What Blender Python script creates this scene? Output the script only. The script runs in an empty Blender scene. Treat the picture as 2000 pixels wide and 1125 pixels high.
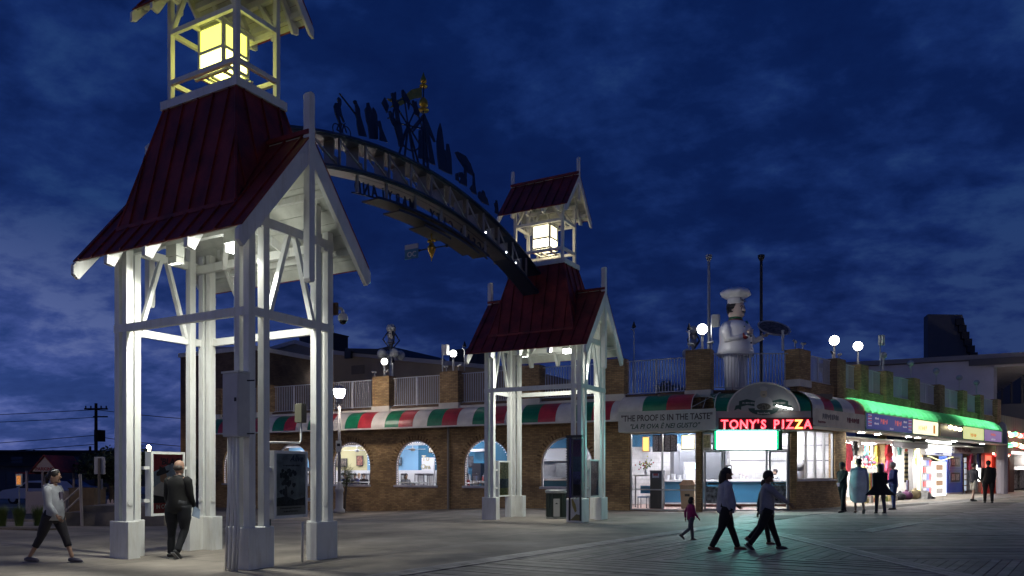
import bpy, math, random
from math import sin, cos, pi, radians, sqrt, atan2
from mathutils import Vector, Matrix
random.seed(7)
sc = bpy.context.scene
col = sc.collection
# ------------------------------------------------------------------ camera
cam_d = bpy.data.cameras.new('camera'); cam = bpy.data.objects.new('camera', cam_d); col.objects.link(cam)
sc.camera = cam
cam.location = (0, 0, 1.6); cam.rotation_euler = (pi/2, 0, 0)
cam_d.sensor_width = 36; cam_d.lens = 27.0; cam_d.shift_y = 0.1788
cam_d.clip_start = 0.1; cam_d.clip_end = 2000
# ------------------------------------------------------------------ sky (blue hour)
w = bpy.data.worlds.new('World'); sc.world = w; w.use_nodes = True
nt = w.node_tree; nt.nodes.clear()
def wn(t, **k):
    n = nt.nodes.new(t)
    for a, b in k.items(): setattr(n, a, b)
    return n
out = wn('ShaderNodeOutputWorld'); bg = wn('ShaderNodeBackground'); bg.inputs[1].default_value = 0.14
tc = wn('ShaderNodeTexCoord'); sky = wn('ShaderNodeTexSky', sky_type='NISHITA', sun_disc=False)
sky.sun_elevation = radians(-3.0); sky.sun_rotation = radians(-80); sky.altitude = 0; sky.air_density = 1.0; sky.dust_density = .6; sky.ozone_density = 4
sep = wn('ShaderNodeSeparateXYZ'); nt.links.new(tc.outputs['Generated'], sep.inputs[0])
def mth(op, a, b=None, clamp=False):
    n = wn('ShaderNodeMath', operation=op, use_clamp=clamp)
    for i, v in enumerate((a, b)):
        if v is None: continue
        if isinstance(v, (int, float)): n.inputs[i].default_value = v
        else: nt.links.new(v, n.inputs[i])
    return n.outputs[0]
zc = mth('ADD', mth('MAXIMUM', sep.outputs[2], 0.0), 0.30)
cmb = wn('ShaderNodeCombineXYZ')
nt.links.new(mth('DIVIDE', sep.outputs[0], zc), cmb.inputs[0]); nt.links.new(mth('DIVIDE', sep.outputs[1], zc), cmb.inputs[1])
mp = wn('ShaderNodeMapping'); mp.inputs['Rotation'].default_value = (0, 0, .5); mp.inputs['Scale'].default_value = (1.0, 1.15, 1); mp.inputs['Location'].default_value = (3.1, 1.7, 0)
nt.links.new(cmb.outputs[0], mp.inputs[0])
def noise(scale, det, rough, dist=0.0):
    n = wn('ShaderNodeTexNoise'); n.inputs['Scale'].default_value = scale; n.inputs['Detail'].default_value = det
    n.inputs['Roughness'].default_value = rough; n.inputs['Distortion'].default_value = dist
    nt.links.new(mp.outputs[0], n.inputs['Vector']); return n.outputs[0]
def ramp(fac, stops):
    r = wn('ShaderNodeValToRGB'); el = r.color_ramp.elements
    el[0].position, el[0].color = stops[0][0], stops[0][1]; el[1].position, el[1].color = stops[-1][0], stops[-1][1]
    for p, c in stops[1:-1]:
        e = el.new(p); e.color = c
    nt.links.new(fac, r.inputs[0]); return r.outputs[0]
n3 = noise(13, 6, .6, .1); n1 = noise(1.1, 4, .5, .1); n2 = noise(4.6, 9, .60, .12)
f = mth('ADD', mth('ADD', mth('MULTIPLY', n1, .36), mth('MULTIPLY', n2, .46)), mth('MULTIPLY', n3, .18))
cl = ramp(f, [(0.38, (.15, .25, .48, 1)), (0.46, (.23, .34, .60, 1)), (0.53, (.60, .62, .92, 1)), (0.60, (1.45, 1.2, 1.22, 1))])
# clear blue of the hour after sunset, a little lighter toward the western (left) horizon
el_f = ramp(sep.outputs[2], [(0.0, (.0125, .0165, .068, 1)), (0.10, (.0135, .026, .125, 1)), (0.30, (.0085, .024, .125, 1)), (0.75, (.0075, .025, .135, 1))])
west = mth('MULTIPLY', mth('MULTIPLY', mth('ADD', mth('MULTIPLY', sep.outputs[0], -1.0), -.1, True), 1.0, True), mth('SUBTRACT', 1.0, mth('MULTIPLY', sep.outputs[2], 3.4), True))
def mixc(bt, fac, a, b):
    m = wn('ShaderNodeMix', data_type='RGBA', blend_type=bt)
    m.clamp_factor = True
    for i, v in ((0, fac), (6, a), (7, b)):
        if isinstance(v, (int, float)): m.inputs[i].default_value = v
        elif isinstance(v, tuple): m.inputs[i].default_value = v
        else: nt.links.new(v, m.inputs[i])
    return m.outputs[2]
wc = wn('ShaderNodeCombineXYZ')
nt.links.new(mth('MULTIPLY', west, .22), wc.inputs[0]); nt.links.new(mth('MULTIPLY', west, .24), wc.inputs[1]); nt.links.new(mth('MULTIPLY', west, .72), wc.inputs[2])
base = mixc('MULTIPLY', 1.0, mixc('ADD', 1.0, el_f, wc.outputs[0]), cl)
# scaled so that 0.14 background strength gives the dusk level; the Nishita sky supplies its own share
tot = mixc('ADD', 1.0, sky.outputs[0], mixc('MULTIPLY', 1.0, base, (8.0, 10.2, 6.6, 1)))
nt.links.new(tot, bg.inputs[0]); nt.links.new(bg.outputs[0], out.inputs[0])
sc.view_settings.view_transform = 'Standard'; sc.view_settings.look = 'None'
sc.view_settings.exposure = 0; sc.view_settings.gamma = 1; sc.view_settings.use_curve_mapping = False
sc.cycles.use_denoising = True
try: sc.cycles.denoiser = 'OPENIMAGEDENOISE'
except Exception: pass
sc.cycles.sample_clamp_indirect = 4; sc.cycles.max_bounces = 6; sc.cycles.diffuse_bounces = 3; sc.cycles.glossy_bounces = 2
sc.cycles.transmission_bounces = 4; sc.cycles.transparent_max_bounces = 8
sc.cycles.caustics_reflective = False; sc.cycles.caustics_refractive = False
# ------------------------------------------------------------------ helpers
def ss(t):
    t = max(0., min(1., t)); return t*t*(3-2*t)
def gz(x, y):
    """height of the ground: flat plaza, falling a little toward the street on the left, rising toward the shops"""
    return -0.40*ss((y-19)/14)*ss((1-x)/10) + 0.10*ss((y-21)/6)*ss((x-6)/5)
def frame(x, y, z, dx, dy):
    """matrix whose X axis is the unit direction (dx,dy) and Z is up"""
    l = math.hypot(dx, dy); dx /= l; dy /= l
    return Matrix(((dx, -dy, 0, x), (dy, dx, 0, y), (0, 0, 1, z), (0, 0, 0, 1)))
_m = {}
def mat(name, c, rough=.6, metal=0., emit=None, es=0., noise_s=None, noise_a=.15, bump=0., spec=.5, alpha=None, trans=0., tint=None):
    if name in _m: return _m[name]
    m = bpy.data.materials.new(name); m.use_nodes = True; n = m.node_tree; b = n.nodes['Principled BSDF']
    b.inputs['Base Color'].default_value = (*c, 1); b.inputs['Roughness'].default_value = rough; b.inputs['Metallic'].default_value = metal
    b.inputs['Specular IOR Level'].default_value = spec
    if emit: b.inputs['Emission Color'].default_value = (*emit, 1); b.inputs['Emission Strength'].default_value = es
    if trans: b.inputs['Transmission Weight'].default_value = trans
    if alpha is not None: b.inputs['Alpha'].default_value = alpha
    if noise_s:
        t = n.nodes.new('ShaderNodeTexCoord'); no = n.nodes.new('ShaderNodeTexNoise'); no.inputs['Scale'].default_value = noise_s; no.inputs['Detail'].default_value = 7; no.inputs['Roughness'].default_value = .62
        n.links.new(t.outputs['Object'], no.inputs['Vector'])
        r = n.nodes.new('ShaderNodeValToRGB'); e = r.color_ramp.elements
        lo = tuple(max(0, v*(1-noise_a*1.6)) for v in c); hi = tuple(min(1, v*(1+noise_a)) for v in c)
        if tint: lo = tint
        e[0].position = .32; e[0].color = (*lo, 1); e[1].position = .66; e[1].color = (*hi, 1)
        n.links.new(no.outputs[0], r.inputs[0]); n.links.new(r.outputs[0], b.inputs['Base Color'])
        if bump:
            n2 = n.nodes.new('ShaderNodeTexNoise'); n2.inputs['Scale'].default_value = noise_s*9; n2.inputs['Detail'].default_value = 4
            n.links.new(t.outputs['Object'], n2.inputs['Vector'])
            bp = n.nodes.new('ShaderNodeBump'); bp.inputs['Strength'].default_value = bump; bp.inputs['Distance'].default_value = .01
            n.links.new(n2.outputs[0], bp.inputs['Height']); n.links.new(bp.outputs[0], b.inputs['Normal'])
    _m[name] = m; return m
def brickmat(name, c1, c2, mortar, bw=.215, bh=.072, ms=.009):
    m = bpy.data.materials.new(name); m.use_nodes = True; n = m.node_tree; b = n.nodes['Principled BSDF']; N = n.nodes.new; L = n.links.new
    t = N('ShaderNodeTexCoord'); s = N('ShaderNodeSeparateXYZ'); L(t.outputs['Object'], s.inputs[0])
    a = N('ShaderNodeMath'); a.operation = 'ADD'; L(s.outputs[0], a.inputs[0]); L(s.outputs[1], a.inputs[1])
    c = N('ShaderNodeCombineXYZ'); L(a.outputs[0], c.inputs[0]); L(s.outputs[2], c.inputs[1])
    br = N('ShaderNodeTexBrick'); L(c.outputs[0], br.inputs['Vector']); br.inputs['Scale'].default_value = 1
    br.inputs['Brick Width'].default_value = bw; br.inputs['Row Height'].default_value = bh; br.inputs['Mortar Size'].default_value = ms
    br.inputs['Mortar Smooth'].default_value = .3; br.inputs['Bias'].default_value = -.1
    br.inputs['Color1'].default_value = (*c1, 1); br.inputs['Color2'].default_value = (*c2, 1); br.inputs['Mortar'].default_value = (*mortar, 1)
    no = N('ShaderNodeTexNoise'); no.inputs['Scale'].default_value = 1.3; no.inputs['Detail'].default_value = 8; L(c.outputs[0], no.inputs['Vector'])
    r = N('ShaderNodeValToRGB'); r.color_ramp.elements[0].position = .3; r.color_ramp.elements[0].color = (.6, .58, .55, 1); r.color_ramp.elements[1].position = .7; r.color_ramp.elements[1].color = (1.15, 1.12, 1.08, 1); L(no.outputs[0], r.inputs[0])
    mx = N('ShaderNodeMix'); mx.data_type = 'RGBA'; mx.blend_type = 'MULTIPLY'; mx.inputs[0].default_value = 1; L(br.outputs['Color'], mx.inputs[6]); L(r.outputs[0], mx.inputs[7])
    L(mx.outputs[2], b.inputs['Base Color']); b.inputs['Roughness'].default_value = .85
    bp = N('ShaderNodeBump'); bp.inputs['Strength'].default_value = .6; bp.inputs['Distance'].default_value = .01; bp.invert = True; L(br.outputs['Fac'], bp.inputs['Height']); L(bp.outputs[0], b.inputs['Normal'])
    _m[name] = m; return m

class MB:
    """collects geometry for one mesh object"""
    def __init__(s): s.v = []; s.f = []
    def add(s, vs, fs):
        o = len(s.v); s.v += [tuple(v) for v in vs]; s.f += [tuple(o+i for i in f) for f in fs]; return s
    def box(s, x0, x1, y0, y1, z0, z1):
        return s.add([(x0,y0,z0),(x1,y0,z0),(x1,y1,z0),(x0,y1,z0),(x0,y0,z1),(x1,y0,z1),(x1,y1,z1),(x0,y1,z1)],
                     [(3,2,1,0),(4,5,6,7),(0,1,5,4),(1,2,6,5),(2,3,7,6),(3,0,4,7)])
    def prism(s, poly, d):
        """extrude a planar 3D polygon along vector d"""
        P = [Vector(p) for p in poly]; d = Vector(d); n = len(P)
        nn = Vector((0,0,0))
        for i in range(n): nn += P[i].cross(P[(i+1) % n])
        if nn.dot(d) > 0: P.reverse()
        Q = [p+d for p in P]
        return s.add(P+Q, [tuple(range(n)), tuple(range(2*n-1, n-1, -1))] + [(i, n+i, n+(i+1) % n, (i+1) % n)  for i in range(n)])
    def beam(s, a, b, w, h, up=(0,0,1)):
        a = Vector(a); b = Vector(b); d = (b-a).normalized(); up = Vector(up)
        if abs(d.dot(up)) > .98: up = Vector((1,0,0))
        x = d.cross(up).normalized(); y = x.cross(d)
        P = [a-x*w/2-y*h/2, a+x*w/2-y*h/2, a+x*w/2+y*h/2, a-x*w/2+y*h/2]
        return s.prism(P, b-a)
    def tube(s, pts, r, n=8, cap=True):
        pts = [Vector(p) for p in pts]; rs = r if isinstance(r, (list, tuple)) else [r]*len(pts); V = []; F = []
        u = None
        for i, p in enumerate(pts):
            d = (pts[min(i+1, len(pts)-1)]-pts[max(i-1, 0)]).normalized()
            if u is None: u = d.cross(Vector((0,0,1)) if abs(d.z) < .9 else Vector((1,0,0))).normalized()
            else: u = (u-d*u.dot(d)).normalized()
            v = d.cross(u)
            V += [p+(u*cos(2*pi*k/n)+v*sin(2*pi*k/n))*rs[i] for k in range(n)]
        for i in range(len(pts)-1):
            for k in range(n): F.append((i*n+k, i*n+(k+1) % n, (i+1)*n+(k+1) % n, (i+1)*n+k))
        if cap: F += [tuple(range(n-1, -1, -1)), tuple((len(pts)-1)*n+k for k in range(n))]
        return s.add(V, F)
    def lathe(s, prof, n=16, c=(0,0,0), sx=1., sy=1.):
        V = []; F = []
        for r, z in prof: V += [(c[0]+max(r, 1e-4)*cos(2*pi*k/n)*sx, c[1]+max(r, 1e-4)*sin(2*pi*k/n)*sy, c[2]+z) for k in range(n)]
        for i in range(len(prof)-1):
            for k in range(n): F.append((i*n+k, i*n+(k+1) % n, (i+1)*n+(k+1) % n, (i+1)*n+k))
        F += [tuple(range(n-1, -1, -1)), tuple((len(prof)-1)*n+k for k in range(n))]
        return s.add(V, F)
    def ball(s, c, r, n=14, m=8, sz=1., sx=1., sy=1.):
        return s.lathe([(r*sin(pi*i/m), -r*cos(pi*i/m)*sz) for i in range(m+1)], n, c, sx, sy)
    def quad(s, *p): return s.add(p, [tuple(range(len(p)))])
WM = {}
def mesh(name, mb):
    me = bpy.data.meshes.new(name); me.from_pydata(mb.v, [], mb.f); me.update(); return me
def tag(o, label=None, cat=None, group=None, kind=None):
    if label: o['label'] = label
    if cat: o['category'] = cat
    if group: o['group'] = group
    if kind: o['kind'] = kind
    return o
def thing(name, G, label, cat, group=None):
    o = bpy.data.objects.new(name, None); col.objects.link(o); o.empty_display_size = .2
    if not isinstance(G, Matrix): G = Matrix.Translation(G)
    o.matrix_basis = G; WM[o.name] = G.copy(); return tag(o, label, cat, group)
def put(name, me, parent=None, G=None, m=None):
    """link a mesh; G is the WORLD matrix of its own frame (default: the parent's frame)"""
    o = bpy.data.objects.new(name, me); col.objects.link(o)
    if m is not None:
        o.data.materials.clear(); o.data.materials.append(m)
    if parent is not None:
        PW = WM[parent.name]; G = PW if G is None else G
        o.parent = parent; o.matrix_basis = PW.inverted() @ G
    else:
        G = Matrix.Identity(4) if G is None else (G if isinstance(G, Matrix) else Matrix.Translation(G)); o.matrix_basis = G
    WM[o.name] = G.copy(); return o
def part(name, mb, m, parent=None, G=None, smooth=False, kind=None, label=None):
    me = mesh(name, mb) if isinstance(mb, MB) else mb
    me.materials.clear(); me.materials.append(m)
    if smooth: me.shade_smooth()
    return tag(put(name, me, parent, G), label, None, None, kind)
def solo(name, mb, m, G, label, cat, group=None, smooth=False):
    return tag(part(name, mb, m, None, G, smooth), label, cat, group)
def bevel(o, w=.008):
    b = o.modifiers.new('bevel', 'BEVEL'); b.width = w; b.segments = 2; b.limit_method = 'ANGLE'; return o
def copy_tree(o, parent=None, G=None):
    c = o.copy(); col.objects.link(c)
    if parent is not None: c.parent = parent
    if G is not None: c.matrix_basis = G if isinstance(G, Matrix) else Matrix.Translation(G)
    WM[c.name] = (WM[parent.name] @ c.matrix_basis) if parent is not None else c.matrix_basis.copy()
    for ch in o.children: copy_tree(ch, c)
    return c
def text(name, s, size, m, parent, G, ext=.004, shear=0., space=1., bold=0., align='CENTER', mirror=False, sx=1., smooth=False, label=None):
    if s[0] == '~':      # lettering that cannot be read in the photograph: a row of blurred strokes
        n = int(s[1:]); w_ = size*.62*sx; mb = MB(); rd = random.Random(n+int(size*100))
        for i in range(n):
            x = (i-n/2)*w_; a = rd.uniform(.0, .2)*size; c = rd.uniform(.5, .72)*size
            mb.box(x+w_*.08, x+w_*rd.uniform(.25, .4), -ext, ext, a*.4, c); mb.box(x+w_*.42, x+w_*rd.uniform(.7, .9), -ext, ext, rd.uniform(.0, .3)*size, rd.uniform(.4, .7)*size)
        return part(name, mb, m, parent, G, kind='stuff')
    cu = bpy.data.curves.new(name, 'FONT'); cu.body = s; cu.size = size; cu.extrude = ext; cu.shear = shear; cu.space_character = space
    cu.offset = bold; cu.align_x = align; cu.align_y = 'BOTTOM_BASELINE'; cu.resolution_u = 3
    t = bpy.data.objects.new('tmp', cu); col.objects.link(t)
    me = bpy.data.meshes.new_from_object(t.evaluated_get(bpy.context.evaluated_depsgraph_get()))
    bpy.data.objects.remove(t); bpy.data.curves.remove(cu)
    R = Matrix.Rotation(pi/2, 4, 'X') @ Matrix.Diagonal((-sx if mirror else sx, 1, 1, 1))
    me.transform(R)
    if mirror: me.flip_normals()
    me.name = name; me.materials.clear(); me.materials.append(m)
    o = put(name, me, parent, G); return tag(o, label)
def clip(poly, axis, lo, hi):
    for sgn, lim in ((1, lo), (-1, hi)):
        out_ = []
        for i in range(len(poly)):
            a, b = poly[i], poly[(i+1) % len(poly)]
            da, db = sgn*(a.dot(axis)-lim), sgn*(b.dot(axis)-lim)
            if da >= 0: out_.append(a)
            if (da > 0 > db) or (da < 0 < db): out_.append(a+(b-a)*(da/(da-db)))
        poly = out_
        if len(poly) < 3: return []
    return poly
def strips(poly, axis, pitch, gap=0., off=0.):
    poly = [Vector(p) for p in poly]; axis = Vector(axis).normalized()
    d = [p.dot(axis) for p in poly]; i0 = math.floor((min(d)-off)/pitch); R = []
    for i in range(i0, math.ceil((max(d)-off)/pitch)+1):
        q = clip(poly, axis, off+i*pitch+gap/2, off+(i+1)*pitch-gap/2)
        if len(q) >= 3:
            ar = sum(((q[k]-q[0]).cross(q[k+1]-q[0]) for k in range(1, len(q)-1)), Vector((0,0,0))).length/2
            if ar > 1e-3: R.append((i, q))
    return R
# ------------------------------------------------------------------ materials
WHITE = mat('white_paint', (.74, .745, .72), .42, noise_s=1.7, noise_a=.06, bump=.06)
_w = WHITE.node_tree; _wb = _w.nodes['Principled BSDF']; _t2 = _w.nodes.new('ShaderNodeTexCoord'); _p2 = _w.nodes.new('ShaderNodeMapping'); _p2.inputs['Scale'].default_value = (5, 5, .7); _w.links.new(_t2.outputs['Object'], _p2.inputs[0])
_q2 = _w.nodes.new('ShaderNodeTexNoise'); _q2.inputs['Scale'].default_value = 1.6; _q2.inputs['Detail'].default_value = 8; _q2.inputs['Roughness'].default_value = .7; _w.links.new(_p2.outputs[0], _q2.inputs['Vector'])
_c2 = _w.nodes.new('ShaderNodeValToRGB'); _c2.color_ramp.elements[0].position = .30; _c2.color_ramp.elements[0].color = (.84, .82, .77, 1); _c2.color_ramp.elements[1].position = .50; _c2.color_ramp.elements[1].color = (1, 1, 1, 1); _w.links.new(_q2.outputs[0], _c2.inputs[0])
_x2 = _w.nodes.new('ShaderNodeMix'); _x2.data_type = 'RGBA'; _x2.blend_type = 'MULTIPLY'; _x2.inputs[0].default_value = 1; _s2 = _wb.inputs['Base Color'].links[0].from_socket
_w.links.new(_s2, _x2.inputs[6]); _w.links.new(_c2.outputs[0], _x2.inputs[7]); _w.links.new(_x2.outputs[2], _wb.inputs['Base Color'])
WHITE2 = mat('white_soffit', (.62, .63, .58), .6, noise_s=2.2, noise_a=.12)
REDROOF = mat('red_metal_roof', (.21, .028, .020), .5, .25, noise_s=2.2, noise_a=.32)
CONC = mat('plaza_concrete', (.275, .242, .20), .8, noise_s=.55, noise_a=.26, bump=.22)
GRAYM = mat('galvanised_metal', (.36, .37, .38), .42, .7, noise_s=5, noise_a=.1)
DARK = mat('dark_metal', (.03, .03, .032), .5, .3)
NAVY = mat('navy_painted_steel', (.014, .026, .065), .4, .4, noise_s=2, noise_a=.12)
PLATE = mat('brushed_plate', (.30, .29, .285), .45, .5, noise_s=3, noise_a=.14)
GOLD = mat('gold_leaf', (.62, .38, .06), .3, .85, noise_s=6, noise_a=.15)
BRICK = brickmat('tan_brick', (.52, .345, .165), (.29, .18, .085), (.22, .17, .11))
BRICKD = brickmat('brown_brick', (.19, .12, .07), (.13, .08, .05), (.10, .075, .055))
STUCCO = mat('tan_stucco', (.30, .235, .165), .9, noise_s=.6, noise_a=.1, bump=.1)
TRIM = mat('cream_trim', (.66, .62, .55), .6, noise_s=1.2, noise_a=.12)
AW = {'r': mat('awning_red', (.46, .035, .045), .38, noise_s=1.6, noise_a=.22), 'w': mat('awning_white', (.66, .62, .56), .38, noise_s=1.6, noise_a=.12), 'g': mat('awning_green', (.012, .19, .085), .38, noise_s=1.6, noise_a=.2)}
FABRIC = {}
GLASS = bpy.data.materials.new('clear_glass'); GLASS.use_nodes = True
_n = GLASS.node_tree; _n.nodes.clear(); _o = _n.nodes.new('ShaderNodeOutputMaterial'); _t = _n.nodes.new('ShaderNodeBsdfTransparent'); _g = _n.nodes.new('ShaderNodeBsdfGlossy'); _g.inputs['Roughness'].default_value = .03
_t.inputs[0].default_value = (.93, .95, .95, 1)
_x = _n.nodes.new('ShaderNodeMixShader'); _f = _n.nodes.new('ShaderNodeFresnel'); _f.inputs[0].default_value = 1.45
_n.links.new(_f.outputs[0], _x.inputs[0]); _n.links.new(_t.outputs[0], _x.inputs[1]); _n.links.new(_g.outputs[0], _x.inputs[2]); _n.links.new(_x.outputs[0], _o.inputs[0])
def glow(name, c, s, sample=True):
    if name in _m: return _m[name]
    m = mat(name, (.6, .6, .6), .5, emit=c, es=s)
    if not sample: m.cycles.emission_sampling = 'NONE'
    return m
def lamp(name, kind, loc, energy, color, size=.1, rot=None, parent=None, spot=None, size_y=None):
    l = bpy.data.lights.new(name, kind); l.energy = energy; l.color = color
    if kind == 'AREA':
        l.size = size
        if size_y: l.shape = 'RECTANGLE'; l.size_y = size_y
    else: l.shadow_soft_size = size
    if spot: l.spot_size = radians(spot); l.spot_blend = .5
    o = bpy.data.objects.new(name, l); col.objects.link(o)
    if parent is not None: o.parent = parent
    o.location = loc
    if rot: o.rotation_euler = rot
    return o
# ------------------------------------------------------------------ ground
g = MB(); xs = [-300, -120, -60] + [-40+2*i for i in range(46)] + [70, 120, 300]; ys = [-60, -20, -5] + [0+2*i for i in range(36)] + [90, 140, 300, 900]
for j, y in enumerate(ys):
    for i, x in enumerate(xs): g.v.append((x, y, gz(x, y)))
for j in range(len(ys)-1):
    for i in range(len(xs)-1):
        a = j*len(xs)+i; g.f.append((a, a+1, a+1+len(xs), a+len(xs)))
_cm = CONC.node_tree; _N = _cm.nodes.new; _L = _cm.links.new; _b = _cm.nodes['Principled BSDF']
# large pour joints cut into the plaza
_tc = _N('ShaderNodeTexCoord'); _mp = _N('ShaderNodeMapping'); _mp.inputs['Rotation'].default_value = (0, 0, radians(29.3)); _L(_tc.outputs['Object'], _mp.inputs[0])
_br = _N('ShaderNodeTexBrick'); _br.offset = 0; _br.inputs['Scale'].default_value = 1; _br.inputs['Brick Width'].default_value = 3.1; _br.inputs['Row Height'].default_value = 3.1; _br.inputs['Mortar Size'].default_value = .012
_br.inputs['Color1'].default_value = (1, 1, 1, 1); _br.inputs['Color2'].default_value = (.88, .88, .9, 1); _br.inputs['Mortar'].default_value = (.35, .35, .35, 1); _L(_mp.outputs[0], _br.inputs['Vector'])
# darker worn stains and gum spots
_n3 = _N('ShaderNodeTexNoise'); _n3.inputs['Scale'].default_value = .23; _n3.inputs['Detail'].default_value = 9; _n3.inputs['Roughness'].default_value = .68; _L(_tc.outputs['Object'], _n3.inputs['Vector'])
_r3 = _N('ShaderNodeValToRGB'); _r3.color_ramp.elements[0].position = .36; _r3.color_ramp.elements[0].color = (.58, .57, .56, 1); _r3.color_ramp.elements[1].position = .58; _r3.color_ramp.elements[1].color = (1.05, 1.05, 1.05, 1); _L(_n3.outputs[0], _r3.inputs[0])
_vo = _N('ShaderNodeTexVoronoi'); _vo.inputs['Scale'].default_value = 1.7; _vo.inputs['Randomness'].default_value = 1; _L(_tc.outputs['Object'], _vo.inputs['Vector'])
_r4 = _N('ShaderNodeValToRGB'); _r4.color_ramp.elements[0].position = .045; _r4.color_ramp.elements[0].color = (.55, .55, .55, 1); _r4.color_ramp.elements[1].position = .06; _r4.color_ramp.elements[1].color = (1, 1, 1, 1); _L(_vo.outputs[0], _r4.inputs[0])
_m3 = _N('ShaderNodeMix'); _m3.data_type = 'RGBA'; _m3.blend_type = 'MULTIPLY'; _m3.inputs[0].default_value = 1; _L(_r3.outputs[0], _m3.inputs[6]); _L(_r4.outputs[0], _m3.inputs[7])
_m4 = _N('ShaderNodeMix'); _m4.data_type = 'RGBA'; _m4.blend_type = 'MULTIPLY'; _m4.inputs[0].default_value = 1; _L(_br.outputs['Color'], _m4.inputs[6]); _L(_m3.outputs[2], _m4.inputs[7])
_mx = _N('ShaderNodeMix'); _mx.data_type = 'RGBA'; _mx.blend_type = 'MULTIPLY'; _mx.inputs[0].default_value = 1
_src = _b.inputs['Base Color'].links[0].from_socket; _L(_src, _mx.inputs[6]); _L(_m4.outputs[2], _mx.inputs[7]); _L(_mx.outputs[2], _b.inputs['Base Color'])
tag(part('ground', g, CONC), kind='structure')
# street on the far left, one sheet above the ground
asph = mat('street_asphalt', (.055, .053, .052), .9, noise_s=1.2, noise_a=.2, bump=.3)
st = MB(); n = 24
for i in range(n+1):
    t = i/n; x = -90+t*76
    for y in (27.5+(-14-x)*.42, 36+(-14-x)*.42): st.v.append((x, y, gz(x, y)+.004))
for i in range(n): st.f.append((2*i, 2*i+2, 2*i+3, 2*i+1))
tag(part('street', st, asph), kind='structure')
kb = MB()
for i in range(30):
    x0 = -90+i*2.53; x1 = x0+2.5
    y0 = 27.2+(-14-x0)*.42; y1 = 27.2+(-14-x1)*.42
    kb.prism([(x0, y0, gz(x0, y0)-.05), (x1, y1, gz(x1, y1)-.05), (x1, y1+.2, gz(x1, y1)-.05), (x0, y0+.2, gz(x0, y0)-.05)], (0, 0, .15))
tag(part('kerb', kb, CONC), kind='structure')
# ------------------------------------------------------------------ boardwalk
def boardmat(name, c, s):
    m = mat(name, c, .62, noise_s=s, noise_a=.3, bump=.25); n = m.node_tree
    oi = n.nodes.new('ShaderNodeObjectInfo'); b = n.nodes['Principled BSDF']; src = b.inputs['Base Color'].links[0].from_socket
    mx = n.nodes.new('ShaderNodeMix'); mx.data_type = 'RGBA'; mx.blend_type = 'MULTIPLY'; mx.inputs[0].default_value = 1
    ge = n.nodes.new('ShaderNodeNewGeometry'); ad = n.nodes.new('ShaderNodeMath'); ad.operation = 'ADD'
    n.links.new(oi.outputs['Random'], ad.inputs[0]); n.links.new(ge.outputs['Random Per Island'], ad.inputs[1])
    r = n.nodes.new('ShaderNodeMapRange'); r.inputs[1].default_value = 0; r.inputs[2].default_value = 2; r.inputs[3].default_value = .42; r.inputs[4].default_value = 1.55
    n.links.new(ad.outputs[0], r.inputs[0]); n.links.new(src, mx.inputs[6]); n.links.new(r.outputs[0], mx.inputs[7]); n.links.new(mx.outputs[2], b.inputs['Base Color']); return m
WOOD = boardmat('weathered_boards', (.15, .142, .135), 2.3); WOODL = boardmat('pale_boards', (.23, .22, .21), 2.3)
SUB = mat('dark_joists', (.02, .02, .02), .9)
bw = thing('boardwalk', (8, 14, 0), None, None); bw['kind'] = 'structure'
tip = (6.07, 22.2)
def onleft(t): return (tip[0]-.6*t, tip[1]-.8*t)
A = (-4.2, 8.5); S1 = (-.3, 13.7); S2 = (6.7, 13.7)
wedge = [tip, onleft(.5), (-.3, 13.7), S2, (6.68, 21.6)]
L13 = tip[0]-(tip[1]-13.7)*.75
zones = [
 ('wedge', [tip, (L13, 13.7), (6.7, 13.7)], (.8, -.6), WOOD),
 ('near', [(L13, 13.7), (L13-5.5, 13.7-7.33), (L13-5.5, 3), (6.7, 3), (6.7, 13.7)], (.489, .872), WOOD),
 ('rightnear', [(6.7, 13.7), (6.7, 3), (30, 3), (30, 13.7)], (.8, -.62), WOOD),
 ('right', [tip, (6.7, 13.7), (30, 13.7), (30, 15.2), (9.1, 19.9), (24.5, 36.4), (21.5, 36.4)], (.05, 1), WOOD),
 ('rightfar', [(9.1, 19.9), (30, 15.2), (44, 28), (60, 72), (24.5, 36.4)], (-.12, 1), WOODL),
 ('promenade', [tip, (21.5, 36.4), (60, 76), (57, 78), (11.9, 28.2), (8.2, 27.2)], (.7, -.72), WOOD),
]
allp = []
def convexify(name, poly):
    if name == 'near': return [[(L13, 13.7), (L13-5.5, 13.7-7.33), (L13-5.5, 3), (6.7, 3), (6.7, 13.7)]]
    if name == 'right': return [[tip, (6.7, 13.7), (30, 13.7), (30, 15.2), (9.1, 19.9)], [tip, (9.1, 19.9), (24.5, 36.4), (21.5, 36.4)]]
    if name == 'promenade': return [[tip, (21.5, 36.4), (23.1, 39.6), (8.2, 27.2)], [(21.5, 36.4), (60, 76), (57, 78), (23.1, 39.6)], ]
    return [poly]
sub = MB()
for nm, poly, ax, m in zones:
    for k, pl in enumerate(convexify(nm, poly)):
        P = [(x, y, 0) for x, y in pl]
        for i, q in strips(P, (*ax, 0), .148, .014, k*.03):
            allp.append((min(v.y for v in q), nm, q, m))
        for i, q in strips(P, (0, 1, 0), 1.0): sub.add([(v.x, v.y, gz(v.x, v.y)+.004) for v in q], [tuple(range(len(q)))])
def facing(md):  # make ngons of the sheet look up
    return md
part('joist_layer', sub, SUB, bw, Matrix.Identity(4), kind='stuff')
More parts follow.
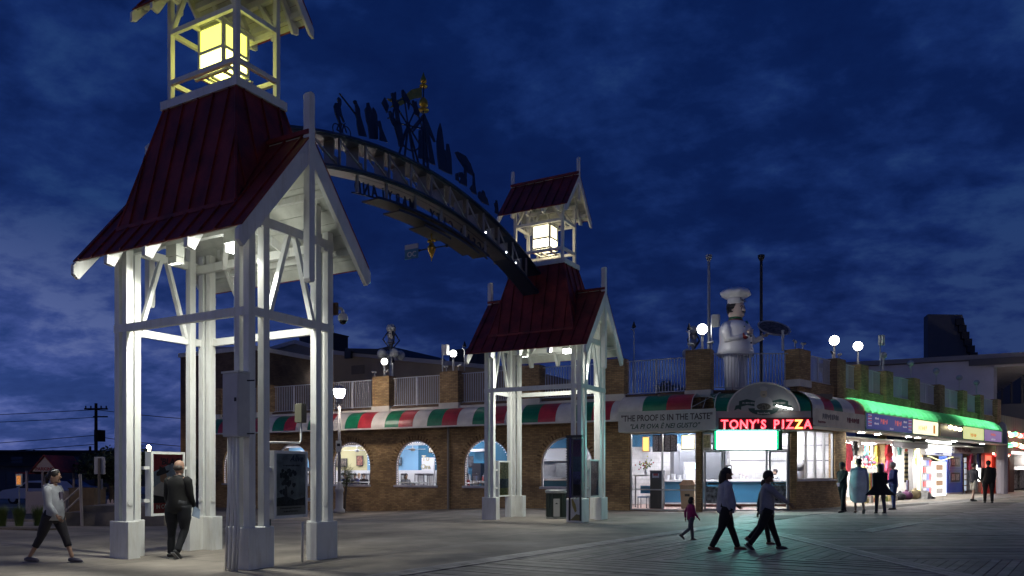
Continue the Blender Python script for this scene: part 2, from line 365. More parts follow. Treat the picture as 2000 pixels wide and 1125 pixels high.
def near_key(p):
    q = p[2]; c = sum(q, Vector((0,0,0)))/len(q)
    d = min((v.x**2+v.y**2) for v in q if True)
    vis = any(v.y > 11.6 and abs(v.x)/v.y < .72 for v in q)
    return (0 if vis else 1, -sum(((q[k]-q[0]).cross(q[k+1]-q[0]) for k in range(1, len(q)-1)), Vector((0,0,0))).length/max(c.y, 5)**3)
allp.sort(key=near_key)
def plank_geo(mb, q, h):
    P = [(v.x, v.y, gz(v.x, v.y)+.006) for v in q]; return mb.prism(P, (0, 0, h))
rest = {}
for idx, (_, nm, q, m) in enumerate(allp):
    h = .016+random.uniform(-.004, .004)
    if idx < 298:
        mb = MB(); plank_geo(mb, q, h); part('plank', mb, m, bw, Matrix.Identity(4))
    else: plank_geo(rest.setdefault(m.name, MB()), q, h)
for k, mb in rest.items(): part('planking', mb, _m[k], bw, Matrix.Identity(4), kind='stuff')
# pale header boards that frame the wedge
def border(pts, wdt, name='border_board'):
    for k in range(3):
        for a, b in zip(pts[:-1], pts[1:]):
            a = Vector((*a, 0)); b = Vector((*b, 0)); d = (b-a).normalized(); nn = Vector((-d.y, d.x, 0))
            o = nn*(k-1)*.15
            mb = MB(); q = [a+o-nn*.068, b+o-nn*.068, b+o+nn*.068, a+o+nn*.068]
            mb.prism([(v.x, v.y, gz(v.x, v.y)+.018) for v in q], (0, 0, .016)); part(name, mb, WOODL, bw, Matrix.Identity(4))
border([tip, (L13, 13.7)], .4); border([(L13, 13.7), (L13-4.6, 13.7-6.13)], .4)
border([(6.08, 22.1), (6.68, 19.2), (6.7, 13.7), (6.85, 8.0)], .4)
border([(9.1, 19.9), (24.5, 36.4)], .4)
# ------------------------------------------------------------------ gateway towers
UX, UY = .87224, -.48908
T1 = frame(-5.3293, 14.2015, 0, UX, UY); T2 = frame(1.0980, 25.6622, .055, UX, UY)
HU, HV = 1.8235, 1.0461
LAMP_GLASS = glow('flood_lens', (.95, 1, .93), 28)
def clad(parent, poly, across, pitch, nrm, th=.022, seam=True, name='roof_panel', off=0.):
    nrm = Vector(nrm).normalized(); across = Vector(across).normalized(); ds = []
    for i, q in strips(poly, across, pitch, .004, off):
        mb = MB(); mb.prism([p-nrm*th for p in q], nrm*th); part(name, mb, REDROOF, parent)
        ds.append(off+i*pitch)
    if seam:
        for d in ds:
            q = clip([Vector(p) for p in poly], across, d-.013, d+.013)
            if len(q) >= 3:
                mb = MB(); mb.prism([p+nrm*.001 for p in q], nrm*.03); part('seam', mb, REDROOF, parent)
def gable(t, U, V, ze, zr, pitch, ridge_gap=0., tails=(), bw_=.09, bd=.25, fin=None, post=(.2, .16), tail_h=.17, tail_w=.1, hole=None):
    """gabled roof: panels, soffit boards, barge boards, rafter tails, king posts"""
    for s in (-1, 1):
        nrm = Vector((0, s*(zr-ze), V)).normalized()
        if hole:
            hu, hv_, hz = hole     # leave the part under the steep upper roof unclad
            zz = lambda v: ze+(V-v)*(zr-ze)/V
            P = [(-U, s*V, ze), (U, s*V, ze), (U, 0, zr), (-U, 0, zr)]
        else: P = [(-U, s*V, ze), (U, s*V, ze), (U, 0, zr), (-U, 0, zr)]
        clad(t, P, (1, 0, 0), pitch, nrm)
        Q = [Vector(p)-nrm*.026 for p in [(-U+.02, s*(V-.02), ze+.02*(zr-ze)/V), (U-.02, s*(V-.02), ze+.02*(zr-ze)/V), (U-.02, 0, zr), (-U+.02, 0, zr)]]
        dn = Vector((0, -s*V, zr-ze)).normalized()
        for i, q in strips(Q, dn, .24, .006):
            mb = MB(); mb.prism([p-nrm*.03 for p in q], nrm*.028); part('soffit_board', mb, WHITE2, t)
        for e in (-1, 1):   # barge boards with plumb-cut ends
            k = (zr-ze)/V; x0 = e*(U-bw_-.005); ext = .04
            a = Vector((x0, s*(V+ext), ze-.03-k*ext)); b = Vector((x0, 0, zr-.03)); dz = bd*1.8
            mb = MB(); mb.prism([a, a-Vector((0, 0, .17)), a-Vector((0, s*.1, .25*bd/.25)), b-Vector((0, 0, dz))+Vector((0, s*.0, 0)), b], (e*bw_, 0, 0)); bevel(part('barge_board', mb, WHITE, t))
        for u in tails:
            k = (zr-ze)/V; inn = .6
            a = Vector((u-tail_w/2, s*(V-.02), ze-.035+.02*k)); b = Vector((u-tail_w/2, s*(V-inn), ze-.035+inn*k))
            mb = MB(); mb.prism([a, a-Vector((0, 0, tail_h)), a+Vector((0, -s*.14, -tail_h-.03)), b-Vector((0, 0, tail_h*1.15)), b], (tail_w, 0, 0)); bevel(part('rafter_tail', mb, WHITE, t))
        # purlin under the boards
        k = (zr-ze)/V
        for vv in (.35, .8):
            y = s*V*vv; z = ze+(V-abs(y))*k-.13
            mb = MB(); mb.box(-U+.1, U-.1, y-.045, y+.045, z-.06, z+.05); part('purlin', mb, WHITE, t)
    part('ridge_cap', MB().box(-U-.0, U+.0, -.09, .09, zr-.03, zr+.045), REDROOF, t)
    if fin:
        u, zt, zb = fin; a, b = post
        for e in (-1, 1):
            x0, x1 = sorted((e*(u-.005), e*(u+b)))
            mb = MB(); mb.box(x0, x1, -a/2, a/2, zb+.05, zt-.05)
            mb.prism([(x0, -a/2, zt-.05), (x0, -a/2+.03, zt), (x0, a/2-.03, zt), (x0, a/2, zt-.05)], (x1-x0, 0, 0))
            mb.prism([(x0, -a/2, zb+.05), (x0, -a/2+.03, zb), (x0, a/2-.03, zb), (x0, a/2, zb+.05)], (x1-x0, 0, 0))
            bevel(part('king_post', mb, WHITE, t), .006)
def tower(name, G, label, lcol, lstr, hood):
    t = thing(name, G, label, 'gateway tower', 'gateway towers of the arch')
    hp, L, T = .68, .547, .248
    for sx in (-1, 1):
        for sy in (-1, 1):
            P = lambda a, b: (sx*(HU-a), sy*(HV-b), -.25)
            poly = [P(0,0), P(L,0), P(L,T), P(T,T), P(T,L), P(0,L)]
            bevel(part('pedestal', MB().prism(poly, (0, 0, hp+.25)), WHITE, t), .012)
            roofz = lambda v: 5.41+(1.519-abs(v))*1.297-.10
            for (a0, a1, b0, b1) in ((.058,.195,.058,.195), (.285,.41,.058,.20), (.058,.20,.37,.50)):
                x0, x1 = sorted((sx*(HU-a0), sx*(HU-a1))); y0, y1 = sorted((sy*(HV-b0), sy*(HV-b1)))
                bevel(part('post', MB().box(x0, x1, y0, y1, hp-.01, roofz(max(abs(y0), abs(y1)))), WHITE, t), .006)
            # small round anchor covers at the foot of the inner faces
            for (cx, cy, dx, dy) in ((sx*(HU-.125), sy*(HV-.20), 0, -sy), (sx*(HU-.415), sy*(HV-.13), -sx, 0)):
                mb = MB(); c = Vector((cx, cy, 1.02)); d = Vector((dx, dy, 0)); mb.tube([c, c+d*.012], .055, 12)
                part('anchor_cover', mb, WHITE, t)
    i0, rt = .050, .085
    for s in (-1, 1):   # mid rails and gable ties, set 8 mm proud of the posts
        part('rail', MB().box(-HU+i0, HU-i0, *sorted((s*(HV-i0), s*(HV-i0-rt))), 4.154, 4.295), WHITE, t)
        part('rail', MB().box(*sorted((s*(HU-i0), s*(HU-i0-rt))), -HV+i0+rt+.002, HV-i0-rt-.002, 4.154, 4.295), WHITE, t)
        part('tie_beam', MB().box(*sorted((s*(HU-i0), s*(HU-i0-rt))), -HV+i0, HV-i0, 5.67, 5.83), WHITE, t)
        part('wall_plate', MB().box(-HU+i0, HU-i0, *sorted((s*(HV-.21), s*(HV-.31))), 5.62, 5.78), WHITE, t)
        for e in (-1, 1):
            mb = MB(); mb.beam((s*(HU-.115), e*.50, 4.28), (s*(HU-.115), e*.07, 5.70), .07, .095, (1, 0, 0)); part('brace', mb, WHITE, t)
            mb = MB(); mb.beam((e*.9, s*(HV-.27), 5.66), (e*.25, s*(HV-.75), 6.25), .09, .14); part('strut', mb, WHITE, t)
    gable(t, 2.186, 1.519, 5.412, 7.381, .40, tails=(-1.25, -.2, .87), fin=(2.06, 8.079, 4.836), post=(.135, .135), tail_h=.15, tail_w=.10)
    # steep hipped roof below the lantern
    b, z0, a, z1 = (1.555, 1.069), 6.02, (.965, .545), 8.257
    for s in (-1, 1):
        P = [(-b[0], s*b[1], z0), (b[0], s*b[1], z0), (a[0], s*a[1], z1), (-a[0], s*a[1], z1)]
        clad(t, P, (1, 0, 0), .40, (0, s*(z1-z0), b[1]-a[1]))
        un = lambda z: s*(b[0]-(z-z0)*(b[0]-a[0])/(z1-z0))
        for e in (-1, 1):
            P = [(un(z0), e*b[1], z0), (un(7.40), 0, 7.40), (un(z1), 0, z1), (un(z1), e*a[1], z1)]
            clad(t, P, (0, 1, 0), .40, (s*(z1-z0), 0, b[0]-a[0]), off=.0)
        for e in (-1, 1):
            mb = MB(); mb.tube([(s*(b[0]-.005), e*(b[1]-.005), z0), (s*(a[0]-.005), e*(a[1]-.005), z1)], .03, 6); part('hip_cap', mb, REDROOF, t)
        mb = MB(); mb.prism([(-b[0], s*b[1], z0-.03), (b[0], s*b[1], z0-.03), (b[0], s*(b[1]+.035), z0-.05), (-b[0], s*(b[1]+.035), z0-.05)], (0, 0, .07)); part('flashing', mb, REDROOF, t)
    # lantern stage
    hu, hv_ = 1.012, .587
    mb = MB()
    mb.box(-hu, hu, -hv_, -hv_+.07, 8.257, 8.41); mb.box(-hu, hu, hv_-.07, hv_, 8.257, 8.41); mb.box(-hu, -hu+.07, -hv_+.07, hv_-.07, 8.257, 8.41); mb.box(hu-.07, hu, -hv_+.07, hv_-.07, 8.257, 8.41)
    part('lantern_base', mb, WHITE, t); part('lantern_deck', MB().box(-hu+.07, hu-.07, -hv_+.07, hv_-.07, 8.27, 8.36), REDROOF, t)
    for sx in (-1, 1):
        for sy in (-1, 1):
            x0, x1 = sorted((sx*.915, sx*.825)); y0, y1 = sorted((sy*.505, sy*.415)); part('lantern_post', MB().box(x0, x1, y0, y1, 8.36, 10.42), WHITE, t)
        for z in (8.775, 9.70):
            part('lantern_rail', MB().box(-.822, .822, *sorted((sx*.498, sx*.43)), z-.043, z+.043), WHITE, t)
            part('lantern_rail', MB().box(*sorted((sx*.908, sx*.84)), -.412, .412, z-.043, z+.043), WHITE, t)
        part('lantern_plate', MB().box(-.95, .95, *sorted((sx*.50, sx*.42)), 10.3, 10.42), WHITE, t)
        for e in (-1, 1):
            mb = MB(); mb.beam((sx*.83, e*.46, 9.75), (sx*.45, e*.46, 10.3), .06, .08, (0, 1, 0)); part('lantern_brace', mb, WHITE, t)
    gable(t, 1.269, .981, 9.998, 11.265, .36, tails=(-.75, -.2, .38, .9), fin=(1.185, 11.79, 10.35), post=(.09, .09), bd=.13, bw_=.06, tail_h=.11, tail_w=.07)
    for u in (-.3, .3): part('lantern_joist', MB().box(u-.03, u+.03, -.42, .42, 9.66, 9.745), WHITE, t)
    # glass lantern box hung inside
    fr = MB(); X, Y, Z0, Z1 = .315, .27, 8.93, 9.70; q = .028
    for sx in (-1, 1):
        for sy in (-1, 1): fr.box(sx*X-q, sx*X+q, sy*Y-q, sy*Y+q, Z0-.03, Z1+.03)
    for z in (Z0, Z0+.32, Z1):
        for s in (-1, 1):
            fr.box(-X+q, X-q, s*Y-q*.8, s*Y+q*.8, z-q, z+q); fr.box(s*X-q*.8, s*X+q*.8, -Y+q, Y-q, z-q, z+q)
    fr.box(-X-.05, X+.05, -Y-.05, Y+.05, Z1+.03, Z1+.06)
    f = part('lantern_frame', fr, WHITE2, t)
    lo = glow('lantern_low_%d' % int(lstr*10), tuple(min(1, c*1.0+.10*(1-c)) for c in lcol), lstr*6); hi = glow('lantern_high_%d' % int(lstr*10), lcol, lstr*1.7)
    for s in (-1, 1):
        for (za, zb, m) in ((Z0+q, Z0+.32-q, lo), (Z0+.32+q, Z1-q, hi)):
            mb = MB(); mb.box(-X+q, X-q, s*Y-.004, s*Y+.004, za, zb); part('lantern_pane', mb, m, f)
            mb = MB(); mb.box(s*X-.004, s*X+.004, -Y+q, Y-q, za, zb); part('lantern_pane', mb, m, f)
    mb = MB(); mb.box(-X-.12, X+.12, -Y-.03, -Y+.03, Z0-.14, Z0-.1); mb.box(-X-.12, X+.12, Y-.03, Y+.03, Z0-.14, Z0-.1); mb.box(-X, -X+.05, -Y+.03, Y-.03, Z0-.14, Z0-.1); mb.box(X-.05, X, -Y+.03, Y-.03, Z0-.14, Z0-.1); mb.tube([(0, -Y, Z0-.16), (0, Y, Z0-.16)], .03, 8)
    part('lantern_tray', mb, WHITE2, t)
    # flood lamps under the roof
    for (u, v, on) in ((1.2, -.80, 1), (-.35, -.75, 0)):
        mb = MB(); mb.prism([(u-.14, v-.1, 5.62), (u+.14, v-.1, 5.62), (u+.1, v+.1, 5.62), (u-.1, v+.1, 5.62)], (0, 0, -.2)); h = part('flood_lamp', mb, WHITE2, t)
        l = MB(); l.box(u-.11, u+.11, v-.08, v+.08, 5.29, 5.41); part('lens', l, LAMP_GLASS if on else WHITE2, h)
    P = (.3, .1)
    lamp('flood_area', 'AREA', (1.2, -.70, 5.25), hood, (.99, 1, .90), .25, (radians(-20), radians(12), 0), t)
    lamp('flood_area', 'AREA', (-.35, -.62, 5.25), hood*.8, (.99, 1, .90), .2, (radians(-20), 0, 0), t)
    # light thrown up on the boarding by the same fittings
    lamp('uplight', 'POINT', (.3, 0, 5.35), hood*.13, (.97, 1, .88), .25, None, t)
    return t
t1 = tower('gateway_tower', T1, 'nearest white timber gateway tower with red metal roof and yellow-green glowing lantern', (.95, .94, .13), 1.25, 165)
t2 = tower('gateway_tower', T2, 'farther white timber gateway tower beside the brick restaurant, with pale warm lantern', (1, .86, .52), 1.5, 135)
# fittings of the near tower
def display_case(G, w, h, draw, label, frame_m=WHITE, d=.16, brackets=True):
    t = thing('display_case', G, label, 'poster case', 'poster cases on the gateway towers')
    mb = MB(); mb.box(-w/2, w/2, 0, d, 0, h); body = part('case_body', mb, frame_m, t)
    e = .05
    for (x0, x1, z0, z1) in ((-w/2, w/2, h-e, h), (-w/2, w/2, 0, e), (-w/2, -w/2+e, e, h-e), (w/2-e, w/2, e, h-e)):
        part('frame_bar', MB().box(x0, x1, -.02, -.001, z0, z1), frame_m, body)
    draw(t, w-2*e, h-2*e, e)
    part('glass', MB().quad((-w/2+e, -.012, e), (w/2-e, -.012, e), (w/2-e, -.012, h-e), (-w/2+e, -.012, h-e)), GLASS, t)
    if brackets:
        for z in (.3, h-.32):
            for s in (-1, 1):
                mb = MB(); mb.box(*sorted((s*w/2, s*(w/2+.12))), .03, .1, z-.03, z+.03); part('bracket', mb, WHITE, t)
    return t
def flat(t, name, m, pts, y=-.002, lab=None): return part(name, MB().quad(*[(x, y, z) for x, z in pts]), m, t, label=lab)
def poster_cowboy(t, w, h, e):
    R = mat('poster_red', (.36, .03, .032), .6, noise_s=5, noise_a=.3); K = mat('poster_ink', (.012, .012, .014), .6); B = mat('poster_blue', (.30, .38, .48), .6, noise_s=7, noise_a=.2); S = mat('poster_skin', (.42, .24, .15), .6)
    W_ = mat('poster_white', (.62, .6, .58), .6)
    q = w/2
    flat(t, 'poster', R, [(-q, e), (q, e), (q, e+h), (-q, e+h)])
    flat(t, 'poster_sky', B, [(-q, e+.22), (q*.9, e+.22), (q, e+.85), (.1, e+.98), (-q, e+.8)], -.0035)
    flat(t, 'poster_shirt', W_, [(-q+.01, e+.24), (.1, e+.24), (.08, e+.50), (-.02, e+.62), (-.14, e+.62), (-q+.01, e+.5)], -.005)
    flat(t, 'poster_jeans', K, [(-q+.01, e+.2), (.02, e+.2), (.02, e+.3), (-q+.01, e+.36)], -.006)
    flat(t, 'poster_face', S, [(-.17, e+.62), (-.06, e+.58), (-.02, e+.68), (-.04, e+.78), (-.18, e+.78)], -.0065)
    flat(t, 'poster_hat', K, [(-.26, e+.74), (-.22, e+.72), (.0, e+.79), (.04, e+.84), (-.04, e+.83), (-.07, e+.90), (-.13, e+.89), (-.19, e+.92), (-.2, e+.83), (-.25, e+.8)], -.008)
    text('poster_lettering', "'BLACK", .17, K, t, WM[t.name] @ Matrix.Translation((.10, -.009, e+.95)), .0005, .15, bold=.006)
    text('poster_lettering', 'IN CONCERT', .11, W_, t, WM[t.name] @ Matrix.Translation((0, -.009, e+.09)), .0005, sx=.8, bold=.002)
def poster_music(t, w, h, e):
    G1 = mat('poster_teal', (.26, .34, .34), .6, noise_s=4, noise_a=.35); G2 = mat('poster_dusk', (.04, .06, .06), .6, noise_s=14, noise_a=.5); G3 = mat('poster_pale', (.34, .38, .34), .6, noise_s=3); K = mat('poster_ink', (.012, .012, .014), .6); NB = mat('poster_navy', (.02, .03, .07), .6)
    q = w/2
    flat(t, 'poster', G1, [(-q, e), (q, e), (q, e+h), (-q, e+h)])
    flat(t, 'poster_field', G3, [(-q, e), (q, e), (q, e+.16), (-q, e+.16)], -.0035)
    rnd = random.Random(3)
    for k in range(26):
        cx = -.12+rnd.gauss(0, .09); cz = e+.58+rnd.gauss(0, .12); r = rnd.uniform(.03, .06)
        part('poster_foliage', MB().quad(*[(cx+r*cos(a)*rnd.uniform(.6, 1.2), -.005-k*.00012, cz+r*sin(a)*rnd.uniform(.6, 1.2)) for a in [j*pi/4 for j in range(8)]]), G2, t)
    flat(t, 'poster_trunk', G2, [(-.16, e+.16), (-.06, e+.16), (-.09, e+.5), (-.13, e+.5)], -.0045)
    flat(t, 'poster_ground', G2, [(-q, e+.16), (q, e+.16), (q, e+.3), (.1, e+.26), (-.1, e+.33), (-q, e+.3)], -.0042)
    text('poster_lettering', 'Alive', .15, NB, t, WM[t.name] @ Matrix.Translation((.13, -.009, e+.93)), .0005, .35, bold=.002)
    text('poster_lettering', '~14', .045, K, t, WM[t.name] @ Matrix.Translation((.02, -.009, e+.84)), .0005)
    text('poster_lettering', '~22', .036, K, t, WM[t.name] @ Matrix.Translation((0, -.009, e+.11)), .0005)
    text('poster_lettering', '~12', .045, K, t, WM[t.name] @ Matrix.Translation((0, -.009, e+.05)), .0005, bold=.002)
RZ = lambda a: Matrix.Rotation(a, 4, 'Z')
DARKFR = mat('dark_case_frame', (.10, .10, .11), .5)
display_case(T1 @ Matrix.Translation((-1.70, .085, .73)) @ RZ(pi/2), .76, 1.25, poster_cowboy, 'white poster case with a cowboy on red paper, behind the man in black')
t = display_case(T1 @ Matrix.Translation((1.76, -.07, .79)) @ RZ(pi/2), .78, 1.16, poster_music, 'poster case with a dark tree picture, on the right side of the near tower')
part('stand_pole', MB().tube([(-.36, .12, -.79), (-.36, .12, 0)], .02, 8), DARK, t)
def poster_bars(cols):
    def d(t, w, h, e):
        for k, (c, a, b) in enumerate(cols):
            m = mat('poster_band_%02d%02d%02d' % tuple(int(v*99) for v in c), c, .6, noise_s=14, noise_a=.5)
            flat(t, 'poster_picture', m, [(-w/2, e+h*a), (w/2, e+h*a), (w/2, e+h*b), (-w/2, e+h*b)])
    return d
display_case(T2 @ Matrix.Translation((-1.70, .20, .66)) @ RZ(pi/2), .74, 1.24, poster_bars([((.10, .09, .10), 0, .0), ((.30, .27, .10), 0, .22), ((.08, .09, .13), .22, .5), ((.34, .30, .12), .5, 1)]), 'poster case with a yellow and blue picture, between the left legs of the far tower')
display_case(T2 @ Matrix.Translation((1.76, .06, .70)) @ RZ(pi/2), .75, 1.22, poster_bars([((.055, .06, .10), 0, .33), ((.075, .085, .14), .33, .65), ((.14, .15, .2), .65, 1)]), 'blue-grey poster case between the right legs of the far tower')
t = display_case(T2 @ Matrix.Translation((1.73, -1.22, .74)) @ Matrix.Diagonal((.72, 1, 1, 1)), .46, 1.82, poster_bars([((.035, .03, .02), 0, .2), ((.05, .045, .12), .2, .43), ((.02, .065, .03), .43, .7), ((.13, .02, .02), .7, 1)]), 'tall dark case with red, green and violet pictures in front of the far tower', DARKFR, .14, False)
part('purple_strip', MB().box(-.36, -.28, .0, .1, -.02, 1.84), mat('violet_strip', (.05, .045, .16), .5), t)
part('back_board', MB().box(-.5, -.40, .02, .1, -.02, 1.84), mat('grey_board', (.15, .14, .14), .6), t)
for k in range(22): part('rib', MB().box(-.52, -.40, -.01, .018, .02+k*.082, .05+k*.082), DARKFR, t)
part('case_cap', MB().box(-.52, .24, -.03, .16, 1.84, 1.92), DARK, t)
part('case_leg', MB().box(-.42, -.36, .03, .09, -.74, -.02), DARK, t); part('case_leg', MB().box(.1, .16, .03, .09, -.74, 0), DARK, t)
# electrical cabinet with conduits
t = thing('electrical_cabinet', T1 @ Matrix.Translation((1.67, -1.14, 2.15)) @ Matrix.Diagonal((.82, 1, 1, 1)), 'tall light grey electrical cabinet with conduits on the nearest tower leg', 'electrical box')
bevel(part('cabinet', MB().box(-.235, .215, -.13, .10, 0, 1.02), mat('cabinet_grey', (.5, .49, .49), .5, noise_s=2.5, noise_a=.08), t))
part('cabinet_door', MB().box(-.215, .195, -.142, -.133, .03, .99), mat('cabinet_grey', (.5, .49, .49)), t)
part('cabinet_cap', MB().box(-.25, .23, -.15, .10, 1.02, 1.05), WHITE2, t)
part('latch', MB().box(.13, .17, -.16, -.143, .56, .62), DARK, t)
for (x, y, r, kx) in ((-.19, -.04, .022, .0), (-.11, -.05, .026, .05), (-.03, -.05, .030, .09), (.06, -.03, .022, .05)):
    mb = MB(); mb.tube([(x, y, 0), (x, y, -.9), (x+kx, y-.02, -1.3), (x+kx, y-.03, -1.45), (x+kx*.8, y-.06, -2.15)], r, 10); part('conduit', mb, WHITE, t, smooth=True)
mb = MB(); mb.tube([(.25, .02, .9), (.4, .05, .9)], .012, 6); mb.tube([(.25, .02, .05), (.4, .05, .05)], .012, 6); part('mounting_rod', mb, DARK, t)
t = thing('junction_box', T1 @ Matrix.Translation((1.70, .40, 2.46)), 'small olive junction box on the inner side of the right tower leg', 'electrical box')
bevel(part('box_body', MB().box(-.16, -.02, -.13, .0, 0, .34), mat('olive_box', (.14, .135, .09), .6), t)); part('box_lid', MB().box(-.17, -.01, -.145, -.132, .01, .33), mat('olive_box', (.14, .135, .09)), t)
mb = MB(); mb.tube([(-.1, -.06, 0), (-.1, -.06, -.3), (-.1, -.1, -.36), (-.1, -.55, -.36), (-.12, -1.0, -.38)], .018, 8); part('conduit', mb, WHITE, t, smooth=True)
mb = MB(); mb.tube([(.05, -.18, -1.75), (.05, -.18, -2.46)], .02, 8); part('conduit', mb, WHITE, t, smooth=True)
t = thing('security_camera', T1 @ Matrix.Translation((1.75, 1.06, 4.62)), 'white dome security camera on an arm off the near tower', 'camera')
part('mount_plate', MB().box(-.06, .06, -.04, .02, -.12, .1), mat('rusty_plate', (.12, .06, .03), .8), t)
mb = MB(); mb.tube([(0, .02, .02), (0, .16, .03), (0, .20, 0), (0, .21, -.06)], .028, 8); part('arm', mb, WHITE, t, smooth=True)
mb = MB(); mb.lathe([(.03, 0), (.075, -.03), (.09, -.07), (.092, -.14), (.08, -.15)], 16, (0, .21, -.04)); part('housing', mb, WHITE, t, smooth=True)
mb = MB(); mb.ball((0, .21, -.19), .072, 14, 8); part('dome', mb, mat('smoked_dome', (.01, .01, .012), .08), t, smooth=True)
# ------------------------------------------------------------------ arch between the towers (frame of the near tower)
UC, UZ, UR, LZ, LR = 6.37, -6.48, 15.82, -6.87, 15.52
ar = thing('entrance_arch', T1, 'curved navy steel arch truss with cut-out figures and hanging letters between the towers', 'arch')
def arc(zc_, R, v): return zc_+sqrt(R*R-(v-UC)**2)
def sweep(u0, u1, zc_, R, h, v0, v1, n=40):
    mb = MB()
    for i in range(n+1):
        v = v0+(v1-v0)*i/n; z = arc(zc_, R, v); th = (v-UC)/R; dv, dz = -sin(th)*h, -cos(th)*h
        mb.v += [(u0, v, z), (u1, v, z), (u1, v+dv, z+dz), (u0, v+dv, z+dz)]
    for i in range(n):
        for k in range(4): mb.f.append((i*4+k, i*4+(k+1) % 4, i*4+4+(k+1) % 4, i*4+4+k))
    mb.f += [(0, 1, 2, 3), (n*4+3, n*4+2, n*4+1, n*4)]
    return mb
U0, U1 = -.58, .12
for (zc_, R, a, b, ua) in ((UZ, UR, .63, 12.62, U0), (LZ, LR, .72, 12.46, -.40)):
    part('chord', sweep(ua, U1, zc_, R, .085, a, b), mat('chord_blue', (.03, .055, .11), .4, .4, noise_s=2, noise_a=.15), ar)
    part('soffit', sweep(ua+.03, U1-.03, zc_-.088, R, .02, a+.3, 10.4), mat('arch_soffit', (.13, .13, .16), .4, .5, noise_s=2), ar)
    part('edge_tube', sweep(U1+.002, U1+.05, zc_-.02, R, .05, a, b), mat('chord_blue', (.03, .055, .11)), ar)
nst = 13; sv = [1.25+(11.6-1.25)*i/(nst-1) for i in range(nst)]
for i, v in enumerate(sv):
    za = arc(UZ, UR, v)-.10; zb = arc(LZ, LR, v)
    w0, w1 = (-.52, .02) if i % 2 else (-.40, .06)
    th = (v-UC)/UR; q = Vector((0, cos(th), -sin(th)))*.03
    mb = MB(); mb.prism([(w0, v, zb), (w1, v, zb), (w1, v+.0, zb+.18), (w1-.10, v, zb+.24), (w1-.10, v, za), (w0+.08, v, za), (w0+.08, v, zb+.2), (w0, v, zb+.16)], q); part('diaphragm_plate', mb, PLATE, ar)
    mb = MB(); mb.beam((U1-.03, v+.05, zb), (U1-.03, v+.05, za), .035, .05, (1, 0, 0)); part('upright', mb, PLATE, ar)
    if i < nst-1:
        v2 = sv[i+1]
        for u in (U1-.05, U0+.06):
            mb = MB(); mb.tube([(u, v+.06, arc(UZ, UR, v)-.12), (u, v2, arc(LZ, LR, v2)+.01)], .022, 8); part('diagonal', mb, GRAYM, ar, smooth=True)
# letters hang below the lower chord and read from the ocean side
s_ = 'OCEAN CITY, MARYLAND'; v0, v1 = 9.45, 3.78
for i, ch in enumerate(s_):
    if ch == ' ': continue
    v = v0+(v1-v0)*i/(len(s_)-1); th = (v-UC)/LR; z = arc(LZ, LR, v)-.085
    F = T1 @ Matrix.Translation((-.08, v, z)) @ Matrix.Rotation(-th, 4, 'X') @ Matrix(((0, 1, 0, 0), (-1, 0, 0, 0), (0, 0, 1, 0), (0, 0, 0, 1))) @ Matrix.Translation((0, 0, -.39))
    text('letter', ch, .40, NAVY, ar, F, .012, bold=.004, sx=.78)
for (a, b, d) in ((3.65, 6.55, .08), (6.6, 9.6, .08)): part('letter_rail', sweep(-.10, -.06, LZ-.09, LR, .02, a, b, 24), NAVY, ar)
part('letter_rail', sweep(-.10, -.06, LZ-.475, LR, .025, 3.62, 9.55, 40), NAVY, ar)
for v in (3.7, 4.75, 5.9, 7.05, 8.2, 9.3):
    z = arc(LZ, LR, v); part('hanger', MB().box(-.02, .03, v-.03, v+.03, z-.50, z-.08), PLATE, ar)
for (a, b, d) in ((4.35, 9.3, .52), (5.15, 8.75, .66), (6.2, 7.3, .79)):
    part('wave_plate', sweep(-.42, .10, LZ-d, LR, .03, a, b, 30), mat('wave_brown', (.055, .048, .045), .6, noise_s=3), ar)
    part('wave_edge', sweep(.102, .13, LZ-d+.015, LR, .06, a-.04, b+.04, 30), NAVY, ar)
for v in (9.3, 9.9, 10.5, 11.1):
    z = arc(LZ, LR, v); part('bulb', MB().ball((.02, v, z+.16), .028, 8, 5), glow('arch_bulb', (.85, .92, 1), 6, False), ar)
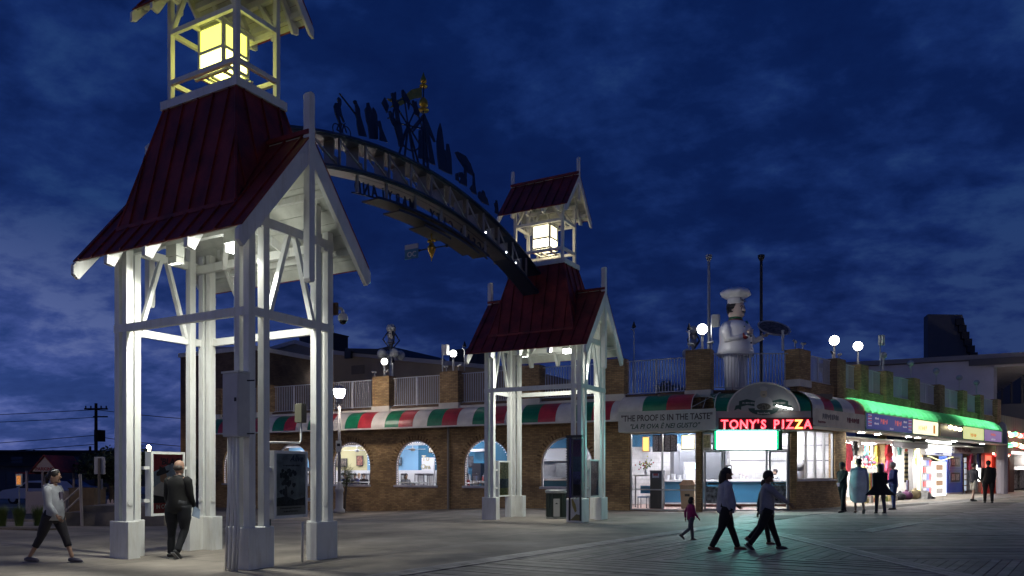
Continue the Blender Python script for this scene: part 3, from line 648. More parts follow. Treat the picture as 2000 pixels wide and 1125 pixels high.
# cut-out steel figures on the top chord
SIL={
 'fisherman':[(3.69,10.02),(3.74,10.06),(3.8,10.06),(3.81,10.02),(3.91,9.92),(3.93,9.78),(4.02,9.62),(4.15,9.38),(3.89,9.31),(3.82,9.51),(3.81,9.67),(3.77,9.73),(3.69,9.78),(3.78,9.78),(3.75,9.96),(3.7,9.99)],
 'rod':[(3.22,9.99),(3.24,10.0),(3.81,9.75),(3.78,9.73)],
 'standing_woman':[(4.16,10.17),(4.23,10.21),(4.26,10.15),(4.33,10.07),(4.38,9.92),(4.43,9.76),(4.56,9.47),(4.26,9.38),(4.2,9.67),(4.14,9.76),(4.09,9.99),(4.16,10.09)],
 'standing_girl':[(4.36,10.12),(4.39,10.16),(4.48,10.11),(4.53,10.02),(4.54,9.9),(4.56,9.69),(4.56,9.47),(4.44,9.45),(4.39,9.75),(4.35,9.95),(4.38,10.02)],
 'small_child':[(4.58,9.92),(4.63,9.95),(4.67,9.9),(4.71,9.79),(4.92,9.54),(4.63,9.48),(4.64,9.72),(4.58,9.83)],
 'kite':[(4.82,10.58),(4.97,10.43),(4.91,10.24),(4.71,10.4)],
 'kite_flyer':[(4.97,10.3),(5.01,10.34),(5.08,10.33),(5.17,10.23),(5.29,10.2),(5.31,10.09),(5.2,10.02),(5.1,10.07),(5.04,10.15),(4.94,10.12),(4.92,10.13),(5.01,10.18)],
 'rider_left':[(5.06,10.78),(5.11,10.82),(5.17,10.82),(5.22,10.89),(5.25,10.87),(5.26,10.67),(5.38,10.64),(5.35,10.51),(5.2,10.43),(5.11,10.57),(5.08,10.71)],
 'tall_standing_figure':[(5.2,10.45),(5.35,10.51),(5.38,10.32),(5.49,10.09),(5.57,9.67),(5.38,9.6),(5.33,9.76),(5.17,10.06),(5.28,10.14)],
 'rider_middle':[(5.48,11.03),(5.53,11.08),(5.58,11.06),(5.68,11.01),(5.83,10.89),(5.77,10.66),(5.72,10.82),(5.57,10.8),(5.49,10.93)],
 'rider_right':[(5.9,10.95),(5.96,11.0),(6.0,10.97),(6.08,11.02),(6.12,10.92),(6.22,10.79),(6.2,10.65),(6.02,10.67),(5.96,10.83)],
 'flag_pole_figure':[(6.2,10.32),(6.27,10.37),(6.31,10.13),(6.49,9.96),(6.66,9.69),(6.18,9.61),(6.2,9.97)],
 'tent':[(6.39,10.82),(6.45,10.84),(6.68,10.6),(6.94,10.3),(6.88,10.27),(6.61,10.44),(6.7,10.28),(6.92,9.68),(6.68,9.65),(6.61,10.08),(6.49,10.46),(6.43,10.65)],
 'surfboard':[(7.15,10.88),(7.23,10.74),(7.3,10.45),(7.38,10.03),(7.41,9.66),(7.1,9.65),(7.02,9.97),(6.99,10.33),(7.05,10.65)],
 'surfer':[(7.46,10.45),(7.55,10.47),(7.61,10.34),(7.68,10.14),(7.72,9.7),(7.41,9.66),(7.42,9.95),(7.34,10.24),(7.44,10.24)],
 'umbrella_canopy':[(7.87,10.37),(7.99,10.43),(8.41,10.45),(8.66,10.32),(8.83,10.11),(8.86,10.03),(8.5,10.03),(8.29,10.11),(7.99,10.25)],
 'umbrella_carrier':[(8.34,10.17),(8.44,10.21),(8.47,9.62),(8.23,9.61),(8.08,9.59),(8.17,9.75),(8.05,9.78),(8.06,9.88),(8.23,9.94),(8.32,9.87)],
 'umbrella_post':[(8.8,10.1),(8.86,10.12),(8.91,9.8),(8.99,9.55),(8.75,9.54),(8.63,9.62),(8.73,9.74),(8.78,9.75)],
 'child_pair':[(7.9,9.79),(7.99,9.84),(8.05,9.71),(8.08,9.62),(7.9,9.63)],
 'family_group':[(9.07,9.64),(9.17,9.71),(9.23,9.66),(9.33,9.79),(9.43,9.76),(9.49,9.64),(9.57,9.63),(9.67,9.45),(9.3,9.42),(9.07,9.51)],
 'waving_figure':[(9.98,9.61),(10.06,9.62),(10.08,9.73),(10.15,9.74),(10.2,9.61),(10.24,9.34),(10.03,9.33),(10.05,9.49)],
 'banner':[(4.92,10.6),(5.11,10.67),(5.35,10.74),(5.64,10.99),(5.9,11.24),(6.32,11.48),(6.34,11.22),(6.02,11.06),(5.72,10.86),(5.46,10.65),(5.17,10.5),(4.99,10.39),(5.15,10.55),(5.29,10.64),(5.1,10.59),(4.99,10.57)],
}

for k, P in SIL.items():
    if k == 'banner': continue
    part(k.replace('rider_left', 'wheel_rider').replace('rider_middle', 'wheel_rider').replace('rider_right', 'wheel_rider'), MB().prism([(-.115, a, b) for a, b in P], (.03, 0, 0)), NAVY, ar)
part('banner', MB().prism([(-.118, a, b) for a, b in SIL['banner']], (.02, 0, 0)), GOLD, ar)
def ring(cy, cz, r, tr, n=28, u=-.10): 
    m_ = MB(); m_.tube([(u, cy+r*cos(2*pi*i/n), cz+r*sin(2*pi*i/n)) for i in range(n+1)], tr, 6, False); return m_
part('ferris_wheel_rim', ring(5.745, 10.27, .60, .02), NAVY, ar); part('ferris_wheel_hub', ring(5.745, 10.27, .05, .035, 12), NAVY, ar)
mb = MB()
for k in range(8):
    a = k*pi/4+.25; mb.beam((-.1, 5.745, 10.27), (-.1, 5.745+.6*cos(a), 10.27+.6*sin(a)), .03, .03)
part('ferris_wheel_spokes', mb, NAVY, ar)
mb = MB()
for dv in (-.42, -.16, .3, .52): mb.beam((-.1, 5.745, 10.27), (-.1, 5.745+dv, arc(UZ, UR, 5.745+dv)-.01), .04, .04)
part('ferris_wheel_legs', mb, NAVY, ar)
mb = MB(); mb.beam((-.1, 6.42, 10.75), (-.1, 5.95, 10.2), .03, .04); mb.beam((-.1, 6.42, 10.82), (-.1, 5.90, 10.24), .03, .04); mb.beam((-.1, 6.40, 10.8), (-.1, 6.42, 9.3), .05, .05); mb.beam((-.1, 6.42, 10.8), (-.1, 6.62, 9.3), .05, .05)
for k in range(8): mb.beam((-.1, 6.42, 9.5+k*.13), (-.1, 6.60, 9.5+k*.13), .02, .02)
part('tower_lattice', mb, NAVY, ar)
for cy, cz in ((3.15, arc(UZ, UR, 3.15)+.14), (3.47, arc(UZ, UR, 3.47)+.14)): part('bicycle_wheel', ring(cy, cz, .135, .012, 20), NAVY, ar)
mb = MB(); z = arc(UZ, UR, 3.3)+.14
for a, b in (((3.15, z-.02), (3.24, z+.17)), ((3.24, z+.17), (3.38, z+.17)), ((3.38, z+.17), (3.47, z+.03)), ((3.3, z-.03), (3.24, z+.17)), ((3.15, z-.02), (3.3, z-.03)), ((3.3, z-.03), (3.38, z+.17)), ((3.38, z+.17), (3.42, z+.22))): mb.beam((-.1, *a), (-.1, *b), .022, .022)
part('bicycle_frame', mb, NAVY, ar)
P = [(3.20, z+.18), (3.10, z+.30), (3.05, z+.45), (3.10, z+.55), (3.20, z+.58), (3.16, z+.66), (3.20, z+.72), (3.28, z+.70), (3.29, z+.60), (3.26, z+.52), (3.30, z+.38), (3.40, z+.24), (3.37, z+.22), (3.25, z+.34), (3.22, z+.30), (3.30, z+.14), (3.28, z-.05), (3.32, z-.12), (3.24, z-.12), (3.24, z+.05)]
part('cyclist', MB().prism([(-.115, a, b) for a, b in P], (.03, 0, 0)), NAVY, ar)
mb = MB(); mb.tube([(-.1, 6.40, 9.3), (-.1, 6.40, 11.75)], .018, 8); part('finial_pole', mb, NAVY, ar)
mb = MB(); mb.lathe([(.13, 10.90), (.14, 10.93), (.07, 10.96), (.05, 11.0), (.10, 11.02), (.12, 11.08), (.11, 11.15), (.06, 11.22), (.015, 11.26)], 18, (-.1, 6.40, 0)); part('gold_finial', mb, GOLD, ar, smooth=True)
mb = MB(); mb.lathe([(.10, 11.52), (.105, 11.55), (.05, 11.58), (.04, 11.61), (.075, 11.63), (.085, 11.68), (.06, 11.75), (.03, 11.82), (.004, 11.90)], 18, (-.1, 6.40, 0)); part('gold_finial', mb, GOLD, ar, smooth=True)
# pendant vane
t = thing('weather_vane', T1 @ Matrix.Translation((-.1, 6.76, 7.10)) @ Matrix.Scale(1.15, 4), 'gold pendant with an arrow vane and blue OC flag hanging below the arch', 'weather vane')
mb = MB(); mb.lathe([(.004, 0), (.02, .09), (.05, .16), (.095, .27), (.10, .32), (.07, .36), (.05, .38), (.06, .41)], 16); part('gold_cone', mb, GOLD, t, smooth=True)
mb = MB(); mb.ball((-.06, 0, .47), .055, 12, 7, .7); mb.ball((.06, 0, .47), .055, 12, 7, .7); mb.tube([(0, 0, .4), (0, 0, .72)], .016, 8); part('gold_scrolls', mb, GOLD, t, smooth=True)
mb = MB(); mb.tube([(-.36, 0, .30), (.40, 0, .30)], .014, 8); mb.ball((.42, 0, .30), .04, 10, 6); mb.ball((-.34, 0, .3), .03, 8, 5); part('arrow_shaft', mb, DARK, t)
part('flag', MB().box(-.75, -.38, -.012, .012, .14, .46), mat('vane_blue', (.06, .20, .32), .5), t); part('flag_top', MB().box(-.75, -.38, -.013, .013, .36, .47), mat('vane_white', (.5, .5, .52), .5), t)
text('flag_lettering', 'OC', .17, mat('vane_white', (.5, .5, .52)), t, WM[t.name] @ Matrix.Translation((-.55, -.016, .18)), .002, bold=.004)
# ------------------------------------------------------------------ brick restaurant: left facade F, corner M, wing W
F = frame(4.65, 31.0, 0, .878, -.479); M = frame(7.205, 29.61, 0, 1, -.03); W = frame(10.9, 29.5, .08, .7071, .7071)
b = thing('restaurant', F, 'two-storey-high tan brick corner restaurant with arched windows, striped awnings and a roof terrace', 'restaurant building')
CREAM = TRIM
ARCHES = [-2.7, -6.6, -10.45, -14.35, -18.3, -22.2]; AR, SPR, SILL, TOP = 1.2, 1.85, .9, 4.45
def bay(x0, x1, cx):
    mb = MB(); z0 = -.7; q = lambda P: mb.prism([(x, 0, z) for x, z in P], (0, .28, 0))
    if cx is None: q([(x0, z0), (x1, z0), (x1, TOP), (x0, TOP)]); return mb
    q([(x0, z0), (cx-AR, z0), (cx-AR, TOP), (x0, TOP)]); q([(cx+AR, z0), (x1, z0), (x1, TOP), (cx+AR, TOP)]); q([(cx-AR, z0), (cx+AR, z0), (cx+AR, SILL), (cx-AR, SILL)])
    N = 16
    for k in range(N):
        a0, a1 = pi-pi*k/N, pi-pi*(k+1)/N
        q([(cx+AR*cos(a0), SPR+AR*sin(a0)), (cx+AR*cos(a1), SPR+AR*sin(a1)), (cx+AR*cos(a1), TOP), (cx+AR*cos(a0), TOP)])
    return mb
edges = [.0, -.75, -4.65, -8.55, -12.4, -16.3, -20.25, -24.3]
part('brick_wall', bay(-.75, .08, None), BRICK, b, F)
FRM = mat('window_frame_mauve', (.50, .48, .52), .5, noise_s=4, noise_a=.08)
VOUS = [mat('arch_brick_%s' % n_, c, .85, noise_s=9, noise_a=.2, bump=.3) for n_, c in (('a', (.20, .12, .05)), ('b', (.14, .08, .035)), ('c', (.24, .15, .065)))]
vme = []
for m_ in VOUS:
    x = MB(); x.prism([(-.029, -.012, 0), (.029, -.012, 0), (.036, -.012, .21), (-.036, -.012, .21)], (0, .03, 0)); me = mesh('brick', x); me.materials.append(m_); vme.append(me)
BULB = glow('string_bulb', (1, .82, .85), 2.2, False)
for i, cx in enumerate(ARCHES):
    part('brick_wall', bay(edges[i+2], edges[i+1], cx), BRICK, b, F)
    # arch frame
    fr = MB(); N = 20
    def pt(r, a): return (cx+r*cos(a), SPR+r*sin(a))
    for k in range(N):
        a0, a1 = pi*k/N, pi*(k+1)/N
        fr.prism([(x, .08, z) for x, z in (pt(AR-.06, a0), pt(AR, a0), pt(AR, a1), pt(AR-.06, a1))], (0, .1, 0))
    for s in (-1, 1): fr.box(*sorted((cx+s*AR, cx+s*(AR-.06))), .08, .18, SILL, SPR)
    wf = part('window', fr, FRM, b, F)
    part('sill', MB().box(cx-AR-.05, cx+AR+.05, -.05, .2, SILL-.06, SILL+.04), FRM, wf)
    g_ = MB(); g_.quad(*[(x, .13, z) for x, z in [(cx-AR+.06, SILL), (cx+AR-.06, SILL)]+[pt(AR-.06, pi*k/N) for k in range(N+1)]]); part('pane', g_, GLASS, wf)
    nb = 25 if i < 4 else 0
    for k in range(nb):
        a = pi*(k+.5)/25; x, z = pt(AR+.015, a)
        o = put('brick', vme[(k*7+i) % 3], b, F @ Matrix.Translation((x, 0, z)) @ Matrix.Rotation(pi/2-a, 4, 'Y'))
    if i in (1, 2, 3, 5):   # string of little bulbs round the frame
        mb = MB()
        for k in range(9): mb.ball((cx-AR+.09, .06, SILL+.1+k*.1), .014, 5, 3)
        for k in range(26):
            x, z = pt(AR-.09, pi*(k+.5)/26); mb.ball((x, .06, z), .014, 5, 3)
        part('bulb_string', mb, BULB, wf, kind='stuff')
# corner windows and door
def glazing(G, x0, x1, z0, z1, xs_, zs_, y=.08, fw=.05, name='shop_window', m=None):
    m = m or mat('aluminium_frame', (.42, .42, .42), .4, .5, noise_s=3, noise_a=.06)
    mb = MB()
    for x in [x0+fw/2]+list(xs_)+[x1-fw/2]: mb.box(x-fw/2, x+fw/2, y, y+.09, z0, z1)
    X = [x0+fw/2]+list(xs_)+[x1-fw/2]
    for a, c in zip(X[:-1], X[1:]):
        for z in [z0+fw/2]+list(zs_)+[z1-fw/2]: mb.box(a+fw/2, c-fw/2, y+.004, y+.086, z-fw/2, z+fw/2)
    f_ = part(name, mb, m, b, G)
    Z = [z0]+list(zs_)+[z1]
    for a, c in zip(X[:-1], X[1:]):
        for z, w_ in zip(Z[:-1], Z[1:]): part('pane', MB().quad((a, y+.045, z), (c, y+.045, z), (c, y+.045, w_), (a, y+.045, w_)), GLASS, f_)
    return f_
glazing(F, .10, 2.80, .03, 3.12, (1.42,), (.86,))
part('brick_wall', MB().box(.08, 2.92, 0, .28, 3.12, 4.45), BRICK, b, F); part('brick_pier', MB().box(2.80, 2.98, -.02, .3, -.3, 4.45), BRICK, b, F)
part('plinth', MB().box(.08, 2.8, -.01, .28, -.3, .03), BRICKD, b, F)
WD = 3.695
part('brick_pier', MB().box(.0, .13, -.01, .28, -.3, 4.45), BRICK, b, M); part('brick_pier', MB().box(3.50, WD+.02, -.01, .28, -.3, 4.45), BRICK, b, M)
part('brick_wall', MB().box(.13, 3.5, 0, .28, 3.12, 4.45), BRICK, b, M)
glazing(M, .14, 3.48, .05, 3.12, (1.0, 2.62), (2.42,), fw=.06)
for x0, x1 in ((.22, .93), (2.70, 3.42)):
    f_ = glazing(M, x0, x1, .10, 2.38, (), (), y=.02, fw=.055, name='door'); part('push_bar', MB().box(x0+.12, x1-.12, -.03, .02, 1.08, 1.14), DARK, f_)
part('door_poster', MB().quad((2.78, .04, .35), (3.34, .04, .35), (3.34, .04, 1.05), (2.78, .04, 1.05)), mat('door_poster_print', (.20, .21, .22), .6, noise_s=7, noise_a=.9), b, M)
part('door_poster', MB().quad((.28, .04, .35), (.86, .04, .35), (.86, .04, 1.0), (.28, .04, 1.0)), mat('door_poster_print', (.2, .2, .22)), b, M)
# wing, first bay with four-light window
part('brick_wall', MB().box(.0, 4.6, 0, .28, -.3, 1.18), BRICK, b, W); part('brick_wall', MB().box(0, 4.6, 0, .28, 3.15, 4.45), BRICK, b, W)
part('brick_wall', MB().box(0, .14, 0, .28, 1.18, 3.15), BRICK, b, W); part('brick_wall', MB().box(3.7, 4.6, 0, .28, 1.18, 3.15), BRICK, b, W)
glazing(W, .14, 3.7, 1.18, 3.15, (1.15, 2.0, 2.85), ()); part('sill', MB().box(.1, 3.75, -.05, .02, 1.12, 1.18), FRM, b, W)
part('brick_wall', MB().box(4.6, 4.85, 0, 4.2, -.3, 4.45), BRICK, b, W)
part('brick_wall', MB().box(4.85, 30.2, 0, .28, 3.45, 4.45), BRICK, b, W)
for x in (14.9, 21.0, 30.0): part('brick_pier', MB().box(x, x+.25, 1.9, 2.3, -.3, 3.45), BRICK, b, W)
# terrace deck, ledge, pillars, railings
part('terrace_deck', MB().box(-24.3, 3.2, .28, 6, 4.40, 4.60), CONC, b, F); part('terrace_deck', MB().box(-1.5, WD+1.5, .28, 6, 4.395, 4.595), CONC, b, M); part('terrace_deck', MB().box(-.5, 30, .28, 6, 4.39, 4.59), CONC, b, W)
part('ledge', MB().box(-24.35, 3.15, -.12, .30, 4.46, 4.56), CREAM, b, F); part('brick_kerb', MB().box(-24.3, 3.1, .0, .28, 4.56, 4.68), BRICKD, b, F)
part('brick_kerb', MB().box(-.05, WD+.05, -.01, .28, 4.451, 4.72), BRICKD, b, M); part('brick_kerb', MB().box(.1, 30.2, -.012, .28, 4.451, 5.08), BRICK, b, W)
RAILW = mat('railing_white', (.52, .52, .55), .5)
def railing(G, x0, x1, z0, z1, y=.12, n=None):
    t = MB(); t.box(x0, x1, y-.02, y+.02, z1-.035, z1); t.box(x0, x1, y-.015, y+.015, z0+.04, z0+.07)
    xm = (x0+x1)/2; t.box(xm-.04, xm+.04, y-.03, y+.03, z0, z1+.001)
    r_ = part('railing', t, RAILW, b, G)
    q = MB(); n = int((x1-x0)/.118)
    for k in range(1, n):
        x = x0+(x1-x0)*k/n
        q.box(x-.014, x+.014, y-.01, y+.01, z0+.07, z1-.035)
    part('balusters', q, RAILW, r_, kind='stuff')
def pillar(G, x, w=1.0, z1=6.12, cap=True, z0=4.56):
    p_ = part('pillar', MB().box(x-w/2, x+w/2, -.14, .46, z0+(.15 if cap else -.3), z1), BRICK, b, G)
    if cap: part('pillar_base', MB().box(x-w/2-.03, x+w/2+.03, -.17, .48, z0-.12, z0+.15), CREAM, p_)
FP = [-24.0, -20.2, -16.3, -12.4, -8.5, -4.4, -.6]
for x in FP: pillar(F, x, z1=6.15)
pillar(F, 2.9, .95, 6.27)
for a, c in zip(FP[:-1], FP[1:]): railing(F, a+.55, c-.55, 4.68, 6.05)
railing(F, -.05, 2.4, 4.68, 6.05); railing(M, .55, WD-.25, 4.78, 6.15)
WP = [.5, 4.0, 6.57, 9.66, 13.5, 17.6, 21.9, 25.5, 29.6]
for x in WP: pillar(W, x, .9 if x > 1 else 1.0, 6.22, x < 1, z0=4.9)
for a, c in zip(WP[:-1], WP[1:]): railing(W, a+.5, c-.5, 5.08, 6.14)
part('downspout', MB().tube([(-8.57, -.08, -.2), (-8.57, -.08, .0), (-8.57, -.08, 3.62)], .055, 8), mat('downspout_grey', (.30, .28, .25), .5), b, F)
part('downspout_shoe', MB().tube([(-8.57, -.08, -.17), (-8.62, -.2, -.26), (-8.72, -.3, -.29)], .06, 8), mat('downspout_grey', (.3, .28, .25)), b, F)
# awnings
def dome(mb, x0, x1, y1, ztop, zbot, n=8, y0=0.):
    for k in range(n):
        a0, a1 = pi/2*k/n, pi/2*(k+1)/n
        P = [(x0, y0+(y1-y0)*sin(a0), zbot+(ztop-zbot)*cos(a0)), (x1, y0+(y1-y0)*sin(a0), zbot+(ztop-zbot)*cos(a0)), (x1, y0+(y1-y0)*sin(a1), zbot+(ztop-zbot)*cos(a1)), (x0, y0+(y1-y0)*sin(a1), zbot+(ztop-zbot)*cos(a1))]
        mb.add(P, [(0, 3, 2, 1)])
    return mb
aw = part('awning', MB().box(-24.3, -.05, -.87, -.83, 3.56, 3.63), CREAM, b, F)
part('end_cap', MB().prism([(-.05, 0, 3.62), (-.05, -.85, 3.62)]+[(-.05, -.85*sin(pi/2*(8-k)/8), 3.62+.85*cos(pi/2*(8-k)/8)) for k in range(1, 9)], (.02, 0, 0)), AW['w'], aw, F)
x = -14.81-.8*12; seq = 'wgr'
for k in range(-12, 19):
    x0 = -14.81+.8*k; x1 = min(x0+.8, -.05)
    if x1 <= -24.3 or x0 >= -.05: continue
    part('awning_panel', dome(MB(), max(x0, -24.3)+.004, x1-.004, -.85, 4.46, 3.62), AW[seq[k % 3]], aw, F, smooth=True)
INK = mat('sign_ink', (.05, .035, .04), .5); INKG = mat('sign_ink_green', (.02, .06, .04), .5); SIGNW = mat('sign_white', (.52, .51, .48), .45, noise_s=1.3, noise_a=.08)
# corner awning left, with lettering
a2 = part('sign_awning', MB().box(-.02, 3.78, -.93, -.90, 3.14, 3.92), SIGNW, b, F)
for (x0, x1, c) in ((-.02, .95, 'w'), (.95, 1.9, 'g'), (1.9, 2.85, 'r')): part('awning_panel', dome(MB(), x0, x1, -.92, 4.58, 3.92), AW[c], a2, F, smooth=True)
fr = MB()
for x_ in (2.87, 3.74):
    fr.tube([(x_, -.92*sin(pi/2*k/8), 3.92+.66*cos(pi/2*k/8)) for k in range(9)], .018, 6)
fr.tube([(2.87, -.2, 4.56), (3.74, -.7, 4.3)], .012, 6); fr.tube([(3.3, -.3, 4.5), (3.3, -.9, 3.95)], .012, 6); fr.tube([(2.87, -.9, 4.0), (3.74, -.25, 4.55)], .012, 6); part('awning_frame', fr, WHITE2, a2, F)
part('end_cap', MB().prism([(-.03, 0, 3.14), (-.03, -.92, 3.14), (-.03, -.92, 3.92)]+[(-.03, -.92*sin(pi/2*(8-k)/8), 3.92+.66*cos(pi/2*(8-k)/8)) for k in range(1, 9)], (.012, 0, 0)), AW['w'], a2, F)
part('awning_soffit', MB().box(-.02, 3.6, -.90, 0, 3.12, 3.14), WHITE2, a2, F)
text('sign_lettering', '"THE PROOF IS IN THE TASTE"', .33, INK, b, F @ Matrix.Translation((1.88, -.935, 3.54)), .003, bold=.006, sx=.80)
text('sign_lettering', '"LA PI OVA È NEI GUSTO"', .26, INKG, b, F @ Matrix.Translation((1.80, -.935, 3.24)), .003, shear=.3, bold=.004, sx=.92)
# corner awning, middle
a3 = part('sign_awning', MB().box(.33, 3.87, -1.15, -1.12, 3.14, 3.82), mat('sign_grey', (.34, .35, .34), .45, noise_s=1.1, noise_a=.1), b, M)
part('awning_panel', dome(MB(), .33, 3.87, -1.14, 4.58, 3.80), AW['g'], a3, M, smooth=True)
part('awning_soffit', MB().box(.1, 3.8, -1.12, 0, 3.12, 3.14), WHITE2, a3, M)
P = [(2.12+1.32*cos(pi*k/24), -1.19, 3.80+1.07*sin(pi*k/24)) for k in range(25)]
arc_s = part('arched_sign', MB().prism(P, (0, .05, 0)), mat('sign_grey', (.34, .35, .34)), a3, M)
RIM = MB(); RIM.tube(P, .03, 6); part('sign_rim', RIM, WHITE2, a3, M)
# emblem: a cook with a pie above a ribbon
def blob(c, r, m, y, n_='emblem_shape', sx=1., sz=1.): part(n_, MB().quad(*[(c[0]+r*sx*cos(2*pi*k/18), y, c[1]+r*sz*sin(2*pi*k/18)) for k in range(18)]), m, b, M)
RIB = mat('ribbon_green', (.02, .06, .05), .5); EMW = mat('emblem_white', (.42, .42, .40), .5); EMS = mat('emblem_skin', (.46, .38, .26), .5)
def rib(P_, y=-1.197): part('ribbon', MB().quad(*[(a_, y, c_) for a_, c_ in P_]), RIB, b, M)
rib([(1.22, 4.18), (1.50, 4.26), (1.86, 4.18), (1.86, 3.98), (1.52, 4.04), (1.22, 3.96)]); rib([(1.10, 4.02), (1.30, 4.06), (1.30, 3.86), (1.18, 3.90), (1.04, 3.84)])
rib([(3.02, 4.18), (2.74, 4.26), (2.38, 4.18), (2.38, 3.98), (2.72, 4.04), (3.02, 3.96)]); rib([(3.14, 4.02), (2.94, 4.06), (2.94, 3.86), (3.06, 3.90), (3.20, 3.84)])
part('ribbon', MB().quad(*[(2.12+.56*cos(a_), -1.198, 3.92+.26*sin(a_)) for a_ in [pi+.0+pi*k/12 for k in range(13)]]), RIB, b, M)
part('emblem_shape', MB().quad(*[(x_, -1.203, z_) for x_, z_ in [(1.80, 3.86), (1.78, 4.12), (1.86, 4.28), (2.02, 4.36), (2.22, 4.36), (2.38, 4.28), (2.46, 4.12), (2.44, 3.86)]]), EMW, b, M)
blob((2.12, 4.46), .13, EMS, -1.206, sz=1.2); blob((2.12, 4.64), .15, EMW, -1.209, sz=.55); blob((2.12, 3.98), .26, mat('emblem_pie', (.13, .12, .09), .6, noise_s=20, noise_a=.6), -1.212, sz=.5)
blob((2.12, 4.41), .05, RIB, -1.215, sz=.3)
text('sign_lettering', 'Boardwalk', .11, EMW, b, M @ Matrix.Translation((2.12, -1.216, 3.70)), .001, bold=.003)
text('sign_lettering', '~7', .10, EMW, b, M @ Matrix.Translation((1.56, -1.204, 4.08)), .001); text('sign_lettering', '~8', .09, EMW, b, M @ Matrix.Translation((2.70, -1.204, 4.08)), .001)
lp = MB(); lp.tube([(2.62, -1.5, 3.98), (3.06, -1.55, 3.93)], .022, 6); 
t_ = thing('picture_light', M @ Matrix.Translation((2.62, -1.3, 3.9)), 'thin bright strip lamp in front of the arched sign', 'lamp')
mb = MB(); mb.tube([(-.1, -.1, .10), (.22, -.12, .02), (.48, -.12, -.03)], .028, 8); part('strip_tube', mb, glow('strip_lamp', (1, 1, .93), 9), t_)
mb = MB(); mb.tube([(.2, .16, -.08), (.2, -.1, .0)], .012, 6); part('strip_arm', mb, DARK, t_)
# red neon lettering
NEON = glow('neon_red', (1, .035, .06), 3.2, False); NEONH = glow('neon_orange', (1, .30, .05), 4.5, False); NEONC = glow('neon_core', (1, .22, .22), 2.2, False)
ns = thing('neon_sign', M @ Matrix.Translation((.5, -1.20, 3.15)), "red neon sign reading TONY'S PIZZA on the corner awning", 'neon sign')
part('backing', MB().box(-.02, 3.42, .01, .035, -.02, .42), mat('neon_backing', (.08, .02, .02), .4), ns)
xx = .03; adv = {'T': .30, 'O': .36, 'N': .35, 'Y': .28, "'": .09, 'S': .29, ' ': .16, 'P': .30, 'I': .17, 'Z': .31, 'A': .33}
for i, ch in enumerate("TONY'S PIZZA"):
    a_ = adv[ch]*1.035
    if ch != ' ':
        o = text('neon_letter', ch, .46, NEONH if i == 10 else NEON, ns, WM[ns.name] @ Matrix.Translation((xx+a_/2, -.02, .02)), .02, bold=.012, sx=.92)
        text('neon_core', ch, .46, NEONC, o, WM[ns.name] @ Matrix.Translation((xx+a_/2, -.045, .02)), .003, bold=-.012, sx=.92)
    xx += a_
# LED board
led = thing('led_board', M @ Matrix.Translation((1.56, -1.02, 2.42)), 'glaring white LED board with green edges hanging under the neon sign', 'LED sign')
bevel(part('board_case', MB().box(-1.22, 1.30, 0, .16, -.05, .71), mat('led_case', (.01, .06, .035), .5), led))
part('led_face', MB().quad((-1.12, -.012, 0), (1.08, -.012, 0), (1.08, -.012, .66), (-1.12, -.012, .66)), glow('led_face', (.28, 1, .90), 36), led)
mb = MB()
for k in range(24):
    for xx_ in (-1.17, 1.13): mb.box(xx_-.03, xx_+.03, -.014, -.004, .0+k*.028, .018+k*.028)
part('led_edge', mb, glow('led_edge', (.0, 1, .35), 1.4, False), led)
for xx_ in (-.8, .8): part('hanger_rod', MB().box(xx_-.02, xx_+.02, .05, .1, .71, .73), DARK, led)
# wing awning: stripes, then green
a4 = part('sign_awning', MB().box(-.60, 4.5, -.93, -.90, 3.24, 3.86), mat('sign_board_cream', (.66, .60, .48), .5, noise_s=2, noise_a=.12), b, W)
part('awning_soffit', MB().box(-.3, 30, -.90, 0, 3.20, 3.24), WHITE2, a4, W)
cols = [('w', -.6, .45), ('r', .45, 1.35), ('g', 1.35, 2.2), ('w', 2.2, 3.4), ('r', 3.4, 4.5)]
for c, x0, x1 in cols: part('awning_panel', dome(MB(), x0, x1, -.92, 4.58, 3.86), AW[c], a4, W, smooth=True)
SG = mat('faded_red_paint', (.22, .05, .05), .6); SG2 = mat('faded_grey_paint', (.22, .21, .2), .6)
text('sign_lettering', '~9', .34, SG2, b, W @ Matrix.Translation((1.0, -.935, 3.48)), .003, bold=.006, sx=.8)
text('sign_lettering', '~7', .16, SG, b, W @ Matrix.Translation((.2, -.935, 3.32)), .003, bold=.004); text('sign_lettering', '~8', .32, SG, b, W @ Matrix.Translation((3.2, -.935, 3.45)), .003, bold=.006, sx=.8)
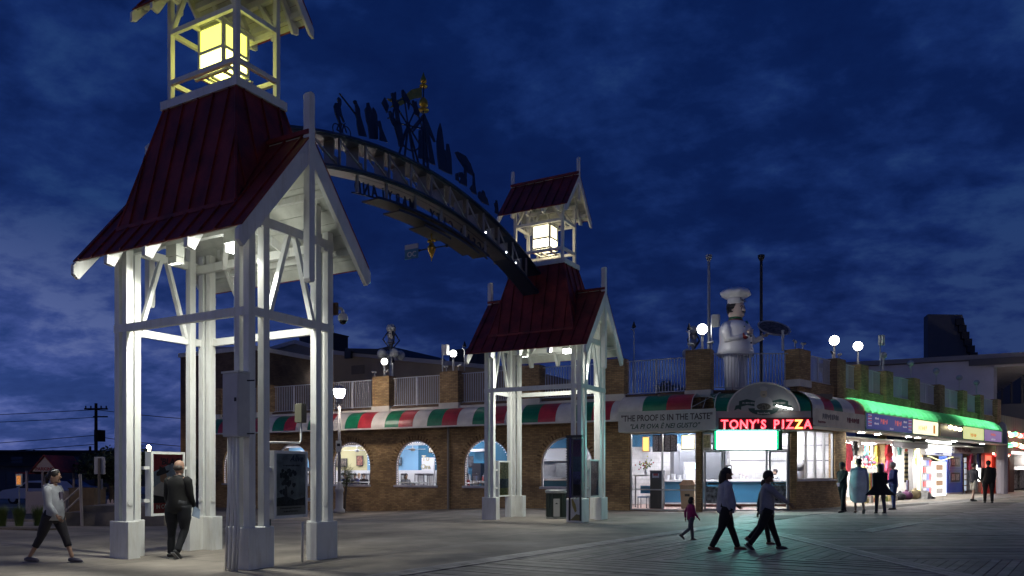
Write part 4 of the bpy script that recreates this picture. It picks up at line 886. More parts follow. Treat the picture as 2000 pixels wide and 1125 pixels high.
# translucent green dome lit from inside
GT = bpy.data.materials.new('translucent_green'); GT.use_nodes = True; n_ = GT.node_tree; pb = n_.nodes['Principled BSDF']; pb.inputs['Base Color'].default_value = (.04, .36, .15, 1); pb.inputs['Roughness'].default_value = .4
tr = n_.nodes.new('ShaderNodeBsdfTranslucent'); tr.inputs[0].default_value = (.16, .72, .36, 1); mx = n_.nodes.new('ShaderNodeMixShader'); mx.inputs[0].default_value = .6
n_.links.new(pb.outputs[0], mx.inputs[1]); n_.links.new(tr.outputs[0], mx.inputs[2]); n_.links.new(mx.outputs[0], n_.nodes['Material Output'].inputs[0])
a5 = part('green_awning', MB().box(4.5, 26.8, -.93, -.88, 3.24, 3.30), AW['g'], b, W)
nseg = 30
for k in range(nseg):
    x0 = 4.52+k*22.2/nseg; x1 = 4.52+(k+1)*22.2/nseg; mb = MB(); n2 = 6
    for j in range(4):     # each bay of cloth billows a little
        u0, u1 = j/4, (j+1)/4; r0, r1 = 1+.10*sin(pi*u0), 1+.10*sin(pi*u1); xa, xb = x0+(x1-x0)*u0, x0+(x1-x0)*u1
        for q in range(n2):
            a0, a1 = pi/2*q/n2, pi/2*(q+1)/n2
            f4 = lambda x_, r_, a_: (x_, -.92*sin(a_)*r_, 3.97+.64*cos(a_)*r_)
            mb.add([f4(xa, r0, a0), f4(xb, r1, a0), f4(xb, r1, a1), f4(xa, r0, a1)], [(0, 3, 2, 1)])
    part('awning_panel', mb, GT, a5, W)
for x_ in (4.5, 10.25, 14.15, 18.35, 22.6, 26.75): part('sign_divider', MB().box(x_-.06, x_+.06, -.95, -.86, 3.24, 4.02), AW['g'], a5, W)
LIT = lambda c, s_: lamp('awning_tube', 'AREA', (c, -.42, 3.99), s_, (.75, 1, .72), 2.2, (pi, 0, 0), None, size_y=.3)
for c, s_ in ((5.8, 52), (8.2, 44), (10.6, 40), (12.8, 26), (19.6, 40), (22.0, 44), (24.6, 58)):
    l_ = LIT(c, s_); l_.parent = b; l_.matrix_basis = WM[b.name].inverted() @ W @ Matrix.Translation((c, -.40, 3.45)) @ Matrix.Rotation(pi+.55, 4, 'X')
# signs on the green awning
def wsign(x0, x1, m, name='fascia_sign', z0=3.30, z1=3.96): return part(name, MB().box(x0, x1, -.945, -.90, z0, z1), m, b, W)
BLUE = mat('sign_blue', (.012, .03, .20), .45, emit=(.02, .04, .35), es=.35); wsign(4.66, 10.18, BLUE)
Wt = mat('sign_cream_lit', (.6, .6, .62), .5, emit=(.6, .6, .7), es=.35); Rd = mat('sign_red_lit', (.5, .05, .05), .5, emit=(.8, .2, .18), es=.5)
T_ = lambda s_, sz, m, x_, z_, **k: text('sign_lettering', s_, sz, m, b, W @ Matrix.Translation((x_, -.952, z_)), .002, **k)
T_('~4', .36, Rd, 6.6, 3.55, bold=.012); T_('~4', .36, Rd, 8.35, 3.55, bold=.012); T_('~5', .15, Wt, 5.75, 3.72); T_('~6', .14, Wt, 5.7, 3.5); T_('~5', .15, Wt, 9.25, 3.72); T_('~7', .12, Wt, 9.2, 3.5); T_('~5', .15, Wt, 7.5, 3.34)
for k in range(7):
    for x_ in (4.95, 9.9): part('sign_stripe', MB().box(x_-.2, x_+.2, -.952, -.9455, 3.42+k*.075, 3.45+k*.075), Rd if k % 2 else Wt, b, W)
wsign(10.35, 14.05, glow('sign_warm', (1, .93, .58), 1.35)); YO = mat('sign_orange', (.5, .18, .02), .5, emit=(.8, .3, .03), es=.5)
T_('~5', .42, mat('sign_pale_gold', (.6, .5, .2), .5, emit=(.85, .68, .3), es=.8), 11.7, 3.45, bold=.01); part('sign_cup', MB().box(13.3, 13.6, -.955, -.946, 3.38, 3.8), YO, b, W)
wsign(14.25, 18.25, mat('sign_dark', (.03, .025, .05), .5)); part('sign_frame_gold', MB().box(14.25, 14.45, -.955, -.946, 3.3, 3.96), mat('dim_gold', (.3, .22, .04), .5), b, W)
for k in range(3): 
    t_ = solo('bulb', MB().ball((0, 0, 0), .10, 10, 6), glow('warm_bulb', (1, .86, .5), 14), W @ Matrix.Translation((15.6+k*.85, -1.08, 3.80-.03*k)), ('left', 'middle', 'right')[k]+' one of three round warm bulbs before the dark fascia sign', 'bulb', 'row of three bulbs on the green awning')
wsign(18.45, 22.5, glow('sign_lime', (.85, .9, .35), .75)); T_('~6', .34, YO, 20.4, 3.42, bold=.01)
wsign(22.7, 26.6, mat('sign_violet', (.16, .08, .25), .5, emit=(.4, .25, .55), es=.5)); T_('~7', .26, Rd, 24.6, 3.62, bold=.006); T_('~8', .2, Wt, 24.6, 3.36)
# ---- tall blocks behind the terrace
t = thing('rear_block', F @ Matrix.Translation((-27.4, 3.0, -.4)), 'dark brown brick block with a flat parapet left of the arched facade', 'building')
part('wall', MB().box(-3.3, 3.1, 0, 10, -1, 9.15), BRICKD, t); part('parapet', MB().box(-3.4, 3.2, -.1, 10.1, 9.15, 9.4), CREAM, t); part('side_wall', MB().box(3.1, 3.35, -2.8, 6, -1, 5.0), BRICKD, t)
part('low_wall', MB().box(-3.2, .4, -1.4, -1.1, -.6, 2.9), mat('weathered_plywood', (.24, .19, .12), .8, noise_s=2), t)
for x_ in (-2.6, -.9): part('wall_patch', MB().box(x_, x_+.3, -1.42, -1.401, 2.4, 2.7), CREAM, t)
t = thing('wall_lamp', F @ Matrix.Translation((-31.3, 1.2, 2.8)), 'small warm lamp on a post by the dark brick block at the left', 'lamp')
part('lamp_head', MB().lathe([(.05, 0), (.11, .1), (.13, .3), (.06, .38), (.01, .4)], 10), glow('small_warm_lamp', (1, .78, .45), 30), t); part('pole', MB().tube([(0, 0, -3.6), (0, 0, 0)], .05, 8), DARK, t)
t = thing('rear_building', F @ Matrix.Translation((-16, 8.5, 4.4)), 'tan stucco building with low gabled parapet behind the roof terrace', 'building')
part('wall', MB().prism([(-18, 0, -4.8), (7.6, 0, -4.8), (7.6, 0, 2.7), (3.4, 0, 3.3), (-6.97, 0, 4.8), (-10.2, 0, 5.75), (-12.5, 0, 5.45), (-18, 0, 5.9)], (0, 9, 0)), STUCCO, t)
cp = MB(); cpp = [(7.7, 2.68), (3.4, 3.3), (-6.97, 4.8), (-10.2, 5.75), (-12.5, 5.45), (-18, 5.9)]
for a_, c_ in zip(cpp[:-1], cpp[1:]): cp.beam((a_[0], -.06, a_[1]+.02), (c_[0], -.06, c_[1]+.02), .3, .24, (0, 0, 1))
part('coping', cp, mat('coping_grey', (.32, .31, .32), .7), t)
rf = MB(); rf.prism([(-5.8, -.3, 4.72), (-1.6, -.3, 4.15), (-2.3, -.3, 4.85), (-3.2, -.3, 4.75), (-5.8, -.3, 4.98)], (0, 6, 0)); part('dark_roof', rf, DARK, t)
part('exhaust_duct', MB().box(-5.7, -5.2, -.5, -.31, 4.3, 4.75), DARK, t)
for x_, z_, w_, h_ in ((-5.0, 3.6, 1.0, .55), (-6.0, 2.4, .28, .3), (-2.9, 3.85, .5, .3), (-8.4, 3.6, .3, .3)): part('vent', MB().box(x_-w_/2, x_+w_/2, -.07, 0, z_-h_/2, z_+h_/2), mat('vent_brown', (.16, .13, .10), .8), t)
part('door', MB().box(-12.6, -11.7, -.04, 0, .1, 2.6), DARK, t)
for (x_, y_, w_, h_, lab) in ((-11.6, 3, 2.6, 1.9, 'black rooftop air unit above the gabled parapet'), (.9, 3, 2.0, 1.3, 'dark box-shaped rooftop unit right of the five-globe lamp')):
    t = thing('rooftop_unit', F @ Matrix.Translation((-16+x_, 8.5+y_, 9.4 if x_ < 0 else 7.9)), lab, 'rooftop unit'); part('casing', MB().box(-w_/2, w_/2, 0, 2.2, 0, h_), DARK, t); part('unit_cap', MB().box(-w_/2-.05, w_/2+.05, -.05, 2.25, h_, h_+.08), DARK, t)
t = thing('exit_lamp', F @ Matrix.Translation((-28.6, 8.35, 7.3)), 'small red lamp on the tan wall above the terrace', 'lamp'); part('lens', MB().ball((0, 0, 0), .13, 10, 6), glow('red_lamp', (1, .03, .08), 5), t); part('base', MB().box(-.1, .1, 0, .15, -.25, -.1), DARK, t)
t = thing('wall_pack_lamp', F @ Matrix.Translation((-24.1, 8.25, 7.6)), 'white wall lamp on the tan building', 'lamp'); part('lens', MB().box(-.12, .12, -.06, .0, -.3, .3), glow('wall_pack', (.95, .95, 1), 12), t); part('housing', MB().box(-.16, .16, 0, .1, -.34, .34), GRAYM, t)
# white motel at the right end
Q = frame(31.5, 62, 0, .90, -.436)
t = thing('motel', Q, 'pale grey motel block with projecting roof and dark balconies at the right end', 'motel')
MW = mat('motel_stucco', (.62, .60, .64), .85, noise_s=.4, noise_a=.08); MD = mat('motel_dark_panel', (.12, .115, .115), .8); MG = mat('motel_siding', (.5, .46, .42), .8, noise_s=1)  # MD is the dark grey of balcony panels, fascia, doors, windows and posts
part('wall', MB().box(-6, 6.3, 0, 24, 0, 10.2), MW, t); part('roof', MB().box(-6.3, 9.4, -.4, 24.5, 10.25, 10.6), mat('roof_edge', (.25, .24, .24), .7), t)
part('roof_fascia', MB().box(4.6, 9.45, -.46, -.41, 9.75, 10.26), MD, t)
part('floor_slab', MB().box(6.3, 9.1, -.1, 24, 5.0, 5.4), MW, t); part('floor_slab', MB().box(6.3, 9.1, -.1, 24, 9.6, 10.0), MW, t); part('floor_slab', MB().box(6.3, 9.1, -.1, 24, 1.7, 1.95), MW, t)
part('balcony_wall', MB().box(6.3, 6.5, .0, 24, .1, 9.6), MG, t)
for z_ in (5.4, 1.95):
    part('balcony_panel', MB().box(9.0, 9.1, 0, 24, z_+.05, z_+1.35), MD, t); part('balcony_rail', MB().box(8.95, 9.15, 0, 24, z_+1.36, z_+1.44), MW, t); part('balcony_front', MB().box(6.5, 9.0, -.05, .03, z_+.05, z_+1.35), MD, t)
for z_ in (5.45, 2.0):
    for y_ in (.6, 4.0, 7.4, 10.8, 14.2): 
        dr = part('door', MB().box(6.5, 6.56, y_, y_+1.0, z_, z_+2.3), MD, t); part('window', MB().box(6.5, 6.56, y_+1.5, y_+2.9, z_+.8, z_+2.2), MD, t)
for y_ in (0, 6, 12, 18): part('post', MB().box(8.9, 9.05, y_, y_+.2, 0, 9.6), MD, t)
t = thing('stair_tower', frame(37.9, 70, 0, .96, -.28), 'dark rooftop stair tower with a jagged side above the motel', 'building')
part('wall', MB().prism([(0, 0, 8), (3.5, 0, 8), (3.5, 0, 12.6), (3.2, 0, 14.0), (2.8, 0, 15.7), (0, 0, 15.9)], (0, 1.6, 0)), mat('night_grey_wall', (.10, .10, .11), .9), t)
stp = MB()
for k in range(6): stp.box(2.2+k*.22, 2.8+k*.22, -.5, -.01, 15.3-k*.62-.6, 15.3-k*.62)
part('outer_stair', stp, DARK, t)
t = thing('far_hotel', frame(62, 88, 0, .80, -.6), 'dark low hotel roof at the right edge behind the motel', 'building'); part('wall', MB().box(-10, 20, 0, 20, 0, 13.2), mat('night_grey_wall', (.1, .1, .11)), t); part('roof', MB().box(-10.4, 20, -.4, 20, 13.2, 13.6), DARK, t)
# grey fence wall under motel and red shop
ORD = ['first', 'second', 'third', 'fourth', 'fifth', 'sixth', 'seventh', 'eighth', 'ninth', 'tenth', 'eleventh', 'twelfth']
# ------------------------------------------------------------------ lamps and things on the terrace
GLOBE_ON = glow('globe_lit', (1, .97, .92), 16); GLOBE_OFF = mat('globe_unlit', (.40, .42, .42), .25)
POST_W = mat('lamp_post_white', (.5, .5, .5), .5)
def globe(G, x, z, lit, label, g_, h=.42, r=.155, y=.16, group='globe lamps on the terrace pillars'):
    t = thing('globe_lamp', G @ Matrix.Translation((x, y, z)), label, 'globe lamp', group)
    part('post', MB().tube([(0, 0, 0), (0, 0, h)], .045, 8), POST_W, t); part('collar', MB().lathe([(.08, h-.03), (.07, h+.03)], 10), POST_W, t)
    part('globe', MB().ball((0, 0, h+r), r, 14, 8), GLOBE_ON if lit else GLOBE_OFF, t, smooth=True)
    if lit: lamp('globe_light', 'POINT', (0, -.02, h+r), 26, (1, .96, .9), r+.02, None, t)
    return t
globe(F, -12.4, 6.15, True, 'lit globe lamp on the pillar below the five-globe lamp', 1, .58)
globe(F, -8.45, 6.15, True, 'lit globe lamp between two thin torches on the pillar left of the far tower', 1, .68)
globe(F, 3.0, 6.27, True, 'lit globe lamp on the pillar left of the chef statue', 1, .62, .20)
globe(W, 4.0, 6.22, True, 'nearer of the two lit globe lamps right of the chef', 1, .62, .20)
globe(W, 6.57, 6.22, True, 'farther of the two lit globe lamps right of the chef', 1, .68, .20)
for k, (x, wd) in enumerate(((9.66, 'first'), (13.5, 'second'), (17.6, 'third'), (21.9, 'fourth'), (25.5, 'fifth'))):
    globe(W, x, 6.22, False, wd+' unlit globe lamp along the right wing pillars, counted from the lit ones', 1, .62, .17)
def torch(G, x, y, z, h, label):
    t = thing('torch', G @ Matrix.Translation((x, y, z)), label, 'torch', 'thin metal torches on the terrace')
    part('pole', MB().tube([(0, 0, 0), (0, 0, h)], .022, 6), GRAYM, t); part('cone', MB().lathe([(.02, h-.04), (.09, h), (.085, h+.03), (.01, h+.24)], 10), DARK, t); part('arm', MB().tube([(0, 0, h-.15), (-.12, 0, h-.05)], .02, 6), GRAYM, t)
torch(F, -7.8, .1, 6.15, 1.1, 'thin torch right of the lit globe near the far tower'); torch(F, .25, .1, 4.7, 2.7, 'thin torch with a cone just right of the far tower'); torch(F, 2.5, .1, 6.27, .85, 'thin torch beside the lit globe left of the chef'); torch(F, -12.0, .3, 6.15, .7, 'short torch beside the five-globe lamp')
def spots(G, x, z, label):
    t = thing('spot_lamps', G @ Matrix.Translation((x, .1, z)), label, 'spot lamps', 'small spot lamps on the pillars')
    for s in (-1, 1):
        part('stem', MB().tube([(s*.32, 0, 0), (s*.36, 0, .26)], .022, 6), GRAYM, t); part('head', MB().tube([(s*.26, 0, .24), (s*.5, -.02, .28)], .05, 8), GRAYM, t)
for G, x, z, lb in ((F, -12.6, 6.15, 'pair of grey spot lamps on the leftmost visible brick pillar'), (F, -8.45, 6.15, 'pair of grey spot lamps flanking the globe left of the far tower'), (F, 2.95, 6.27, 'pair of small spot lamps on the pillar left of the chef'), (W, .5, 6.27, 'pair of small spot lamps on the pillar right of the chef'), (W, 4.0, 6.22, 'pair of small spot lamps below the nearer lit globe on the right')): spots(G, x, z, lb)
for G, x, y, z0, z1, lb in ((F, -9.0, .1, 6.15, 7.4, 'white speaker box on a thin pole left of the lit globe by the far tower'), (W, 9.1, .1, 6.22, 7.9, 'pale speaker box on a pole beside the first unlit globe on the right'), (F, 3.35, .2, 6.27, 7.6, 'small pale speaker box on a pole above the lit globe by the chef')):
    t = thing('speaker_box', G @ Matrix.Translation((x, y, z0)), lb, 'speaker'); part('pole', MB().tube([(0, 0, 0), (0, 0, z1-z0)], .025, 6), GRAYM, t); part('box', MB().box(.02, .3, -.1, .1, z1-z0-.45, z1-z0), WHITE2, t)
t = thing('pipe_stub', M @ Matrix.Translation((3.3, .3, 6.27)), 'short white pipe standing on the pillar right of the chef statue', 'pipe'); part('pipe', MB().tube([(0, 0, 0), (0, 0, .75)], .05, 8), POST_W, t); part('cap', MB().tube([(0, 0, .75), (0, 0, .8)], .06, 8), POST_W, t)
# five-globe street lamp behind the terrace
def five_globe(loc, label, sc_=1.):
    t = thing('cluster_lamp', Matrix.Translation(loc) @ Matrix.Scale(sc_, 4), label, 'street lamp', 'unlit cluster lamps')
    part('post', MB().tube([(0, 0, -2.6), (0, 0, 1.5)], .09, 10), GRAYM, t, smooth=True)
    for k in range(4):
        a = k*pi/2+.5; c = (.52*cos(a), .52*sin(a)); mb = MB(); mb.tube([(0, 0, 1.0), (c[0]*.6, c[1]*.6, .95), (c[0], c[1], 1.15), (c[0], c[1], 1.25)], .03, 6); part('arm', mb, GRAYM, t)
        part('globe', MB().ball((c[0], c[1], .97), .26, 14, 8, 1.05), GLOBE_OFF, t, smooth=True)
        cr = MB(); cr.tube([(0, 0, 1.2), (c[0]*.9, c[1]*.9, 1.75), (c[0]*.3, c[1]*.3, 2.2)], .035, 6); part('scroll', cr, DARK, t)
    part('globe', MB().ball((0, 0, 2.35), .26, 14, 8), GLOBE_OFF, t, smooth=True); part('crown', MB().lathe([(.12, 1.5), (.22, 1.6), (.15, 1.8), (.24, 2.05), (.12, 2.12)], 12), GRAYM, t)
five_globe((-6.45, 41, 6.85), 'unlit five-globe lamp rising behind the terrace left of the far tower'); five_globe((8.35, 35.3, 6.2), 'unlit globe cluster partly behind the lit globe left of the chef', .8)
for x, y, z1, lb, m in ((8.25, 32.2, 10.55, 'left of the two tall bare poles, behind the globe left of the chef', GRAYM), (10.45, 32.2, 10.55, 'right of the two tall bare poles, just right of the chef statue', DARK)):
    t = thing('tall_pole', (x, y, 4.6), lb, 'pole', 'tall bare poles on the terrace'); part('pole', MB().tube([(0, 0, 0), (0, 0, z1-4.6)], [.075, .06], 8), m, t); part('pole_head', MB().lathe([(.06, z1-4.75), (.14, z1-4.6), (.15, z1-4.5), (.1, z1-4.48)], 10), m, t)
# chef statue
cs = thing('chef_statue', Matrix.Translation((9.08, 31.2, 4.6)) @ RZ(-.75) @ Matrix.Diagonal((1.16, 1.24, 1, 1)), 'giant chef statue with moustache and tall hat holding out a round tray on the roof', 'statue')
SW = mat('statue_white', (.78, .79, .82), .45, noise_s=2, noise_a=.06); SS = mat('statue_skin', (.62, .50, .42), .5); SK = mat('statue_black', (.015, .013, .013), .4); SG_ = mat('statue_green', (.02, .14, .06), .5); SR_ = mat('statue_red', (.25, .03, .03), .5)
mb = MB(); mb.lathe([(.60, 1.66), (.64, 1.70), (.60, 1.95), (.55, 2.25), (.56, 2.55), (.55, 2.80), (.46, 2.97), (.30, 3.06), (.19, 3.12), (.17, 3.24)], 26, sx=.95, sy=1.08); part('jacket', mb, SW, cs, smooth=True)
UPH = WM[cs.name] @ Matrix.Translation((0, 0, .13)); UPA = WM[cs.name] @ Matrix.Translation((0, 0, .24))
for s in (-1, 1):
    mb = MB(); mb.lathe([(.22, 0), (.24, .7), (.28, 1.75)], 14, (0, s*.27, 0)); part('trouser_leg', mb, SW, cs, smooth=True)
    for k in range(5):
        a = k*2*pi/5+.4; mb = MB(); mb.beam((.205*cos(a), s*.27+.205*sin(a), .02), (.235*cos(a), s*.27++.01+.245*sin(a), 1.72), .05, .02); part('trouser_stripe', mb, SG_ if k % 2 else SR_, cs)
    mb = MB(); mb.ball((.12, s*.27, .05), .2, 12, 6, .4, 1.6); part('shoe', mb, SK, cs, smooth=True)
mb = MB(); mb.lathe([(.15, 3.05), (.23, 3.12), (.26, 3.22), (.27, 3.4), (.26, 3.58), (.24, 3.66)], 20, (.02, 0, 0), 1.08, .92)
mb.ball((.31, 0, 3.36), .06, 10, 6, 1.4); mb.ball((.24, 0, 3.18), .09, 10, 6, .8); mb.ball((.02, .25, 3.36), .055, 8, 5, 1.5, .6, .5); mb.ball((.02, -.25, 3.36), .055, 8, 5, 1.5, .6, .5); part('head', mb, SS, cs, UPH, smooth=True)
mb = MB(); mb.lathe([(.275, 3.42), (.285, 3.55), (.27, 3.66)], 20, (-.035, 0, 0), 1., .95); mb.box(-.08, .04, .235, .27, 3.28, 3.5); mb.box(-.08, .04, -.27, -.235, 3.28, 3.5); mb.ball((-.12, 0, 3.35), .21, 12, 7, 1.1, .8, 1.1); part('hair', mb, SK, cs, UPH, smooth=True)
mb = MB()
for s in (-1, 1): mb.tube([(.33, 0, 3.29), (.32, s*.07, 3.285), (.29, s*.12, 3.265)], [.03, .024, .008], 6)
part('moustache', mb, SK, cs, UPH, smooth=True)
for s in (-1, 1):
    mb = MB(); mb.tube([(.30, s*.05, 3.50), (.29, s*.10, 3.52), (.26, s*.15, 3.49)], .016, 6); part('eyebrow', mb, SK, cs, UPH); part('eye', MB().ball((.275, s*.095, 3.43), .03, 8, 5, .7), SK, cs, UPH)
mb = MB(); mb.lathe([(.27, 3.62), (.28, 3.95)], 22, (.0, 0, 0)); part('hat_band', mb, SW, cs, UPH, smooth=True)
mb = MB()
prof = [(.27, 4.00), (.38, 4.06), (.49, 4.15), (.50, 4.23), (.42, 4.33), (.30, 4.40), (.02, 4.42)]
N = 32
for r_, z_ in prof: mb.v += [((r_*(1+.07*cos(8*2*pi*k/N)))*cos(2*pi*k/N), (r_*(1+.07*cos(8*2*pi*k/N)))*sin(2*pi*k/N), z_) for k in range(N)]
for i in range(len(prof)-1):
    for k in range(N): mb.f.append((i*N+k, i*N+(k+1) % N, (i+1)*N+(k+1) % N, (i+1)*N+k))
part('hat_crown', mb, SW, cs, smooth=True)
text('hat_lettering', "Tony's", .16, mat('hat_grey_ink', (.15, .15, .16), .6), cs, WM[cs.name] @ Matrix.Translation((.285, 0, 3.85)) @ RZ(pi/2), .004, bold=.003)
mb = MB(); mb.lathe([(.17, 2.98), (.24, 3.02), (.22, 3.10), (.15, 3.12)], 18); part('neckerchief_green', mb, SG_, cs, UPH, smooth=True)
mb = MB(); mb.lathe([(.22, 2.93), (.26, 2.97), (.23, 3.01)], 18); part('neckerchief_red', mb, SR_, cs, UPH, smooth=True)
mb = MB(); mb.prism([(.40, -.02, 2.92), (.46, -.30, 2.62), (.47, -.18, 2.58), (.44, .02, 2.86)], (.02, 0, 0)); mb.prism([(.40, .02, 2.92), (.44, .26, 2.6), (.46, .16, 2.56), (.44, -.02, 2.86)], (.02, 0, 0)); part('neckerchief_end', mb, SG_, cs, UPH)
mb = MB(); mb.tube([(-.05, -.44, 2.66), (-.02, -.62, 2.35), (.05, -.62, 2.02), (.3, -.45, 2.05), (.5, -.18, 2.22)], [.17, .18, .16, .12, .10], 12); part('bent_sleeve', mb, SW, cs, UPA, smooth=True)
mb = MB(); mb.ball((.56, -.10, 2.30), .12, 12, 7, .9)
for k in range(4): mb.tube([(.58, -.14+.02*k, 2.24+.05*k), (.66, -.06+.01*k, 2.25+.05*k), (.60, .02, 2.26+.05*k)], .026, 6)
mb.tube([(.54, -.14, 2.38), (.58, -.06, 2.44), (.60, 0, 2.42)], .028, 6); part('bent_hand', mb, SS, cs, UPA, smooth=True)
mb = MB(); mb.lathe([(.13, 0), (.13, .1)], 12); part('cuff', mb, SR_, cs, WM[cs.name] @ Matrix.Translation((.44, -.26, 2.36)) @ Matrix.Rotation(1.1, 4, 'Y'))
mb = MB(); mb.tube([(0, .44, 2.66), (.15, .62, 2.35), (.35, .72, 2.1), (.60, .78, 2.24)], [.17, .17, .14, .10], 12); part('tray_sleeve', mb, SW, cs, UPA, smooth=True)
mb = MB(); mb.ball((.68, .80, 2.30), .1, 10, 6, .6)
for k in range(4): mb.tube([(.68, .74+.05*k, 2.32), (.80, .74+.06*k, 2.37)], .024, 6)
mb.tube([(.62, .72, 2.32), (.66, .64, 2.37)], .026, 6); part('tray_hand', mb, SS, cs, UPA, smooth=True)
for k, z_ in enumerate((1.9, 2.15, 2.42)): part('button', MB().ball((.56-.01*k, .06, z_), .035, 8, 5), SK, cs)
TR = WM[cs.name] @ Matrix.Translation((.98, .86, 2.80)) @ RZ(.75) @ Matrix.Rotation(radians(42), 4, 'X') @ Matrix.Rotation(radians(6), 4, 'Y') @ Matrix.Scale(1.0, 4)
mb = MB(); mb.lathe([(.02, -.03), (.54, -.03), (.58, .03), (.55, .04), (.53, .0), (.02, -.005)], 30); part('tray', mb, mat('tray_grey', (.4, .4, .42), .5), cs, TR, smooth=True)
mb = MB(); mb.lathe([(.50, .0), (.50, .03), (.02, .035)], 24); part('pie', mb, mat('pie_brown', (.10, .09, .09), .8, noise_s=8, noise_a=.5), cs, TR)
# ------------------------------------------------------------------ street furniture
def acorn(loc, label, pw=1100):
    t = thing('street_lamp', loc, label, 'street lamp', 'acorn street lamps on the promenade'); LP = mat('lamp_pole_grey', (.34, .34, .36), .5)
    part('base', MB().lathe([(.26, 0), (.26, .12), (.18, .2), (.17, .9), (.21, 1.0), (.2, 1.1), (.11, 1.25), (.075, 1.4)], 14), LP, t, smooth=True)
    part('pole', MB().tube([(0, 0, 1.4), (0, 0, 5.0)], [.075, .06], 12), LP, t, smooth=True)
    part('collar', MB().lathe([(.06, 4.95), (.12, 5.0), (.13, 5.14), (.18, 5.18)], 12), LP, t)
    part('globe', MB().lathe([(.16, 5.19), (.24, 5.35), (.27, 5.55), (.22, 5.60)], 16), glow('acorn_glass', (1, .97, 1), 22), t, smooth=True)
    part('hood', MB().lathe([(.28, 5.58), (.24, 5.66), (.08, 5.72), (.03, 5.80), (.01, 5.9)], 14), LP, t, smooth=True)
    lamp('acorn_light', 'POINT', (0, 0, 5.4), pw, (1, .85, .69), .3, None, t)
    return t
gl = acorn((-7.80, 34.7, -.28), 'white acorn street lamp with notice, before the brick facade right of the near tower')
part('notice', MB().box(-.13, .13, -.16, -.14, 2.75, 3.25), WHITE2, gl); part('notice_ink', MB().box(-.07, .07, -.163, -.1605, 3.0, 3.12), DARK, gl)
part('banner_arm', MB().box(-.02, .02, -.14, -.06, 2.9, 2.95), GRAYM, gl)
# unseen acorn lamps added behind and beside the view as fill light
acorn((-11.5, -5.5, 0), 'added acorn fill lamp behind the viewer, left, lighting the faces turned this way', 2300); acorn((45, 50, .08), 'added acorn fill lamp far out of view on the right, lighting the motel', 4200); acorn((24.5, 19.5, .02), 'added acorn fill lamp out of view on the right, lighting plaza and facade', 2600); acorn((-20.5, 21.5, -.2), 'added acorn fill lamp out of view on the left, lighting the street side', 3200); acorn((10.5, -4.5, 0), 'added acorn fill lamp behind the viewer, right, lighting the faces turned this way', 2600)
# bin by the far tower
t = thing('litter_bin', (1.50, 25.9, gz(1.5, 25.9)), 'dark slatted litter bin with pale panel left of the far tower leg', 'litter bin')
BG_ = mat('bin_green', (.018, .03, .024), .5); part('body', MB().lathe([(.30, .05), (.31, .06), (.31, .84), (.30, .86)], 16, (0, 0, 0), 1.1, .9), BG_, t)
part('rim', MB().lathe([(.33, .86), (.345, .88), (.345, .95), (.30, .98), (.25, .96)], 20, (0, 0, 0), 1.1, .9), GRAYM, t); part('base', MB().lathe([(.32, 0), (.33, .05), (.3, .06)], 16, (0, 0, 0), 1.1, .9), GRAYM, t)
for k in range(18):
    a = 2*pi*k/18; 
    if 4.2 < a < 4.9: continue
    part('slat', MB().box(-.02, .02, -.012, .012, .07, .84), BG_, t, WM[t.name] @ Matrix.Translation((.345*cos(a), .285*sin(a), 0)) @ RZ(a+pi/2))
part('panel', MB().box(-.12, .09, -.315, -.30, .08, .68), mat('bin_panel', (.38, .38, .37), .5), t); part('panel_mark', MB().prism([(-.07, -.318, .50), (.04, -.318, .50), (-.015, -.318, .55)], (0, .002, 0)), DARK, t)
# mural paint on the far tower's front pedestal
dc = MB(); 
MU = mat('mural_olive', (.26, .22, .10), .7); pf = T2 @ Matrix.Translation((1.8235, -1.0461, 0))
part('mural_patch', MB().quad(*[(x_, -.003, z_) for x_, z_ in [(-.42, .0), (-.30, .10), (-.2, .20), (-.08, .18), (-.02, .10), (-.01, .0)]]), MU, t2, pf); part('mural_patch', MB().quad(*[(x_, -.003, z_) for x_, z_ in [(-.36, .66), (-.31, .67), (-.22, .5), (-.18, .3), (-.24, .25), (-.33, .45)]]), mat('mural_yellow', (.38, .32, .10), .7), t2, pf)
# two roof rails and litter sensor on left: handrail
LG = lambda x, y: gz(x, y)
HR = mat('handrail_cream', (.36, .31, .29), .5)
t = thing('handrail', (-14.1, 23.9, LG(-14.1, 23.9)), 'pale pipe handrail beside the steps left of the near tower', 'handrail')
for x, h in ((.0, .95), (.72, 1.62)):
    part('post', MB().tube([(x, 0, 0), (x-.06 if x else x, 0, h)], .045, 8), HR, t)
for z in (0, -.32): part('rail', MB().tube([(-.30, 0, .40+z*.5), (.02, 0, .62+z), (.70, 0, 1.25+z)], .03, 8), HR, t)
part('rail_end', MB().tube([(-.30, 0, .4), (-.36, 0, .35), (-.36, 0, .12), (-.30, 0, .07), (.0, 0, .1)], .03, 8), HR, t)
part('stair_block', MB().box(.1, 3.2, .15, 1.6, 0, .42), CONC, t); part('stair_block', MB().box(.6, 3.2, .25, 1.6, .42, .62), CONC, t)
# picket fence
t = thing('picket_fence', (-16.6, 31.5, -.4), 'low white picket fence behind the left leg of the near tower', 'fence'); PK = mat('picket_pink_white', (.50, .40, .40), .6)
for z in (.22, .62): part('rail', MB().box(0, 3.6, .02, .05, z, z+.08), PK, t)
x = 0; k = 0
while x < 3.55:
    part('picket', MB().prism([(x, 0, .05), (x+.085, 0, .05), (x+.085, 0, .78), (x+.0425, 0, .86), (x, 0, .78)], (0, .02, 0)), PK, t); x += .155
part('kerb_wall', MB().box(-.3, 4.5, .3, .6, -.3, .12), BRICKD, t)
part('badge', MB().tube([(1.6, -.02, .40), (1.6, -.03, .40)], .17, 14), WHITE2, t)
